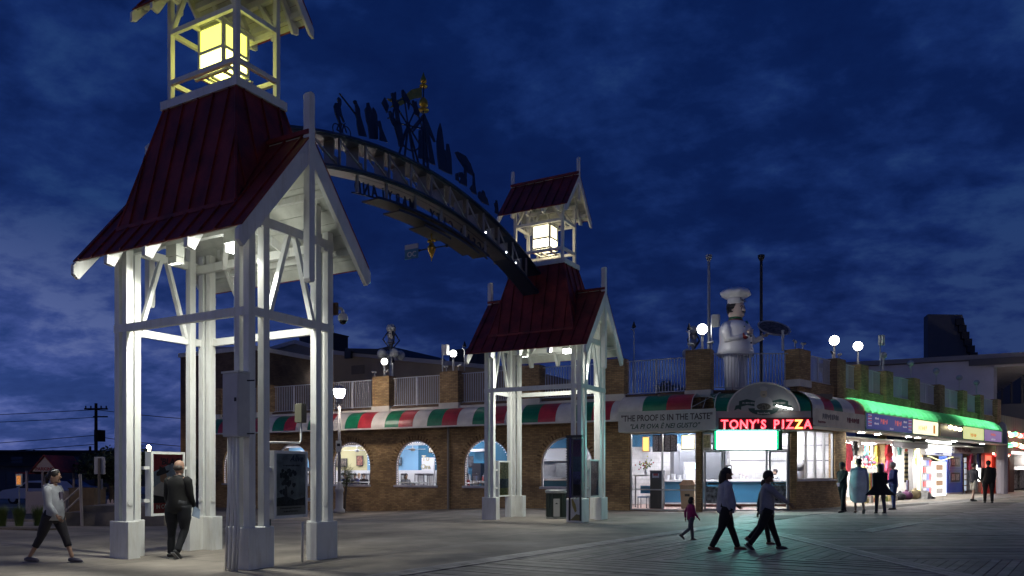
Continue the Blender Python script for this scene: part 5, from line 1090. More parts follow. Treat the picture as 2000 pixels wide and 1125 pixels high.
# sign seen from behind, small posts
t = thing('road_sign', (-14.3, 26.6, LG(-14.3, 26.6)), 'back of a tall rectangular road sign on a metal post left of the near tower', 'road sign')
part('post', MB().box(-.035, .035, -.03, .03, 0, 2.2), mat('post_rust', (.10, .085, .08), .7), t); part('plate', MB().box(-.19, .19, .035, .05, 1.72, 2.32), mat('sign_back', (.33, .34, .37), .4, .3), t); part('small_plate', MB().box(-.06, .1, .035, .05, 1.2, 1.55), mat('sign_back', (.33, .34, .37)), t); part('post_cap', MB().box(-.03, .03, -.035, .034, 2.2, 2.27), mat('post_rust', (.1, .085, .08)), t)
t = thing('lit_poster_post', (-21.5, 33.5, -.4), 'small orange-lit poster on a post at the far left', 'sign'); part('post', MB().tube([(0, 0, 0), (0, 0, 1.9)], .03, 6), GRAYM, t); part('frame', MB().box(-.13, .13, -.03, .03, 1.35, 1.88), WHITE2, t); part('poster_glow', MB().box(-.09, .09, -.036, -.031, 1.42, 1.80), mat('poster_orange', (.5, .2, .05), .5, emit=(1, .35, .08), es=.5, noise_s=18, noise_a=.6), t)
# parking booth
t = thing('parking_booth', (-22.05, 36.6, -.4), 'small open ticket booth with red gable roof marked PARKING, behind the walking woman', 'kiosk'); PB = mat('booth_pink_white', (.44, .36, .34), .6)
part('counter', MB().box(-.75, .75, -.6, .9, 0, 1.05), PB, t)
for x in (-.72, .02, .68): part('post', MB().box(x-.04, x+.04, -.6, -.52, 1.05, 2.0), PB, t)
for x in (-.72, .68): part('post', MB().box(x-.04, x+.04, .8, .88, 1.05, 2.0), PB, t)
part('gable', MB().prism([(-.35, -.75, 1.98), (.85, -.75, 1.98), (.25, -.75, 2.68)], (0, .06, 0)), PB, t)
part('roof_panel', MB().prism([(-.42, -.85, 1.92), (.25, -.85, 2.72), (.25, 1.5, 2.72), (-.42, 1.5, 1.92)], (-.03, 0, .03)), REDROOF, t); part('roof_panel', MB().prism([(.92, -.85, 1.92), (.25, -.85, 2.72), (.25, 1.5, 2.72), (.92, 1.5, 1.92)], (.03, 0, .03)), REDROOF, t); part('side_roof', MB().box(-1.3, -.40, -.5, 1.4, 1.86, 1.94), REDROOF, t)
text('sign_lettering', 'PARKING', .21, mat('booth_red', (.25, .02, .03), .6), t, WM[t.name] @ Matrix.Translation((.25, -.76, 2.03)), .004, bold=.006)
part('till', MB().box(.1, .5, -.3, .1, 1.05, 1.3), DARK, t)
# timber box behind the woman, blue covered box
t = thing('timber_bin', (-17.9, 31.2, -.38), 'brown timber storage box standing right of the walking woman', 'storage box'); WB = mat('box_timber', (.14, .095, .055), .8, noise_s=2, noise_a=.2)
for k in range(6): part('board', MB().box(-.1+k*.17, .065+k*.17, 0, .03, 0, 1.25), WB, t)
part('box', MB().box(-.1, .92, .03, .9, 0, 1.25), WB, t); part('lid', MB().box(-.13, .95, -.03, .95, 1.25, 1.30), WB, t)
t = thing('tarp_stall', (-17.0, 35.0, -.4), 'low stand covered by a blue tarpaulin beside the picket fence', 'stall'); part('tarp', MB().lathe([(.95, .95), (.9, 1.12), (.7, 1.25), (.1, 1.3)], 12, (0, 0, 0), 1.1, .6), mat('blue_tarp', (.012, .05, .20), .5, noise_s=3), t, smooth=True)
for x in (-.8, .8): part('leg', MB().box(x-.03, x+.03, -.3, -.24, 0, 1.0), DARK, t)
# bollards
for k, x in enumerate((-19.6, -19.35, -19.1)):
    t = solo('marker_post', MB().tube([(0, 0, 0), (0, 0, .82-.03*k)], .035, 8), HR if k == 0 else mat('dim_post', (.14, .13, .13), .6), (x, 33.4, -.4), ('pale', 'dim', 'dim farther')[k]+' short marker post left of the parking booth', 'marker post', 'marker posts by the parking booth')
# parked cars
def car(G, label, c, gname='cars parked along the far street'):
    t = thing('parked_car', G, label, 'car', gname); CP = mat('car_paint_%s' % label.split()[0], c, .3, .2)
    prof = [(-2.2, .35), (-2.25, .7), (-2.15, .88), (-1.5, .95), (-.95, 1.38), (.45, 1.42), (1.15, .98), (2.0, .86), (2.22, .7), (2.2, .35)]
    part('body', MB().prism([(x, -.85, z) for x, z in prof], (0, 1.7, 0)), CP, t)
    for s in (-.856, .851): part('side_glass', MB().prism([(-1.35, s, .97), (-.9, s, 1.3), (.42, s, 1.33), (.98, s, .98)], (0, .005, 0)), DARK, t)
    for x in (-1.4, 1.4):
        for s in (-.78, .6): 
            w_ = part('wheel', MB().tube([(x, s, .32), (x, s+.18, .32)], .32, 16), mat('tyre', (.012, .012, .012), .8), t); part('rim', MB().tube([(x, s-.01 if s < 0 else s+.17, .32), (x, s if s < 0 else s+.19, .32)], .19, 12), GRAYM, w_)
    for s in (-.6, .6): part('headlight', MB().box(2.14, 2.22, s-.15, s+.15, .66, .78), WHITE2, t); part('tail_light', MB().box(-2.26, -2.2, s-.15, s+.15, .66, .8), mat('tail_red', (.2, .01, .01), .4), t)
car(frame(-29.0, 47.5, -.42, -1, .1), 'white saloon car parked behind the orange-lit poster at the far left', (.42, .42, .46)); car(frame(-31.8, 55, -.42, 1, .1), 'dark blue car parked behind the parking booth', (.03, .05, .12))
# far left buildings
for x, y, w_, h_, c, lb in ((-45, 62, 20, 2.5, (.09, .09, .10), 'low dark flat-roofed building behind the parking booth'), (-66, 85, 22, 4.2, (.035, .035, .04), 'dark two-storey building at the far left edge'), (-27, 72, 14, 2.2, (.16, .14, .13), 'pale low building behind the tree')):
    t = thing('far_building', frame(x, y, -.5, 1, .1), lb, 'building', 'far buildings on the left'); part('wall', MB().box(0, w_, 0, 8, 0, h_), mat('far_wall_%d' % abs(x), c, .9, noise_s=.5), t); part('roof', MB().box(-.3, w_+.3, -.3, 8.3, h_, h_+.25), DARK, t)
    for k in range(int(w_/3)): part('window', MB().box(1+k*3, 2.2+k*3, -.03, .01, h_-1.5, h_-.5), mat('night_glass', (.05, .055, .07), .2), t)
    for k in range(int(w_/6)): part('door', MB().box(3+k*6, 3.9+k*6, -.03, .01, 0, 1.9), mat('far_door', (.07, .07, .08), .6), t)
t = thing('lit_shop_window', (-21.6, 71.6, .2), 'tiny lit window beyond the road sign', 'window'); part('pane', MB().box(-.5, .6, 0, .05, .3, 1.0), glow('far_window', (1, .72, .5), 1.2, False), t); part('frame', MB().box(-.6, .7, .05, .1, .2, 1.1), WHITE2, t)
# trees
LEAF = mat('night_foliage', (.035, .05, .02), .7, noise_s=1.5, noise_a=.4); LEAF2 = mat('palm_green', (.10, .13, .05), .6, noise_s=6, noise_a=.3); BARK = mat('bark', (.06, .045, .035), .9, noise_s=5)
def tree(loc, label, h, r, seed, n=1500, cat='tree', squash=.75, grp='trees left of the near tower'):
    rd = random.Random(seed); t = thing('broadleaf_tree', loc, label, cat, grp)
    part('trunk', MB().tube([(0, 0, 0), (.05, 0, h*.25), (-.05, .05, h*.45)], [.16, .12, .09], 8), BARK, t, smooth=True)
    lobes = []
    for k in range(11):
        a = rd.uniform(0, 2*pi); q = rd.uniform(.2, .75)*r; c = Vector((q*cos(a), q*sin(a), h*.52+rd.uniform(-.15, .32)*h*squash*1.1)); lobes.append((c, rd.uniform(.3, .5)*r))
        if k < 6: part('limb', MB().tube([(-.03, .03, h*.35), tuple(c*.5+Vector((0, 0, h*.22))), tuple(c)], [.07, .045, .02], 6), BARK, t)
    mb = MB()
    for i in range(n):
        c, rr = rd.choice(lobes); d = Vector((rd.gauss(0, 1), rd.gauss(0, 1), rd.gauss(0, 1))).normalized()*rr*rd.uniform(.5, 1.08); p = c+Vector((d.x, d.y, d.z*.8))
        s = rd.uniform(.06, .13)*max(1, r/2); u = Vector((rd.gauss(0, 1), rd.gauss(0, 1), rd.gauss(0, .6))).normalized(); v = u.orthogonal().normalized()
        mb.add([p-u*s, p-v*s*.5, p+u*s, p+v*s*.5], [(0, 1, 2, 3)])
    part('foliage', mb, LEAF, t, kind='stuff'); return t
tree((-19.6, 37.5, -.4), 'dark bushy tree behind the road sign, left of the near tower', 3.6, 2.1, 4, 3800)
tree((-17.4, 41, -.4), 'smaller dark tree right behind the picket fence', 2.9, 1.7, 9, 2200)
tree((9.2, 44, 4.0), 'feathery dark tree top behind the terrace railing left of the chef', 3.6, 1.2, 12, 900, grp=None)
# ornamental grasses in the left bed
bed = part('planting_bed', MB().prism([(-26, 27.6, -.33), (-12.5, 21.5, -.10), (-12.9, 20.9, -.08), (-26, 26.6, -.31)], (0, 0, .1)), mat('bed_gravel', (.11, .085, .06), .9, noise_s=6, noise_a=.4, bump=.6)); tag(bed, kind='structure')
GR = mat('grass_blades', (.10, .15, .03), .6, noise_s=4, noise_a=.3)
for k, (px, y) in enumerate(((3, 23.9), (37, 24.0), (75, 24.2))):
    x = (px-1000)/1500*y; rd = random.Random(k); mb = MB()
    for i in range(260):
        a = rd.uniform(0, 2*pi); l_ = rd.uniform(.45, .72); q = rd.uniform(0, .12); e = rd.uniform(.05, .22)
        p0 = Vector((q*cos(a), q*sin(a), 0)); p1 = p0+Vector((e*.4*cos(a), e*.4*sin(a), l_*.6)); p2 = p0+Vector((e*cos(a), e*sin(a), l_)); n_ = Vector((-sin(a), cos(a), 0))*.006
        mb.add([p0-n_, p0+n_, p1+n_, p1-n_], [(0, 1, 2, 3)]); mb.add([p1-n_, p1+n_, p2], [(0, 1, 2)])
    t = solo('grass_clump', mb, GR, (x, y, gz(x, y)), ('leftmost green grass clump, cut by the picture edge', 'full green grass clump left of the walking woman', 'grass clump directly behind the walking woman')[k], 'grass clump', 'ornamental grass clumps in the left bed')
# utility poles and wires
UP = mat('pole_tar', (.025, .022, .02), .9)
def upole(x, y, h, lb, arms=True, g_='utility poles on the left'):
    t = thing('utility_pole', (x, y, -.5), lb, 'utility pole', g_); part('pole', MB().tube([(0, 0, 0), (0, 0, h)], [.16, .11], 8), UP, t)
    if arms:
        part('crossarm', MB().box(-.9, .9, -.06, .06, h-.5, h-.38), UP, t); part('crossarm', MB().box(-.2, .9, -.06, .06, h-1.1, h-1.0), UP, t)
        for x_ in (-.8, -.4, .4, .8): part('insulator', MB().tube([(x_, 0, h-.38), (x_, 0, h-.2)], .05, 6), UP, t)
        for k in range(3): part('transformer', MB().tube([(.25+.12*k, -.35+.2*k, h-3.0), (.25+.12*k, -.35+.2*k, h-2.1)], .2, 8), UP, t)
    return t
upole(-32.5, 60, 7.4, 'tall utility pole with transformers left of the near tower'); upole(-39, 71, 4.4, 'shorter plain pole just left of the tall utility pole', False); upole(-56, 90, 4.6, 'distant thin pole right of the small yellow street light', False)
def sag(a, b, d): return [tuple(Vector(a).lerp(Vector(b), i/12)-Vector((0, 0, d*4*(i/12)*(1-i/12)))) for i in range(13)]
for k, (a, b_, d) in enumerate((((-90, 70, 6.2), (-32.5, 60, 6.4), .5), ((-90, 70, 5.6), (-32.5, 60, 5.8), .5), ((-90, 72, 2.9), (-32.5, 60, 4.4), .6), ((-90, 72, 1.9), (-32.5, 60, 3.7), .5), ((-90, 72, 1.3), (-32.5, 60, 3.0), .7), ((-90, 74, .5), (-28, 66, 1.6), .4), ((-32.5, 60, 6.4), (-10, 58, 5.4), .5), ((-32.5, 60, 4.3), (-10, 58, 3.4), .6))):
    solo('overhead_wire', MB().tube(sag(a, b_, d), .025, 4), UP, (0, 0, 0), ORD[k % 6]+(' wire from the top, left of the tall utility pole' if k < 6 else ' wire from the top, running right from the tall utility pole'), 'wire', 'overhead wires on the left')
t = thing('far_street_light', (-53.5, 91, -.5), 'small yellow-white street light above the booth', 'street light'); part('pole', MB().tube([(-.9, 0, 0), (-.9, 0, 4.6)], .09, 6), UP, t); part('arm', MB().tube([(-.9, 0, 4.1), (0, 0, 4.3)], .05, 6), UP, t); part('lens', MB().ball((.15, 0, 4.0), .30, 10, 6), glow('far_lamp', (1, .9, .5), 12), t)
# ------------------------------------------------------------------ inside the dining room
def slab(n_, G, b4, m, kind='structure'): o = part(n_, MB().box(*b4), m, b, G); return o
TEAL = mat('teal_wall', (.02, .12, .22), .7); LBL = mat('light_blue_wall', (.20, .40, .62), .7); YEL = mat('cream_wall', (.55, .50, .28), .7); WPL = mat('white_panel', (.62, .62, .66), .6); TILE = brickmat('white_tile', (.66, .66, .70), (.62, .62, .67), (.45, .45, .5), .2, .2, .006)
slab('room_floor', F, (-24.2, -.9, .29, 6.5, -.02, .06), mat('room_floor', (.18, .13, .12), .5)); slab('room_ceiling', F, (-24.2, 2.9, .29, 5.6, 3.42, 3.5), WPL)
for x0, x1, m in ((-24.2, -20.8, LBL), (-20.8, -17.9, YEL), (-17.9, -14.3, LBL), (-14.3, -7.6, TEAL)): slab('room_wall', F, (x0+.004, x1, 5.6, 5.7, 1.65, 3.42), m)
slab('wainscot', F, (-24.2, -12.6, 5.56, 5.72, .06, 1.65), WPL); slab('room_wall', F, (-12.6, -7.6, 5.56, 5.7, .06, 1.65), TEAL)
slab('door_leaf', F, (-14.0, -13.15, 5.50, 5.555, .06, 2.35), WPL)
slab('partition', F, (-7.7, -7.6, 2.0, 5.6, .06, 3.42), TEAL)
for k in range(9): slab('wainscot_rail', F, (-20.6+k*.9, -20.54+k*.9, 5.54, 5.56, .1, 1.6), mat('white_panel', (.62, .62, .66)))
text('wall_lettering', 'To', .42, mat('gold_paint', (.5, .45, .3), .5), b, F @ Matrix.Translation((-13.1, 4.6, 2.15)), .02, bold=.01); text('wall_lettering', 'Ora', .36, mat('gold_paint', (.5, .45, .3)), b, F @ Matrix.Translation((-13.1, 4.6, 1.72)), .02, bold=.01)
RT = glow('room_tube', (.94, .94, 1), 105)
n_ = 0
for x in (-22.5, -19.5, -16.5, -13.5, -10.5, -7.4):
    for y in (2.0, 4.3):
        t = thing('ceiling_light', F @ Matrix.Translation((x, y, 3.36)), 'white ceiling tube in the dining room, %s row, %s from the left' % ('front' if y < 3 else 'back', ORD[int((x+22.5)/3)]), 'ceiling light', 'tube lights on the dining room ceiling'); part('tube', MB().box(-.55, .55, -.08, .08, -.03, 0), RT, t); part('tray', MB().box(-.6, .6, -.12, .12, .001, .05), WPL, t)
for k, (x, y) in enumerate(((-12.5, 2.6), (-16.4, 2.9), (-19.6, 2.6))):
    t = thing('ceiling_fan', F @ Matrix.Translation((x, y, 2.72)), ('white ceiling fan seen through the fully visible arched window', 'white ceiling fan in the window behind the street lamp', 'white ceiling fan in the window behind the poster case')[k], 'ceiling fan', 'ceiling fans in the dining room')
    part('rod', MB().tube([(0, 0, 0), (0, 0, .68)], .02, 6), WPL, t); part('motor', MB().lathe([(.02, -.1), (.12, -.07), (.13, .03), (.05, .06)], 12), WPL, t)
    for j in range(5): part('blade', MB().box(.12, .75, -.07, .07, -.005, .008), WPL, t, WM[t.name] @ RZ(j*2*pi/5+.3*k))
CH = mat('chair_metal', (.2, .2, .22), .4, .4); TBL = mat('table_top', (.6, .6, .62), .5)
def dtable(x, y, lb):
    t = thing('dining_table', F @ Matrix.Translation((x, y, .06)) @ Matrix.Diagonal((1, 1, 1.32, 1)), lb, 'table', 'tables in the dining room'); part('tabletop', MB().box(-.55, .55, -.38, .38, .72, .76), TBL, t); part('leg', MB().tube([(0, 0, 0), (0, 0, .72)], .05, 8), CH, t); part('foot', MB().box(-.3, .3, -.04, .04, 0, .04), CH, t)
def dchair(x, y, a, lb):
    t = thing('dining_chair', F @ Matrix.Translation((x, y, .06)) @ RZ(a) @ Matrix.Diagonal((1, 1, 1.42, 1)), lb, 'chair', 'slatted chairs in the dining room'); part('seat', MB().box(-.2, .2, -.2, .2, .43, .47), CH, t)
    for sx in (-.18, .18):
        for sy in (-.18, .18): part('leg', MB().box(sx-.015, sx+.015, sy-.015, sy+.015, 0, .43), CH, t)
        part('back_post', MB().box(sx-.015, sx+.015, .18, .21, .47, .98), CH, t)
    for k in range(4): part('back_slat', MB().box(-.11+k*.065, -.085+k*.065, .185, .205, .5, .93), WPL, t)
    part('top_rail', MB().box(-.19, .19, .18, .21, .93, 1.0), CH, t)
wn_ = {0: 'behind the street lamp', 1: 'in the fully visible arched window', 2: 'in the arched window left of the far tower', 3: 'in the leftmost arched window'}
tb = []
for wi, xs_ in ((0, (-16.2, -14.8)), (1, (-12.8, -11.2)), (2, (-8.6,)), (3, (-20.2, -18.6))):
    for k, x in enumerate(xs_):
        dtable(x, .95, ('near left', 'near right')[k]+' dining table '+wn_[wi]); dtable(x+.2, 2.7, ('back left', 'back right')[k]+' dining table '+wn_[wi])
        for j, (dx, dy, a) in enumerate(((-.28, .75, 0), (.28, .75, 0), (-.1, 2.45, 0), (.45, 2.45, 0))): dchair(x+dx, .95+dy, a, ('first', 'second', 'third', 'fourth')[j]+' slatted chair by the '+('left', 'right')[k]+' table '+wn_[wi])
for k, (x, z, w_, h_, c) in enumerate(((-19.8, 2.1, .9, .5, (.12, .10, .08)), (-18.4, 2.2, .5, .6, (.3, .12, .08)), (-15.7, 2.15, .6, .45, (.1, .15, .2)), (-13.2, 2.75, .7, .3, (.55, .52, .4)), (-10.6, 2.1, .8, .6, (.05, .05, .06)))):
    t = thing('wall_picture', F @ Matrix.Translation((x, 5.52, z)), ORD[k]+' framed picture on the dining room back wall, from the left', 'picture', 'pictures on the dining room wall'); part('frame', MB().box(-w_/2, w_/2, 0, .03, -h_/2, h_/2), DARK, t); part('print', MB().box(-w_/2+.04, w_/2-.04, -.008, -.001, -h_/2+.04, h_/2-.04), mat('wall_print_%d' % k, c, .6, noise_s=9, noise_a=.7), t)
slab('white_beam', F, (-12.2, -7.6, 4.6, 4.75, 2.62, 2.74), WPL); slab('ceiling_beam', F, (-24.2, -12.4, 3.4, 3.6, 2.95, 3.1), WPL); slab('ceiling_beam', F, (-24.2, -12.4, 1.6, 1.8, 2.95, 3.1), WPL); slab('shelf_post', F, (-10.6, -10.5, 4.6, 4.75, .06, 2.62), WPL)
slab('drinks_fridge', F, (-9.8, -9.3, 4.0, 4.6, .06, 2.0), mat('fridge_black', (.04, .04, .05), .3)); slab('back_counter', F, (-11.6, -8.0, 3.4, 3.9, .06, 1.05), TEAL); slab('back_worktop', F, (-11.65, -7.95, 3.33, 3.95, 1.05, 1.11), WPL)
for k in range(9):
    t = thing('bottle', F @ Matrix.Translation((-11.2+k*.38, 3.6, 1.11)), ORD[k]+' bottle or cup on the counter behind the third arched window', 'bottle', 'bottles and cups on the back counter'); part('glass_body', MB().lathe([(.05, 0), (.055, .16+.05*(k % 3)), (.02, .24+.05*(k % 3))], 8), mat('bottle_%d' % (k % 4), ((.5, .5, .55), (.1, .2, .5), (.5, .1, .08), (.1, .1, .12))[k % 4], .3), t); part('cap', MB().lathe([(.022, .24+.05*(k % 3)), (.022, .28+.05*(k % 3))], 6), WPL, t)
# bar counter in the third and fourth windows
t = thing('bar_counter', F @ Matrix.Translation((-4.6, 2.4, .06)), 'blue fronted serving counter behind the arched windows at the far tower', 'counter'); BLC = mat('counter_blue', (.02, .13, .26), .5)
part('front', MB().box(-2.6, 3.7, 0, .5, 0, 1.1), BLC, t); part('worktop', MB().box(-2.7, 3.75, -.12, .6, 1.1, 1.16), WPL, t)
slab('room_wall', F, (-7.6, 2.9, 5.3, 5.4, .06, 3.42), TILE); slab('upper_band', F, (-7.6, 2.9, 5.22, 5.29, 2.75, 3.42), mat('upper_blue', (.03, .14, .27), .6)); slab('room_floor', F, (-.9, 2.9, .29, 6.0, -.02, .065), mat('shop_floor', (.30, .20, .18), .4))
slab('shelf_unit', F, (-10.2, -9.2, 4.8, 5.5, 1.2, 2.7), mat('cabinet_teal', (.04, .2, .36), .4)); slab('microwave', F, (-5.4, -4.6, 4.7, 5.2, 1.3, 2.0), GRAYM); slab('cupboard', F, (-6.6, -2.6, 4.9, 5.2, 2.1, 2.7), WPL)
t = thing('warm_menu_light', F @ Matrix.Translation((-2.3, 3.2, 2.45)), 'glowing orange menu box in the arched window right of the far tower bin', 'light box'); part('box', MB().box(-.2, .2, 0, .1, 0, .6), WPL, t); part('face', MB().box(-.17, .17, -.006, -.001, .03, .57), glow('menu_orange', (1, .55, .18), 2.2), t)
for x in (-3.4, -1.0):
    t = thing('ceiling_light', F @ Matrix.Translation((x, 2.4, 3.36)), ('left' if x < -2 else 'right')+' ceiling tube above the blue serving counter', 'ceiling light', 'tube lights on the dining room ceiling'); part('tube', MB().box(-.55, .55, -.08, .08, -.03, 0), RT, t); part('tray', MB().box(-.6, .6, -.12, .12, .001, .05), WPL, t)
# plant in front of the window behind the street lamp
t = thing('potted_palm', (-8.0, 36.6, -.35), 'spiky palm shrub behind the street lamp before the arched window', 'shrub'); part('trunk', MB().tube([(0, 0, 0), (.1, 0, 1.2), (.15, 0, 1.7)], [.07, .05, .03], 6), BARK, t)
rd = random.Random(5); mb = MB()
for i in range(240):
    o_ = Vector((.12+rd.gauss(0, .12), rd.gauss(0, .1), 1.2+rd.random()*.9)); d = Vector((rd.gauss(.35, .6), rd.gauss(0, .5), rd.uniform(.1, 1))).normalized(); l_ = rd.uniform(.3, .6); n_ = d.orthogonal().normalized()*.012
    mb.add([o_-n_, o_+n_, o_+d*l_+Vector((0, 0, -.1))], [(0, 1, 2)])
part('leaves', mb, LEAF2, t, kind='stuff')
# ------------------------------------------------------------------ inside the corner shop
SH = frame(0, 0, .10, 1, 0)
def floorpoly(n_, z0, h, m): part(n_, MB().prism([(x_, y_, z0) for x_, y_ in ((7.3, 29.95), (10.85, 29.85), (13.85, 32.85), (11.9, 35.0), (6.4, 35.6), (5.6, 31.2))], (0, 0, h)), m, b, SH)
floorpoly('shop_floor', -.05, .035, mat('shop_floor', (.3, .2, .18))); floorpoly('shop_ceiling', 3.34, .05, WPL); slab('tile_wall', W, (4.55, 4.598, .3, 3.3, -.08, 3.35), TILE)
for z in (1.95, 2.62): slab('tile_band', W, (4.538, 4.549, .3, 3.3, z, z+.05), mat('tile_band', (.16, .16, .18), .5))
slab('tile_wall', SH, (9.3, 12.0, 35.0, 35.1, -.02, 3.33), TILE)
for z in (1.95, 2.62): slab('tile_band', SH, (9.4, 11.95, 34.985, 34.998, z, z+.05), mat('tile_band', (.16, .16, .18), .5))
t = thing('shop_counter', SH @ Matrix.Translation((9.2, 32.6, 0)), 'long blue serving counter with white top inside the corner pizza shop', 'counter')
part('front', MB().box(-2.7, 3.4, 0, .6, .12, 1.06), BLC, t); part('worktop', MB().box(-2.8, 3.5, -.12, .75, 1.06, 1.13), WPL, t); part('base', MB().box(-2.7, 3.4, .06, .6, 0, .12), mat('counter_base', (.12, .04, .035), .5), t); part('trim', MB().box(-2.7, 3.4, -.02, -.001, .10, .16), WPL, t)
t = thing('extractor_hood', SH @ Matrix.Translation((8.1, 33.9, 1.15)), 'stainless steel oven and hood behind the counter', 'oven'); SST = mat('stainless', (.36, .37, .42), .35, .8)
part('oven', MB().box(-.95, 1.4, 0, .8, 0, 1.55), SST, t); part('hood', MB().prism([(-.4, -.3, 1.6), (1.7, -.3, 1.6), (1.5, .2, 2.0), (-.2, .2, 2.0)], (0, .8, 0)), SST, t); part('oven_door', MB().box(-.7, .3, -.03, 0, .3, 1.3), mat('stainless', (.3, .3, .32)), t)
t = thing('menu_board', F @ Matrix.Translation((.95, 1.6, 2.42)), 'dark framed menu board hanging in the left shop window', 'menu board'); part('frame', MB().box(-.42, .62, 0, .05, -.02, .70), DARK, t)
for k in range(4): part('menu_sheet', MB().box(-.38+k*.25, -.17+k*.25, -.008, -.001, .03, .65), mat('menu_sheet', (.30, .32, .36), .5, noise_s=22, noise_a=.5), t)
t = thing('yellow_light_box', F @ Matrix.Translation((2.0, 1.7, 2.5)), 'bright yellow-white light box at the top of the shop window', 'light box'); part('box', MB().box(-.28, .28, .01, .1, -.02, .6), WPL, t); part('face', MB().box(-.25, .25, -.004, .005, .02, .56), glow('box_yellow', (1, .85, .45), 2.6), t)
t = thing('orange_light_box', F @ Matrix.Translation((.36, 1.3, 2.42)), 'narrow orange light box at the left edge of the shop window', 'light box'); part('box', MB().box(-.18, .12, .01, .1, -.02, .62), WPL, t); part('face', MB().box(-.14, .1, -.004, .005, .02, .58), glow('box_orange', (1, .5, .12), 2.2), t)
t = thing('picture_box', M @ Matrix.Translation((.45, .9, 2.48)), 'framed print above the left door of the pizza shop', 'picture'); part('frame', MB().box(-.32, .22, 0, .05, 0, .6), WPL, t); part('print', MB().box(-.27, .17, -.008, -.001, .05, .55), mat('print_olive', (.30, .32, .22), .6, noise_s=9, noise_a=.5), t)
t = thing('swing_bin', F @ Matrix.Translation((.98, .85, .08)), 'tall dark grey bin inside the left shop window', 'bin'); BK = mat('bin_black', (.05, .05, .055), .5)
part('body', MB().box(-.24, .24, -.2, .2, 0, 1.5), BK, t); part('flap', MB().box(-.14, .14, -.208, -.201, 1.25, 1.42), SST, t); part('lid', MB().box(-.25, .25, -.21, .21, 1.5, 1.55), BK, t); part('notice', MB().box(-.1, .1, -.212, -.208, 1.33, 1.42), mat('notice_red', (.3, .04, .04), .5), t)
t = thing('tan_bin', F @ Matrix.Translation((2.15, 1.35, .08)), 'beige bin with brown pitched lid inside the shop window', 'bin'); TB_ = mat('bin_beige', (.42, .34, .24), .6)
part('body', MB().prism([(-.25, -.24, 0), (.25, -.24, 0), (.3, -.28, .95), (-.3, -.28, .95)], (0, .52, 0)), TB_, t); part('lid', MB().prism([(-.34, -.32, .96), (.34, -.32, .96), (.2, -.2, 1.16), (-.2, -.2, 1.16)], (0, .55, 0)), mat('bin_lid_brown', (.22, .13, .08), .6), t); part('mouth', MB().box(-.1, .1, -.285, -.27, .5, .6), DARK, t)
t = thing('blue_chair', F @ Matrix.Translation((.42, .8, .08)), 'blue chair at the left edge of the shop window', 'chair'); BC = mat('chair_blue', (.03, .17, .35), .5)
part('seat', MB().box(-.2, .2, -.2, .2, .44, .48), BC, t); part('backrest', MB().box(-.2, .2, .18, .21, .6, .92), BC, t)
for sx in (-.18, .18):
    for sy in (-.18, .18): part('leg', MB().box(sx-.015, sx+.015, sy-.015, sy+.015, 0, .44), CH, t)
t = thing('flower_vase', SH @ Matrix.Translation((5.55, 31.85, 1.35)), 'vase of mixed flowers in the left shop window', 'flowers'); part('stand', MB().box(-.5, .5, -.15, .25, -.06, 0), WPL, t); part('stand_leg', MB().box(-.45, -.4, 0, .05, -1.35, -.06), CH, t); part('vase', MB().lathe([(.04, 0), (.07, .08), (.04, .2), (.06, .26)], 10), SST, t)
for k, c in enumerate(((.10, .16, .04), (.5, .5, .12), (.4, .08, .1), (.55, .5, .5))):
    rd = random.Random(k); mb = MB()
    for i in range(16):
        p = Vector((rd.gauss(0, .13), rd.gauss(0, .08), .45+rd.gauss(0, .13))); mb.ball(p, .035, 5, 3)
    part('blossoms' if k else 'leaves', mb, mat('flower_%d' % k, c, .7), t, kind='stuff')
for x, z_, lb, c in ((9.15, 1.23, 'cash register with bright screen on the counter', (.5, .55, .6)), (7.7, 1.23, 'blue-lit drinks dispenser on the counter', (.2, .3, .5)), (7.05, 1.23, 'stack of white paper goods on the counter', (.6, .6, .6))):
    t = thing('counter_item', SH @ Matrix.Translation((x, 32.85, 1.13)), lb, lb.split()[0]+' item')
    if 'cash' in lb: part('stand', MB().box(-.05, .2, .02, .2, 0, .25), DARK, t); part('body', MB().box(-.2, .25, 0, .04, .2, .62), DARK, t); part('screen', MB().prism([(-.17, -.02, .3), (.2, -.02, .26), (.2, -.02, .56), (-.17, -.02, .52)], (0, .01, 0)), glow('till_screen', (.8, .85, 1), 2.0), t)
    elif 'blue' in lb: part('body', MB().box(-.3, .3, 0, .3, 0, .75), WPL, t); part('screen', MB().box(-.25, .25, -.01, -.001, .45, .7), glow('dispenser_blue', (.25, .5, 1), 2.4), t)
    else:
        for k in range(4): part('stack', MB().lathe([(.09, 0), (.11, .2+.05*(k % 2))], 8, (-.4+k*.26, .05, 0)), WPL, t)
for k in range(3):
    t = thing('paper_cup_stack', SH @ Matrix.Translation((9.75+k*.14, 32.8, 1.13)), ('left', 'middle', 'right')[k]+' paper cup stack beside the cash register', 'cups', 'cup stacks on the counter'); part('cups', MB().lathe([(.035, 0), (.05, .22-.05*k)], 8), WPL, t); part('rim', MB().lathe([(.052, .22-.05*k), (.052, .23-.05*k)], 8), mat('notice_red', (.3, .04, .04)), t)
for k, (x, y) in enumerate(((7.6, 32.2), (9.6, 31.6), (11.4, 31.9), (9.8, 33.8), (12.0, 33.4), (7.4, 34.2), (6.6, 32.4), (9.0, 30.7))):
    t = thing('ceiling_light', SH @ Matrix.Translation((x, y, 3.30)), ORD[k]+' white ceiling panel light in the corner pizza shop, '+('front' if y < 33 else 'back')+' half', 'ceiling light', 'panel lights in the pizza shop'); part('panel', MB().box(-.5, .5, -.15, .15, -.03, 0), glow('shop_panel', (.95, .95, 1), 110), t); part('tray', MB().box(-.55, .55, -.2, .2, .001, .03), WPL, t)
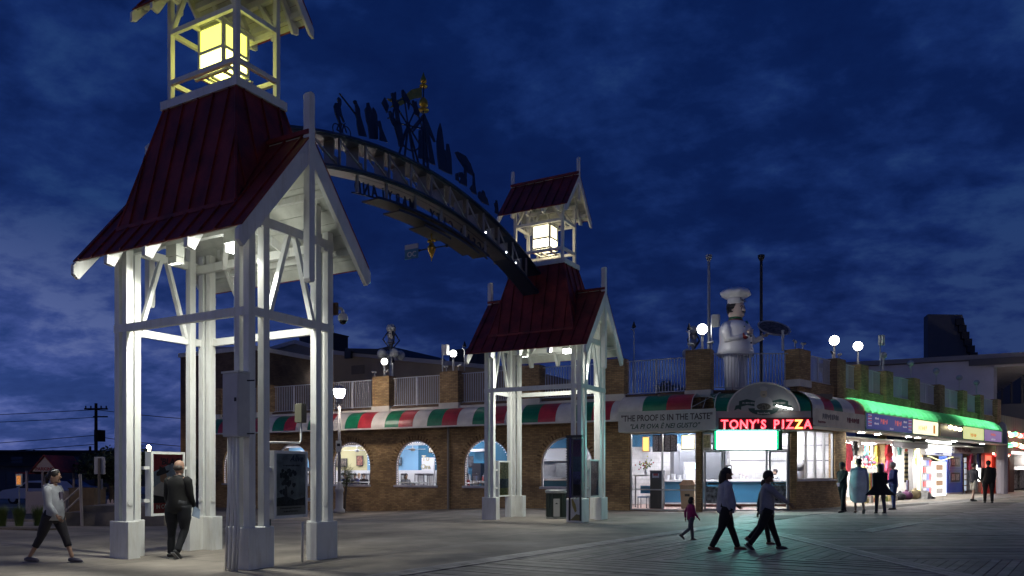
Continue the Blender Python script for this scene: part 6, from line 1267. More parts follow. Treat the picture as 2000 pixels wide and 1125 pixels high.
t = thing('dough_mixer', SH @ Matrix.Translation((12.2, 33.0, 0)), 'grey dough mixer behind the four-light window', 'mixer'); part('bowl', MB().lathe([(.1, .95), (.34, 1.1), (.36, 1.5)], 14), SST, t, smooth=True); part('head', MB().ball((.15, .2, 1.75), .3, 12, 7, .8), mat('mixer_grey', (.45, .45, .48), .4), t, smooth=True); part('column', MB().box(.2, .5, .1, .5, 0, 1.7), mat('mixer_grey', (.45, .45, .48)), t)
# ------------------------------------------------------------------ shops under the wing
def sx(px, o=2.0):
    k = (px-1000)/1500; return (k*29.5-10.9+.7071*o*(1+k))/(.7071*(1-k))
def zy(px, o, py):
    s = sx(px, o); return 1.6+(920-py)/1500*(29.5+.7071*(s+o))-.08
SB = 4.4
CW = mat('shop_plaster', (.60, .58, .56), .7, noise_s=2, noise_a=.08); SL = mat('slat_brown', (.20, .14, .10), .7); 
slab('shop_floor', W, (4.85, 30, .3, 6.0, -.08, -.03), mat('shop_floor_grey', (.30, .29, .29), .6, noise_s=2)); slab('shop_ceiling', W, (4.85, 30, .29, 4.4, 3.0, 3.06), CW)
for x0, x1, m in ((4.85, 9.2, SL), (9.2, 14.9, CW), (15.15, 21.0, CW), (21.25, 30, CW)): slab('shop_wall', W, (x0, x1, SB, SB+.1, -.05, 3.0), m)
for k in range(14): slab('wall_slat', W, (5.0, 9.1, SB-.03, SB-.002, .5+k*.18, .62+k*.18), mat('slat_tan', (.26, .20, .15), .7))
SHOPL = glow('shop_ceiling_lamp', (1, .97, .92), 190)
for k, x in enumerate((5.9, 7.6, 9.6, 11.6, 13.4, 16.3, 18.4, 20.0, 22.4, 24.5, 26.5, 28.6)):
    t = thing('ceiling_light', W @ Matrix.Translation((x, 2.2, 2.97)), ORD[k]+' white ceiling light in the souvenir shops, counted from the pizza shop', 'ceiling light', 'ceiling lights of the souvenir shops'); part('panel', MB().box(-.35, .35, -.2, .2, -.03, 0), SHOPL, t); part('tray', MB().box(-.4, .4, -.25, .25, .001, .03), CW, t)
for k, x in enumerate((5.3, 7.2, 11.2, 12.6, 18.6, 24.2)):
    t = thing('soffit_lamp', W @ Matrix.Translation((x, -.45, 3.18)), ORD[k]+' round downlight under the green awning, counted from the left', 'lamp', 'round downlights under the green awning'); part('lens', MB().lathe([(.12, -.03), (.13, 0)], 12), SHOPL, t); part('ring', MB().lathe([(.14, -.015), (.16, .005)], 12), CW, t)
def shirt(px, o, py, wpx, m, label, sleeves=True, grp=None, h=None):
    x = sx(px, o); z = zy(px, o, py); y_ = 29.5+.7071*(x+o); wd = wpx/1500*y_/.85; h = h or wd*1.25
    t = thing('hung_shirt', W @ Matrix.Translation((x, o, z)), label, 'shirt', grp)
    q = wd/2; P = [(-q*.55, -h), (q*.55, -h), (q*.6, -h*.35), (q*.95, -h*.62), (q*1.12, -h*.5), (q*.7, -.04), (q*.25, 0), (0, -.05), (-q*.25, 0), (-q*.7, -.04), (-q*1.12, -h*.5), (-q*.95, -h*.62), (-q*.6, -h*.35)]
    part('cloth', MB().prism([(a, -.06, c) for a, c in P], (0, .12, 0)), m, t); part('hanger', MB().tube([(0, 0, -.02), (0, 0, .12)], .01, 5), GRAYM, t); part('collar', MB().lathe([(.07, -.06), (.085, .0)], 10), m, t); return t
C_ = lambda n, c, **k: mat('cloth_'+n, c, .85, noise_s=7, noise_a=.18, **k)
shirt(1656, .9, 866, 30, C_('coral', (.62, .06, .10)), 'coral red top hanging at the brick pier by the shop entrance', h=1.3); shirt(1670, 1.6, 862, 20, C_('charcoal', (.03, .03, .035)), 'charcoal top hanging behind the coral one'); shirt(1679, 1.2, 862, 8, C_('white', (.6, .6, .6)), 'narrow white garment hanging right of the charcoal top')
shirt(1736, 1.0, 868, 26, C_('red', (.45, .02, .03)), 'red hoodie hanging above the pink one'); shirt(1737, 1.0, 898, 30, C_('pink', (.72, .10, .22)), 'pink printed hoodie hanging below the red one', h=1.1); shirt(1757, 1.6, 868, 14, C_('aqua', (.2, .5, .52)), 'pale aqua shirt right of the red hoodie')
rack_c = [(.6, .58, .6), (.5, .12, .3), (.66, .6, .2), (.35, .4, .46), (.6, .6, .62), (.6, .3, .45), (.25, .3, .4), (.62, .5, .3)]
for r_, (py, nn_) in enumerate(((893, 6), (903, 6), (912, 6))):
    for k in range(nn_):
        px = 1672+k*7.2; o = 1.3+.12*r_; x = sx(px, o); z = zy(px, o, py)
        t = thing('cap', W @ Matrix.Translation((x, o, z)), '%s cap in the %s row of the cap stand' % (('first', 'second', 'third', 'fourth', 'fifth', 'sixth')[k], ('top', 'middle', 'bottom')[r_]), 'cap', 'caps on the stand outside the souvenir shop')
        m = C_('cap%d' % ((k*3+r_*2) % 8), rack_c[(k*3+r_*2) % 8]); part('crown', MB().ball((0, 0, 0), .10, 8, 5, .8), m, t); part('brim', MB().box(-.09, .09, -.2, -.08, -.04, -.02), m, t)
wc_ = [('coral', (.62, .06, .10)), ('white', (.6, .6, .6)), ('aqua', (.2, .5, .52)), ('mustard', (.6, .42, .05)), ('navy', (.06, .08, .25)), ('pink', (.72, .10, .22)), ('lime', (.35, .6, .1)), ('purple', (.25, .1, .4))]
for r_, py in enumerate((868, 892)):
    for k in range(7):
        nm, c = wc_[(k*3+r_*5) % 8]; shirt(1690+k*8.2, 3.9, py, 9, C_(nm, c), '%s %s tee in the %s row on the slatted wall' % (ORD[k], nm, ('upper', 'lower')[r_]), grp='tees on the slatted wall', h=.62)
for k, (px, o, py, wp, nm, hh) in enumerate(((1692, 2.2, 868, 12, 'aqua', .9), (1704, 2.4, 866, 12, 'white', .9), (1713, 2.2, 870, 12, 'mustard', .9), (1722, 2.0, 905, 11, 'purple', .9), (1746, 2.2, 866, 12, 'white', .8), (1789, 2.2, 880, 9, 'lime', .8), (1891, 2.3, 890, 10, 'coral', 1.0), (1921, 2.0, 905, 10, 'aqua', .8))):
    shirt(px, o, py, wp, C_(nm, dict(wc_)[nm]), '%s %s top hanging inside the shop openings, from the left' % (ORD[k], nm), grp='tops hanging inside the shop openings', h=hh)
x = sx(1690, 1.5); t = thing('clothes_rack', W @ Matrix.Translation((x, 1.5, -.03)), 'rack of grey and tie-dye shirts below the caps', 'clothes rack')
part('rail', MB().box(-.95, .95, -.02, .02, 1.46, 1.50), GRAYM, t)
for s in (-.9, .9): part('upright', MB().box(s-.02, s+.02, -.02, .02, 0, 1.5), GRAYM, t); part('foot', MB().box(s-.03, s+.03, -.3, .3, 0, .03), GRAYM, t)
dye = [(.4, .4, .42), (.5, .5, .5), (.25, .28, .3), (.1, .3, .5), (.5, .45, .08), (.45, .12, .08), (.08, .2, .3), (.45, .45, .45), (.12, .12, .14)]
for k in range(9): m = C_('dye%d' % k, dye[k]); part('shirt', MB().prism([(-.84+k*.2, -.2, .55+.05*(k % 3)), (-.66+k*.2, -.2, .55+.05*(k % 3)), (-.68+k*.2, -.2, 1.44), (-.82+k*.2, -.2, 1.44)], (0, .4, 0)), m, t)
crate_c = [(.5, .42, .2), (.35, .33, .3), (.45, .16, .1), (.55, .52, .45), (.3, .36, .12)]
for k in range(7):
    px = 1686+k*9.5; o = .75; x = sx(px, o); t = thing('goods_box', W @ Matrix.Translation((x, o, -.04)), '%s open box of small goods on the ground before the clothes rack, from the left' % ('first', 'second', 'third', 'fourth', 'fifth', 'sixth', 'seventh')[k], 'box', 'boxes of goods on the ground')
    part('box', MB().box(-.16, .16, -.2, .2, 0, .28+.1*(k % 2)), C_('goods%d' % (k % 5), crate_c[k % 5]), t)
    for j in range(5): part('toy', MB().ball((-.12+j*.06, -.1+.1*(j % 2), .32+.1*(k % 2)), .06, 7, 4), C_('cap%d' % ((k+j) % 8), rack_c[(k+j) % 8]), t)
t = thing('striped_scarf', W @ Matrix.Translation((sx(1770, 1.3), 1.3, zy(1770, 1.3, 882))), 'long black and tan striped scarf hanging in the shop doorway', 'scarf')
for k in range(14): part('stripe', MB().box(-.26+.01*(k % 3), .26+.01*(k % 3), -.02, .02, -.12*(k+1), -.12*k), C_('scarf_dark', (.02, .02, .02)) if k % 2 else C_('scarf_tan', (.32, .28, .14)), t)
part('hook', MB().ball((0, 0, .08), .09, 8, 5), C_('coral2', (.6, .15, .1)), t)
for k, (px, r_, c, lb) in enumerate(((1786, .38, (.42, .34, .2), 'tan sack lying in front of the shop doorway'), (1770, .33, (.10, .03, .09), 'dark plum bag on the ground left of the tan sack'), (1757, .3, (.03, .03, .035), 'black bag on the ground beside the man in blue'))):
    o = .9; t = thing('sack', W @ Matrix.Translation((sx(px, o), o, -.03)), lb, 'bag', 'bags on the shop ground'); part('bag', MB().ball((0, 0, r_*.72), r_, 12, 7, .75, 1.3), C_('bag%d' % k, c), t, smooth=True); part('knot', MB().ball((.05, 0, r_*1.45), .09, 8, 5), C_('bag%d' % k, c), t)
t = thing('folded_tarp', W @ Matrix.Translation((sx(1803, .6), .6, -.03)), 'white and black folded tarp sloping on the ground by the freezer', 'tarp'); part('tarp', MB().prism([(-.6, -.4, 0), (.75, -.4, 0), (.0, -.4, .28), (-.45, -.4, .5)], (0, .8, 0)), C_('tarpwhite', (.42, .42, .42)), t); part('tarp_edge', MB().prism([(-.1, -.42, 0), (.9, -.42, 0), (.2, -.42, .2)], (0, .6, 0)), C_('scarf_dark', (.02, .02, .02)), t)
t = thing('umbrella_bin', W @ Matrix.Translation((sx(1773, 1.0), 1.0, -.03)), 'bin of rolled umbrellas under the striped scarf', 'bin'); part('bin', MB().lathe([(.18, 0), (.2, .5)], 10), CW, t)
for k in range(4): part('umbrella', MB().tube([(-.1+.06*k, 0, .2), (-.14+.09*k, 0, 1.05)], .035, 6), C_('umb%d' % k, ((.3, .3, .5), (.5, .5, .55), (.3, .1, .1), (.4, .35, .5))[k]), t)
# ice cream shop front
YF = glow('yellow_trim', (1, .92, .35), 1.6, False)
def at_(px, o, py0, py1): return sx(px, o), zy(px, o, py0), zy(px, o, py1)
t = thing('yellow_door_frame', W @ Matrix.Translation((sx(1797, 1.6), 1.6, -.03)), 'yellow lit door frame at the left of the ice cream front', 'door frame'); part('post', MB().box(-.09, .09, 0, .1, 0, 2.85), YF, t); part('post', MB().box(.45, .52, .2, .3, 0, 2.85), YF, t); part('jamb', MB().box(.1, .3, .05, .1, 0, 2.85), CW, t)
x0 = sx(1804, 1.8); x1 = sx(1821, 1.8); t = thing('freezer_case', W @ Matrix.Translation((x0, 1.8, -.03)), 'upright glass freezer case full of ice cream packs left of the lit door', 'freezer'); wd = x1-x0
part('case', MB().box(0, wd, .05, .6, 0, 2.35), mat('freezer_grey', (.35, .35, .38), .4), t)
for r_ in range(5):
    for k in range(3):
        part('pack', MB().box(.06+k*(wd-.1)/3, (k+1)*(wd-.1)/3, -.0, .04, .2+r_*.42, .52+r_*.42), mat('pack_%d' % ((r_*2+k) % 4), ((.55, .55, .62), (.10, .12, .4), (.5, .06, .07), (.6, .6, .62))[(r_*2+k) % 4], .4, emit=((.6, .6, .8), (.1, .15, .6), (.6, .1, .1), (.8, .8, .9))[(r_*2+k) % 4], es=.55), t)
x0 = sx(1823, 1.4); x1 = sx(1848, 1.4); wd = x1-x0; t = thing('lit_door', W @ Matrix.Translation((x0, 1.4, -.03)), 'brightly lit white framed menu door of the ice cream shop', 'door')
part('door_leaf', MB().box(0, wd, 0, .08, 0, 2.12), glow('door_white', (1, 1, .93), 1.9), t)
for r_ in range(4): part('menu_picture', MB().box(wd*.2, wd*.72, -.012, -.001, .2+r_*.47, .52+r_*.47), mat('menu_pic_%d' % (r_ % 2), ((.5, .42, .36), (.42, .24, .14))[r_ % 2], .5, emit=((.8, .75, .72), (.7, .45, .3))[r_ % 2], es=.6), t)
x0 = sx(1808, .9); x1 = sx(1858, .9); t = thing('ice_cream_sign', W @ Matrix.Translation((x0, .9, zy(1830, .9, 890))), 'glaring white box sign with blue letters above the lit door', 'sign'); wd = x1-x0
part('box', MB().box(0, wd, 0, .3, .02, .88), CW, t); part('face', MB().box(.03, wd-.03, -.02, -.001, .22, .86), glow('sign_glare', (1, 1, .97), 5), t); part('strip', MB().box(.03, wd-.03, -.02, -.001, .04, .215), mat('strip_pale', (.5, .5, .6), .5, emit=(.8, .8, 1), es=.8), t)
text('sign_lettering', '~14', .17, mat('blue_ink', (.03, .05, .3), .5), t, WM[t.name] @ Matrix.Translation((wd/2, -.026, .06)), .002, bold=.006)
sc_ = MB(); sc_.tube([(wd*k/12, -.1, -.05-.22*sin(pi*k/12)**2) for k in range(13)], .03, 6); part('garland', sc_, YF, t)
# photo booth
x0 = sx(1850, 2.0); x1 = sx(1880, 2.0); wd = x1-x0; t = thing('photo_booth', W @ Matrix.Translation((x0, 2.0, -.03)), 'blue photo booth wall with two picture windows', 'photo booth'); PBm = mat('booth_blue', (.012, .06, .32), .5, emit=(.02, .08, .5), es=.12)
part('wall', MB().box(0, wd, 0, .5, .15, 2.75), PBm, t); part('base', MB().box(-.02, wd+.02, -.03, .5, 0, .15), CW, t)
for z_ in (.85, 1.85):
    f_ = part('window', MB().box(wd*.12, wd*.85, -.04, -.001, z_-.08, z_+.68), mat('booth_frame', (.10, .18, .42), .5), t); part('dark_glass', MB().box(wd*.2, wd*.77, -.05, -.041, z_, z_+.6), DARK, f_)
    for k in range(2): part('photo', MB().box(wd*(.25+.25*k), wd*(.45+.25*k), -.056, -.051, z_+.1, z_+.5), mat('photo_print', (.45, .4, .38), .5, noise_s=9, noise_a=.5), f_)
part('lettering_panel', MB().box(wd*.1, wd*.9, -.02, -.001, 1.58, 1.72), mat('booth_text', (.1, .16, .4), .5), t)
t = thing('photos_sign', W @ Matrix.Translation((sx(1882, 1.0), 1.0, zy(1882, 1.0, 886))), 'grey sign reading FREE PHOTOS above the booth', 'sign'); part('board', MB().box(-1.9, 1.9, 0, .1, 0, .62), mat('sign_mid_grey', (.24, .23, .25), .6), t); text('sign_lettering', 'FREE PHOTOS', .46, mat('ink_maroon', (.10, .02, .03), .6), t, WM[t.name] @ Matrix.Translation((0, -.01, .12)), .004, bold=.008)
t = thing('dark_canopy_sign', W @ Matrix.Translation((sx(1775, .4), .4, 2.72)), 'dark grey hanging sign strip under the blue fascia sign', 'sign'); part('board', MB().box(-2.2, 3.1, 0, .08, 0, .40), mat('sign_mid_grey', (.24, .23, .25)), t); part('speaker', MB().ball((.3, -.1, .45), .16, 8, 5), DARK, t)
for k, (px, wp, c, lb) in enumerate(((1885, 9, (.5, .5, .55), 'pale column of postcards right of the photo booth'), (1927, 9, (.5, .3, .25), 'rack of small prints left of the red shop'))):
    x0 = sx(px, 1.7); t = thing('postcard_rack', W @ Matrix.Translation((x0, 1.7, -.03)), lb, 'postcard rack', 'postcard racks'); part('pole', MB().box(-.03, .03, 0, .06, 0, 2.4), GRAYM, t)
    for r_ in range(6): part('card', MB().box(-.2, .2, -.03, -.001, .25+r_*.38, .55+r_*.38), mat('card_%d' % ((r_+k) % 3), ((.6, .62, .66), (.35, .5, .6), (.6, .5, .42))[(r_+k) % 3], .5, emit=(.7, .8, .9), es=.45), t)
shirt(1897, 1.5, 885, 14, C_('rose', (.6, .06, .14)), 'rose pink towel-like top right of the postcards', h=1.9); shirt(1913, 1.2, 882, 22, C_('navy', (.06, .08, .25)), 'navy blue sweatshirt hanging right of the rose top'); shirt(1932, 1.6, 885, 14, C_('mixed', (.5, .45, .42)), 'pale printed shirt at the right end of the awning')
t = thing('bright_showcase', W @ Matrix.Translation((sx(1912, 1.9), 1.9, .8)), 'glaring white showcase between the two men at the right', 'showcase'); part('light_panel', MB().box(-.45, .45, 0, .05, 0, 1.15), glow('showcase_white', (1, 1, .96), 5), t); part('shelf', MB().box(-.5, .5, -.1, .1, -.85, -.02), CW, t)
# last block: red shop and beyond
t = thing('red_arcade', W @ Matrix.Translation((29.8, .3, -.05)), 'red arcade front with orange door at the right edge', 'shop building'); RE = mat('arcade_red', (.40, .03, .015), .5); GRY = mat('siding_dark', (.12, .115, .12), .7)
part('upper_siding', MB().box(-2.2, 26, 0, 8, 2.75, 5.4), GRY, t)
for k in range(40): part('siding_board', MB().box(-2.2+k*.65, -2.2+k*.65+.6, -.03, -.001, 2.8, 5.4), GRY, t)
part('wall', MB().box(-.2, 3.2, .4, .6, 0, 2.75), RE, t); part('glow_panel', MB().box(-.1, 1.2, .33, .39, 1.0, 2.6), glow('arcade_glow', (1, .06, .02), 1.6), t)
part('door', MB().box(2.2, 5.0, .2, .3, 0, 2.6), mat('arcade_orange', (.45, .10, .02), .5, emit=(.8, .12, .02), es=.18), t); part('door_frame', MB().box(5.0, 6.4, .1, .3, 0, 2.7), mat('arcade_brown', (.10, .04, .02), .6), t)
part('pale_post', MB().lathe([(.35, 0), (.35, 4.0), (.25, 4.6), (.05, 4.8)], 12, (-.2, -.6, 0)), mat('post_lilac', (.30, .27, .30), .6), t)
part('wall', MB().box(6.4, 24, 2.4, 2.6, 0, 2.75), CW, t)
for k in range(6): part('shelf_unit', MB().box(6.9+k*2.2, 8.3+k*2.2, 1.2, 2.3, .2, 2.4), mat('shelf_goods', (.45, .42, .36), .6, noise_s=6, noise_a=.7), t)
part('fascia_lights', MB().box(5.0, 24, -.1, .2, 2.78, 2.98), glow('arcade_white', (1, .85, .8), 2.2), t); lamp('arcade_light', 'POINT', (10, 0, 2.4), 160, (1, .93, .85), .3, None, t); lamp('arcade_red_light', 'POINT', (1.2, -.5, 2.0), 40, (1, .12, .05), .2, None, t)
rd = random.Random(2)
for k in range(26):
    r_, c = divmod(k, 13); colr = ((1, .05, .05), (.1, 1, .3), (1, .8, .5), (1, .05, .05))[rd.randrange(4)]
    part('neon_bulb', MB().ball((1.4+c*.62, -.5, 4.05-r_*.72+rd.uniform(-.08, .08)), .16, 8, 5), glow('nb_%d%d%d' % tuple(int(v*9) for v in colr), colr, 5, False), t)
for k in range(14): part('string_light', MB().ball((-.6+k*.32, -.2, 2.72-.12*abs(sin(k*.7))), .075, 6, 4), glow('nb_900', (1, .05, .05), 5, False) if k % 3 else glow('nb_975', (1, .8, .5), 5, False), t)
# ------------------------------------------------------------------ people
def skinmesh(V, E, R, root=0, sub=2):
    me = bpy.data.meshes.new('t'); me.from_pydata([tuple(v) for v in V], E, []); o = bpy.data.objects.new('t', me); col.objects.link(o)
    md = o.modifiers.new('s', 'SKIN'); md.use_smooth_shade = True
    for i, r in enumerate(R): me.skin_vertices[0].data[i].radius = (r, r) if not isinstance(r, tuple) else r; me.skin_vertices[0].data[i].use_root = (i == root)
    s = o.modifiers.new('u', 'SUBSURF'); s.levels = sub; s.render_levels = sub
    dg = bpy.context.evaluated_depsgraph_get(); m2 = bpy.data.meshes.new_from_object(o.evaluated_get(dg))
    bpy.data.objects.remove(o); bpy.data.meshes.remove(me); return m2
def join(m2, mb):
    q = MB(); q.add([tuple(v.co) for v in m2.vertices], [tuple(p.vertices) for p in m2.polygons]); q.add(mb.v, mb.f); return q
def person(x, y, z, yaw, H, label, skin=(.30, .17, .11), hair=(.02, .015, .012), top=(.2, .2, .2), bottom=(.02, .02, .025), shoe=(.03, .03, .03), legs=((25, 5), (-25, 15)), arms=((-20, 15), (20, 20)), wide=1., belly=0., hairs='short', sleeve=1., capri=False, extra=None, lean=0., sitting=False, head_yaw=0., grp=None, shorts=False, detail=True, arm_out=.05):
    k = H/1.75; t = thing('person', Matrix.Translation((x, y, z)) @ RZ(yaw), label, 'person', grp)
    hipz = .93; hips = []; knees = []; ank = []
    for s, (a, kb) in zip((1, -1), legs):
        a = radians(a*.82); kb = radians(kb); h = Vector((0, s*.095*wide, hipz)); kn = h+Vector((sin(a), 0, -cos(a)))*.43; an = kn+Vector((sin(a-kb), 0, -cos(a-kb)))*.42
        hips.append(h); knees.append(kn); ank.append(an)
    dz = .085-min(v.z for v in ank) if not sitting else .085-min(v.z for v in ank)
    up = Vector((0, 0, dz)); ln = radians(lean)
    def L(v): # lean the trunk forward from the hips
        v = Vector(v); d = v.z-hipz; return Vector((v.x*cos(ln)+d*sin(ln), v.y, hipz+d*cos(ln)-v.x*sin(ln)))+up
    hips = [h+up for h in hips]; knees = [h+up for h in knees]; ank = [h+up for h in ank]
    pel = Vector((0, 0, hipz+.03))+up; sp = L((.0+belly*.3, 0, 1.13)); chs = L((-.01, 0, 1.34)); nk = L((0, 0, 1.49)); hd0 = L((.02, 0, 1.56))
    sh = [L((0, s*.178*(.7+.3*wide), 1.415)) for s in (1, -1)]; el = []; wr = []
    for s, sh_, (a, e) in zip((1, -1), sh, arms):
        a = radians(a); e = radians(e); E_ = sh_+Vector((sin(a)*cos(arm_out), s*(arm_out+.03), -cos(a))).normalized()*.285; el.append(E_); wr.append(E_+Vector((sin(a+e), -s*.02, -cos(a+e))).normalized()*.25)
    S = lambda v: Vector(v)*k
    m_s = mat('skin_%d' % int(skin[0]*100), skin, .55); m_h = mat('hair_%d' % int(hair[0]*100), hair, .6)
    m_t = mat('top_%d_%d_%d' % tuple(int(c*100) for c in top), top, .85, noise_s=5, noise_a=.14); m_b = mat('bottom_%d_%d_%d' % tuple(int(c*100) for c in bottom), bottom, .85, noise_s=5, noise_a=.12)
    V = [pel, sp, chs, nk, hd0, sh[0], el[0], wr[0], sh[1], el[1], wr[1], hips[0], knees[0], ank[0], hips[1], knees[1], ank[1]]
    E = [(0, 1), (1, 2), (2, 3), (3, 4), (2, 5), (5, 6), (6, 7), (2, 8), (8, 9), (9, 10), (0, 11), (11, 12), (12, 13), (0, 14), (14, 15), (15, 16)]
    R = [.09*wide, .085*wide, .10*wide, .055, .05, .055, .042, .027, .055, .042, .027, .070*wide, .050*(.6+.4*wide), .034, .070*wide, .050*(.6+.4*wide), .034]
    body = skinmesh([S(v) for v in V], E, [r*k for r in R], 0, 1)
    ex = MB(); hc = hd0+Vector((.01, 0, .075)); hr = .098
    hm = MB(); prof = [(.035, -.115), (.062, -.10), (.078, -.06), (.088, -.01), (.092, .04), (.082, .085), (.055, .115), (.01, .13)]
    hm.lathe([(r, z) for r, z in prof], 14, (0, 0, 0), 1.08, .88)
    hm.tube([(.085, 0, .02), (.118, 0, -.02), (.09, 0, -.03)], [.010, .018, .012], 6); hm.ball((.078, 0, -.085), .028, 8, 5); hm.ball((.083, 0, -.058), .02, 8, 4, .5, .6, 1.2)
    for s in (-1, 1): hm.ball((-.005, s*.082, -.005), .026, 7, 4, 1.2, .7, .4)
    hy = Matrix.Translation(hc) @ RZ(head_yaw)
    ex.add([S(hy @ Vector(v)) for v in hm.v], hm.f)
    for s, e_, w_ in zip((1, -1), el, wr):   # palm, four unequal curled fingers and a thumb
        d = (w_-e_).normalized(); sd = Vector((0, 1, 0)); sd = (sd-d*sd.dot(d)).normalized(); fw = d.cross(sd).normalized(); fw = fw if fw.x > 0 else -fw
        p1 = w_+d*.045; p2 = w_+d*.085
        ex.tube([S(w_-d*.01), S(p1), S(p2)], [.022*k, .030*k, .026*k], 8)
        for j, ln_ in enumerate((.055, .068, .064, .048)):
            q = p2+fw*(.024-.016*j); ex.tube([S(q), S(q+d*ln_*.55-sd*s*.004), S(q+d*ln_-sd*s*.022)], [.0085*k, .0075*k, .006*k], 5)
        q = w_+d*.03+fw*.022; ex.tube([S(q), S(q+fw*.025+d*.025), S(q+fw*.026+d*.055-sd*s*.01)], [.011*k, .009*k, .007*k], 5)
    part('body', join(body, ex), m_s, t, smooth=True)
    for s in (-1, 1): part('eye', MB().ball(S(hy @ Vector((.082, s*.03, .022))), .009*k, 6, 4), mat('eye_dark', (.01, .01, .01), .3), t)
    # clothes
    rj = random.Random(int(abs(x*97+y*31)))
    def loft(rings, n=18, jit=.03):
        mb = MB(); ph = rj.uniform(0, 6)
        for (c, rx, ry) in rings:
            for j in range(n):
                a_ = 2*pi*j/n; f_ = 1+jit*sin(4*a_+ph+c.z*9)+jit*.6*sin(7*a_-c.z*21)
                mb.v.append(tuple(S(c+Vector((rx*f_*cos(a_), ry*f_*sin(a_), .012*sin(3*a_+ph))))))
        for i in range(len(rings)-1):
            for j in range(n): mb.f.append((i*n+j, i*n+(j+1) % n, (i+1)*n+(j+1) % n, (i+1)*n+j))
        mb.f += [tuple(range(n-1, -1, -1)), tuple((len(rings)-1)*n+j for j in range(n))]; return mb
    def limb(mb, pts, rr):
        P_ = []; Q_ = []
        for i in range(len(pts)-1):
            for j in range(4):
                t_ = j/4; P_.append(S(pts[i].lerp(pts[i+1], t_))); Q_.append((rr[i]*(1-t_)+rr[i+1]*t_)*k*(1+rj.uniform(-.05, .05)))
        P_.append(S(pts[-1])); Q_.append(rr[-1]*k); mb.tube(P_, Q_, 12)
    wl = wide; wu = .55+.45*wide; bx = Vector((belly*.45, 0, 0))
    tm = loft([(L((0, 0, .84))+bx*.3, .125*wl, .168*wl), (L((0, 0, .92))+bx*.6, .138*wl+belly*.25, .175*wl), (L((0, 0, 1.05))+bx, .132*wl+belly*.3, .165*wl), (L((0, 0, 1.18))+bx*.7, .130*wl+belly*.2, .165*wu), (L((0, 0, 1.30)), .135*wu, .180*wu), (L((-.01, 0, 1.39)), .115*wu, .185*wu), (L((-.01, 0, 1.45)), .085*wu, .135*wu), (L((-.01, 0, 1.49)), .062, .072)])
    cut = 1. if sleeve == 1. else .7
    for i in (0, 1):
        i0 = sh[i]+Vector((0, (-.045 if i == 0 else .045), .0))
        limb(tm, [i0, sh[i]-Vector((0, 0, .03)), el[i], wr[i].lerp(el[i], .06)], [.070*wu, .076*wu, .056*wu, .040])
    part('top', tm, m_t, t, smooth=True)
    bm_ = loft([(pel+Vector((0, 0, -.17)), .07*wl, .09*wl), (pel+Vector((0, 0, -.10)), .125*wl, .165*wl), (pel, .128*wl, .168*wl), (pel+Vector((0, 0, .08)), .120*wl, .158*wl)], jit=.015)
    for i in (0, 1):
        hp_ = hips[i]+Vector((0, 0, .02)); kn_ = knees[i]; an_ = ank[i]; wk = .6+.4*wide
        if shorts: limb(bm_, [hp_, hp_.lerp(kn_, .5), hp_.lerp(kn_, .95)], [.100*wl, .094*wl, .092*wl])
        elif capri: limb(bm_, [hp_, hp_.lerp(kn_, .5), kn_, kn_.lerp(an_, .45)], [.100*wl, .086*wl, .064*wk, .056*wk])
        else: limb(bm_, [hp_, hp_.lerp(kn_, .5), kn_, kn_.lerp(an_, .5), an_+Vector((0, 0, .0))], [.100*wl, .088*wl, .066*wk, .060*wk, .050*wk])
    part('trousers', bm_, m_b, t, smooth=True)
    for i, a in enumerate(ank):
        dd = (ank[i]-knees[i]).normalized(); pit = max(-.9, min(.5, atan2(-dd.x, -dd.z)*.0 + (0.0 if a.z < .13 else -.7)))
        G_ = WM[t.name] @ Matrix.Translation(S(a)) @ Matrix.Rotation(-pit, 4, 'Y'); mb = MB()
        mb.tube([S((-.07, 0, -.03)), S((-.02, 0, -.025)), S((.06, 0, -.035)), S((.14, 0, -.05)), S((.18, 0, -.058))], [.03*k, .045*k, .042*k, .038*k, .018*k], 10)
        part('shoe', mb, mat('shoe_%d' % int(shoe[0]*100), shoe, .5), t, G_, smooth=True); part('sole', MB().box(-.09*k, .19*k, -.036*k, .036*k, -.088*k, -.072*k), mat('sole_grey', (.2, .2, .2), .6), t, G_)
    hb = MB(); hm2 = MB()
    hm2.lathe([(.092, -.0), (.102, .03), (.098, .08), (.072, .122), (.015, .145)], 14, (-.012, 0, .0), 1.06, .92); hm2.ball((-.05, 0, .02), .08, 10, 6, 1.1)
    if hairs == 'long': hm2.tube([(-.06, 0, .05), (-.09, 0, -.06), (-.10, 0, -.16), (-.09, 0, -.24)], [.08, .085, .075, .04], 10)
    if hairs == 'bob': hm2.ball((-.05, 0, -.04), .10, 10, 7, 1.2)
    if hairs == 'bun': hm2.ball((-.12, 0, .02), .05, 8, 6)
    if hairs == 'tied': hm2.tube([(-.08, 0, .03), (-.13, 0, -.02), (-.14, 0, -.12)], [.05, .045, .02], 8)
    if hairs == 'none': hm2 = MB(); hm2.ball((-.035, 0, -.005), .088, 12, 7, .75)
    hb.add([S(hy @ Vector(v)) for v in hm2.v], hm2.f); part('hair', hb, m_h, t, smooth=True)
    if extra: extra(t, k, dict(S=S, L=L, wr=wr, el=el, sh=sh, chs=chs, nk=nk, hc=hc, pel=pel, hy=hy, ank=ank))
    return t
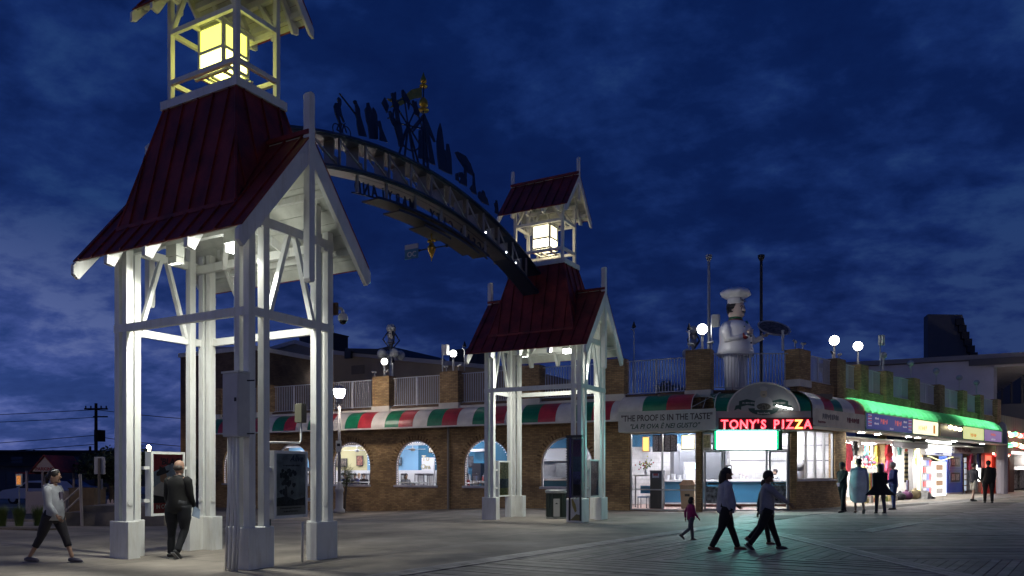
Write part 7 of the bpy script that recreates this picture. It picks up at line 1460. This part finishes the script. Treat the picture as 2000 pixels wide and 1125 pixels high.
def hood(c):
    def f(t, k, d):
        S = d['S']; n = d['nk']; mb = MB(); mb.tube([S(n+Vector((.075, s*.0, -.09)) if False else n+Vector((.07*cos(a)-.02, .085*sin(a), -.01-.05*(cos(a) > 0)*cos(a)))) for a in [i*pi/8 for i in range(17)]], .030*k, 8, False); part('hood_collar', mb, mat('hood_%d' % int(c[0]*100), c, .9), t, smooth=True)
        mb = MB(); mb.ball(S(n+Vector((-.10, 0, -.06))), .09*k, 10, 6, .9, .7, 1.2); part('hood', mb, mat('hood_%d' % int(c[0]*100), c, .9), t, smooth=True)
    return f
def woman_x(t, k, d):
    hood((.52, .52, .50))(t, k, d); S = d['S']
    mb = MB(); mb.tube([S(d['hy'] @ Vector((.05*cos(a)+.0, .095*sin(a), .095+.03*cos(a)))) for a in [pi/2-pi*i/10 for i in range(11)]], .008*k, 6); part('sunglasses', mb, mat('glass_white', (.6, .6, .62), .15), t)
    p = d['pel']; part('shirt_panel', MB().box(*[v*k for v in (.145, .158, -.05, .05)], (p.z+.12)*k, (p.z+.40)*k), mat('panel_plum', (.10, .08, .13), .8), t)
person(-7.95, 13.3, 0, 0, 1.66, 'woman in grey hooded jacket and black cropped leggings walking right at the left', (.36, .22, .15), top=(.36, .37, .40), bottom=(.02, .018, .024), shoe=(.06, .055, .08), legs=((27, 3), (-27, 8)), arms=((-4, 20), (8, 30)), wide=1.12, belly=.05, hairs='tied', capri=True, extra=woman_x)
def man_x(t, k, d):
    S = d['S']; w_ = d['wr'][1]; part('paper', MB().prism([S(w_+Vector(v)) for v in ((-.03, -.03, .02), (.10, -.05, -.06), (.07, -.06, -.22), (-.07, -.02, -.16))], (.0, .02, 0)), mat('folded_paper', (.30, .38, .50), .6), t)
    n = d['nk']; mb = MB(); mb.tube([S(n+Vector((.07*cos(a)-.01, .075*sin(a), -.02))) for a in [i*pi/8 for i in range(17)]], .02*k, 8, False); part('collar', mb, mat('collar_black', (.012, .012, .013), .8), t)
person(-6.15, 14.15, 0, radians(75), 1.78, 'heavy balding man in black jacket seen from behind, holding papers, inside the near tower', (.34, .20, .14), (.05, .04, .035), (.006, .006, .006), (.008, .009, .013), legs=((-2, 2), (2, 30)), arms=((-4, 14), (8, 22)), wide=1.32, belly=.08, hairs='none', extra=man_x)
def shopping(t, k, d): pass
person(4.10, 17.6, 0, .2, 1.0, 'small child in magenta jacket following the adults', (.20, .11, .07), (.008, .008, .008), (.28, .015, .11), (.10, .10, .11), shoe=(.10, .06, .05), legs=((14, 8), (-16, 40)), arms=((-30, 30), (10, 30)), wide=1.1, hairs='bob')
person(4.27, 15.35, 0, .0, 1.70, 'woman in light grey sweatshirt and black leggings striding right', (.20, .11, .07), (.01, .009, .008), (.36, .36, .41), (.008, .008, .009), shoe=(.16, .07, .045), legs=((24, 0), (-20, 12)), arms=((14, 40), (-8, 20)), wide=1.3, belly=.03, hairs='long')
def cap_x(t, k, d):
    S = d['S']; mb = MB(); mb.lathe([(.102*k, .02*k), (.106*k, .06*k), (.085*k, .12*k), (.01*k, .15*k)], 14); mb.box(.05*k, .16*k, -.06*k, .06*k, .045*k, .055*k); part('cap', mb, mat('cap_black', (.008, .008, .008), .7), t, WM[t.name] @ Matrix.Translation(S(d['hc'])), smooth=False)
person(5.15, 15.5, 0, -.05, 1.63, 'man in grey sweatshirt, black cap and black trousers walking right, one arm forward', (.16, .09, .06), (.008, .008, .008), (.27, .27, .29), (.008, .008, .009), shoe=(.03, .03, .03), legs=((24, 0), (-26, 14)), arms=((-8, 8), (46, 6)), wide=1.12, hairs='short', extra=cap_x)
person(5.42, 16.5, 0, .05, 1.42, 'youth in dark clothes mostly hidden behind the man in the black cap', (.20, .11, .07), (.01, .01, .01), (.10, .10, .11), (.01, .01, .012), shoe=(.14, .07, .05), legs=((16, 4), (-28, 20)), arms=((-14, 8), (10, 10)), wide=.95, hairs='short')
def cup(t, k, d):
    S = d['S']; w_ = d['wr'][0]; mb = MB(); mb.lathe([(.035*k, 0), (.05*k, .12*k)], 10); part('cup', mb, mat('cup_white', (.6, .55, .6), .4, emit=(.8, .7, .9), es=.15), t, WM[t.name] @ Matrix.Translation(S(w_+Vector((.04, 0, -.08)))))
GZ = lambda x, y: gz(x, y)+.02
person(11.75, 27.3, GZ(11.7, 27.3), radians(200), 1.78, 'person in black holding a white cup, half hidden by the one in the long wrap', (.2, .12, .08), (.05, .04, .03), (.012, .012, .013), (.01, .01, .012), legs=((10, 4), (-10, 10)), arms=((30, 20), (-10, 10)), extra=cup)
def wrap(t, k, d):
    S = d['S']; mb = MB(); N = 22; prof = [(.085, 1.47), (.19, 1.40), (.24, 1.22), (.26, .95), (.25, .62), (.21, .40)]
    for r_, z_ in prof: mb.v += [(r_*k*(1+.06*sin(5*2*pi*j/N))*cos(2*pi*j/N), r_*k*1.12*(1+.06*sin(5*2*pi*j/N+z_*3))*sin(2*pi*j/N), z_*k+.06*k*cos(2*pi*j/N)) for j in range(N)]
    for i in range(len(prof)-1):
        for j in range(N): mb.f.append((i*N+j, i*N+(j+1) % N, (i+1)*N+(j+1) % N, (i+1)*N+j))
    part('wrap', mb, mat('wrap_grey_blue', (.55, .58, .62), .85, noise_s=3, noise_a=.15), t, smooth=True)
person(12.15, 26.9, GZ(12.1, 26.9), radians(75), 1.90, 'barefoot person wrapped in a long grey-blue towel, seen from behind', (.24, .14, .10), (.015, .012, .012), (.30, .36, .42), (.25, .25, .28), shoe=(.24, .13, .09), legs=((8, 4), (-8, 26)), arms=((0, 30), (0, 30)), shorts=True, extra=wrap)
def cape(t, k, d):
    mb = MB(); N = 20; prof = [(.10, 1.28), (.20, 1.0), (.30, .82), (.46, .66)]
    for r_, z_ in prof: mb.v += [(r_*k*.5*cos(2*pi*j/N), r_*k*1.15*sin(2*pi*j/N), z_*k) for j in range(N)]
    for i in range(len(prof)-1):
        for j in range(N): mb.f.append((i*N+j, i*N+(j+1) % N, (i+1)*N+(j+1) % N, (i+1)*N+j))
    part('flared_coat', mb, mat('coat_black', (.008, .008, .01), .85), t, smooth=True)
person(12.75, 26.6, GZ(12.7, 26.6), radians(80), 1.72, 'woman in black coat with flared hem and long hair before the clothes rack', (.2, .12, .08), (.008, .007, .007), (.008, .008, .01), (.05, .05, .07), legs=((10, 2), (-9, 14)), arms=((-10, 20), (10, 25)), hairs='long', extra=cape)
person(14.6, 29.4, GZ(14.6, 29.4), radians(170), 1.80, 'white-haired man in blue jacket and jeans standing at the hoodies', (.4, .26, .2), (.4, .38, .36), (.02, .03, .14), (.03, .06, .16), legs=((3, 2), (-3, 2)), arms=((10, 60), (5, 40)), wide=1.15, extra=hood((.10, .10, .12)))
person(22.6, 37.6, GZ(22, 37.6), radians(10), 1.85, 'man in dark top and pale shorts beside the bright showcase', (.4, .26, .2), (.03, .02, .02), (.03, .03, .045), (.42, .40, .36), legs=((8, 2), (-8, 12)), arms=((0, 30), (5, 40)), wide=1.1, shorts=True)
person(21.9, 35.3, GZ(21, 35.3), radians(70), 1.95, 'man in black jacket and dark trousers seen from behind at the right', (.3, .2, .15), (.02, .015, .012), (.010, .009, .009), (.012, .012, .014), legs=((5, 2), (-5, 2)), arms=((8, 30), (-6, 20)), wide=1.25)
# people indoors
person(11.7, 33.4, .1, radians(160), 1.62, 'cook in white bending over the counter inside the shop', (.35, .22, .16), (.03, .025, .02), (.55, .56, .6), (.5, .5, .5), legs=((2, 2), (-2, 2)), arms=((40, 40), (45, 40)), lean=22, wide=1.15)
def sitter(x, y, yaw, lb, tc, hc, hs='short'):
    G_ = F @ Matrix.Translation((x, y, .06)); p_ = G_.translation; person(p_.x, p_.y, p_.z, yaw, 1.68, lb, (.38, .25, .18), hc, tc, (.03, .03, .05), legs=((84, 84), (84, 84)), arms=((30, 60), (30, 60)), hairs=hs, sitting=True)
sitter(-12.15, 1.55, radians(-60), 'long-haired diner in grey, back to the fully visible arched window', (.14, .15, .18), (.02, .015, .015), 'long')
sitter(-16.1, 1.6, radians(-80), 'diner in navy nearest the street lamp in the arched window', (.03, .04, .12), (.12, .06, .03)); sitter(-15.5, 1.7, radians(-110), 'diner in blue in the middle of the street-lamp window', (.05, .06, .2), (.02, .015, .015)); sitter(-14.8, 1.55, radians(-100), 'diner in black at the right of the street-lamp window', (.02, .02, .03), (.03, .02, .02)); sitter(-16.6, 3.3, radians(-70), 'diner in white facing out in the street-lamp window', (.5, .5, .55), (.3, .2, .1))
sitter(-8.66, 1.5, radians(-90), 'diner in dark red at the left of the window beside the far tower', (.2, .03, .04), (.03, .02, .02))
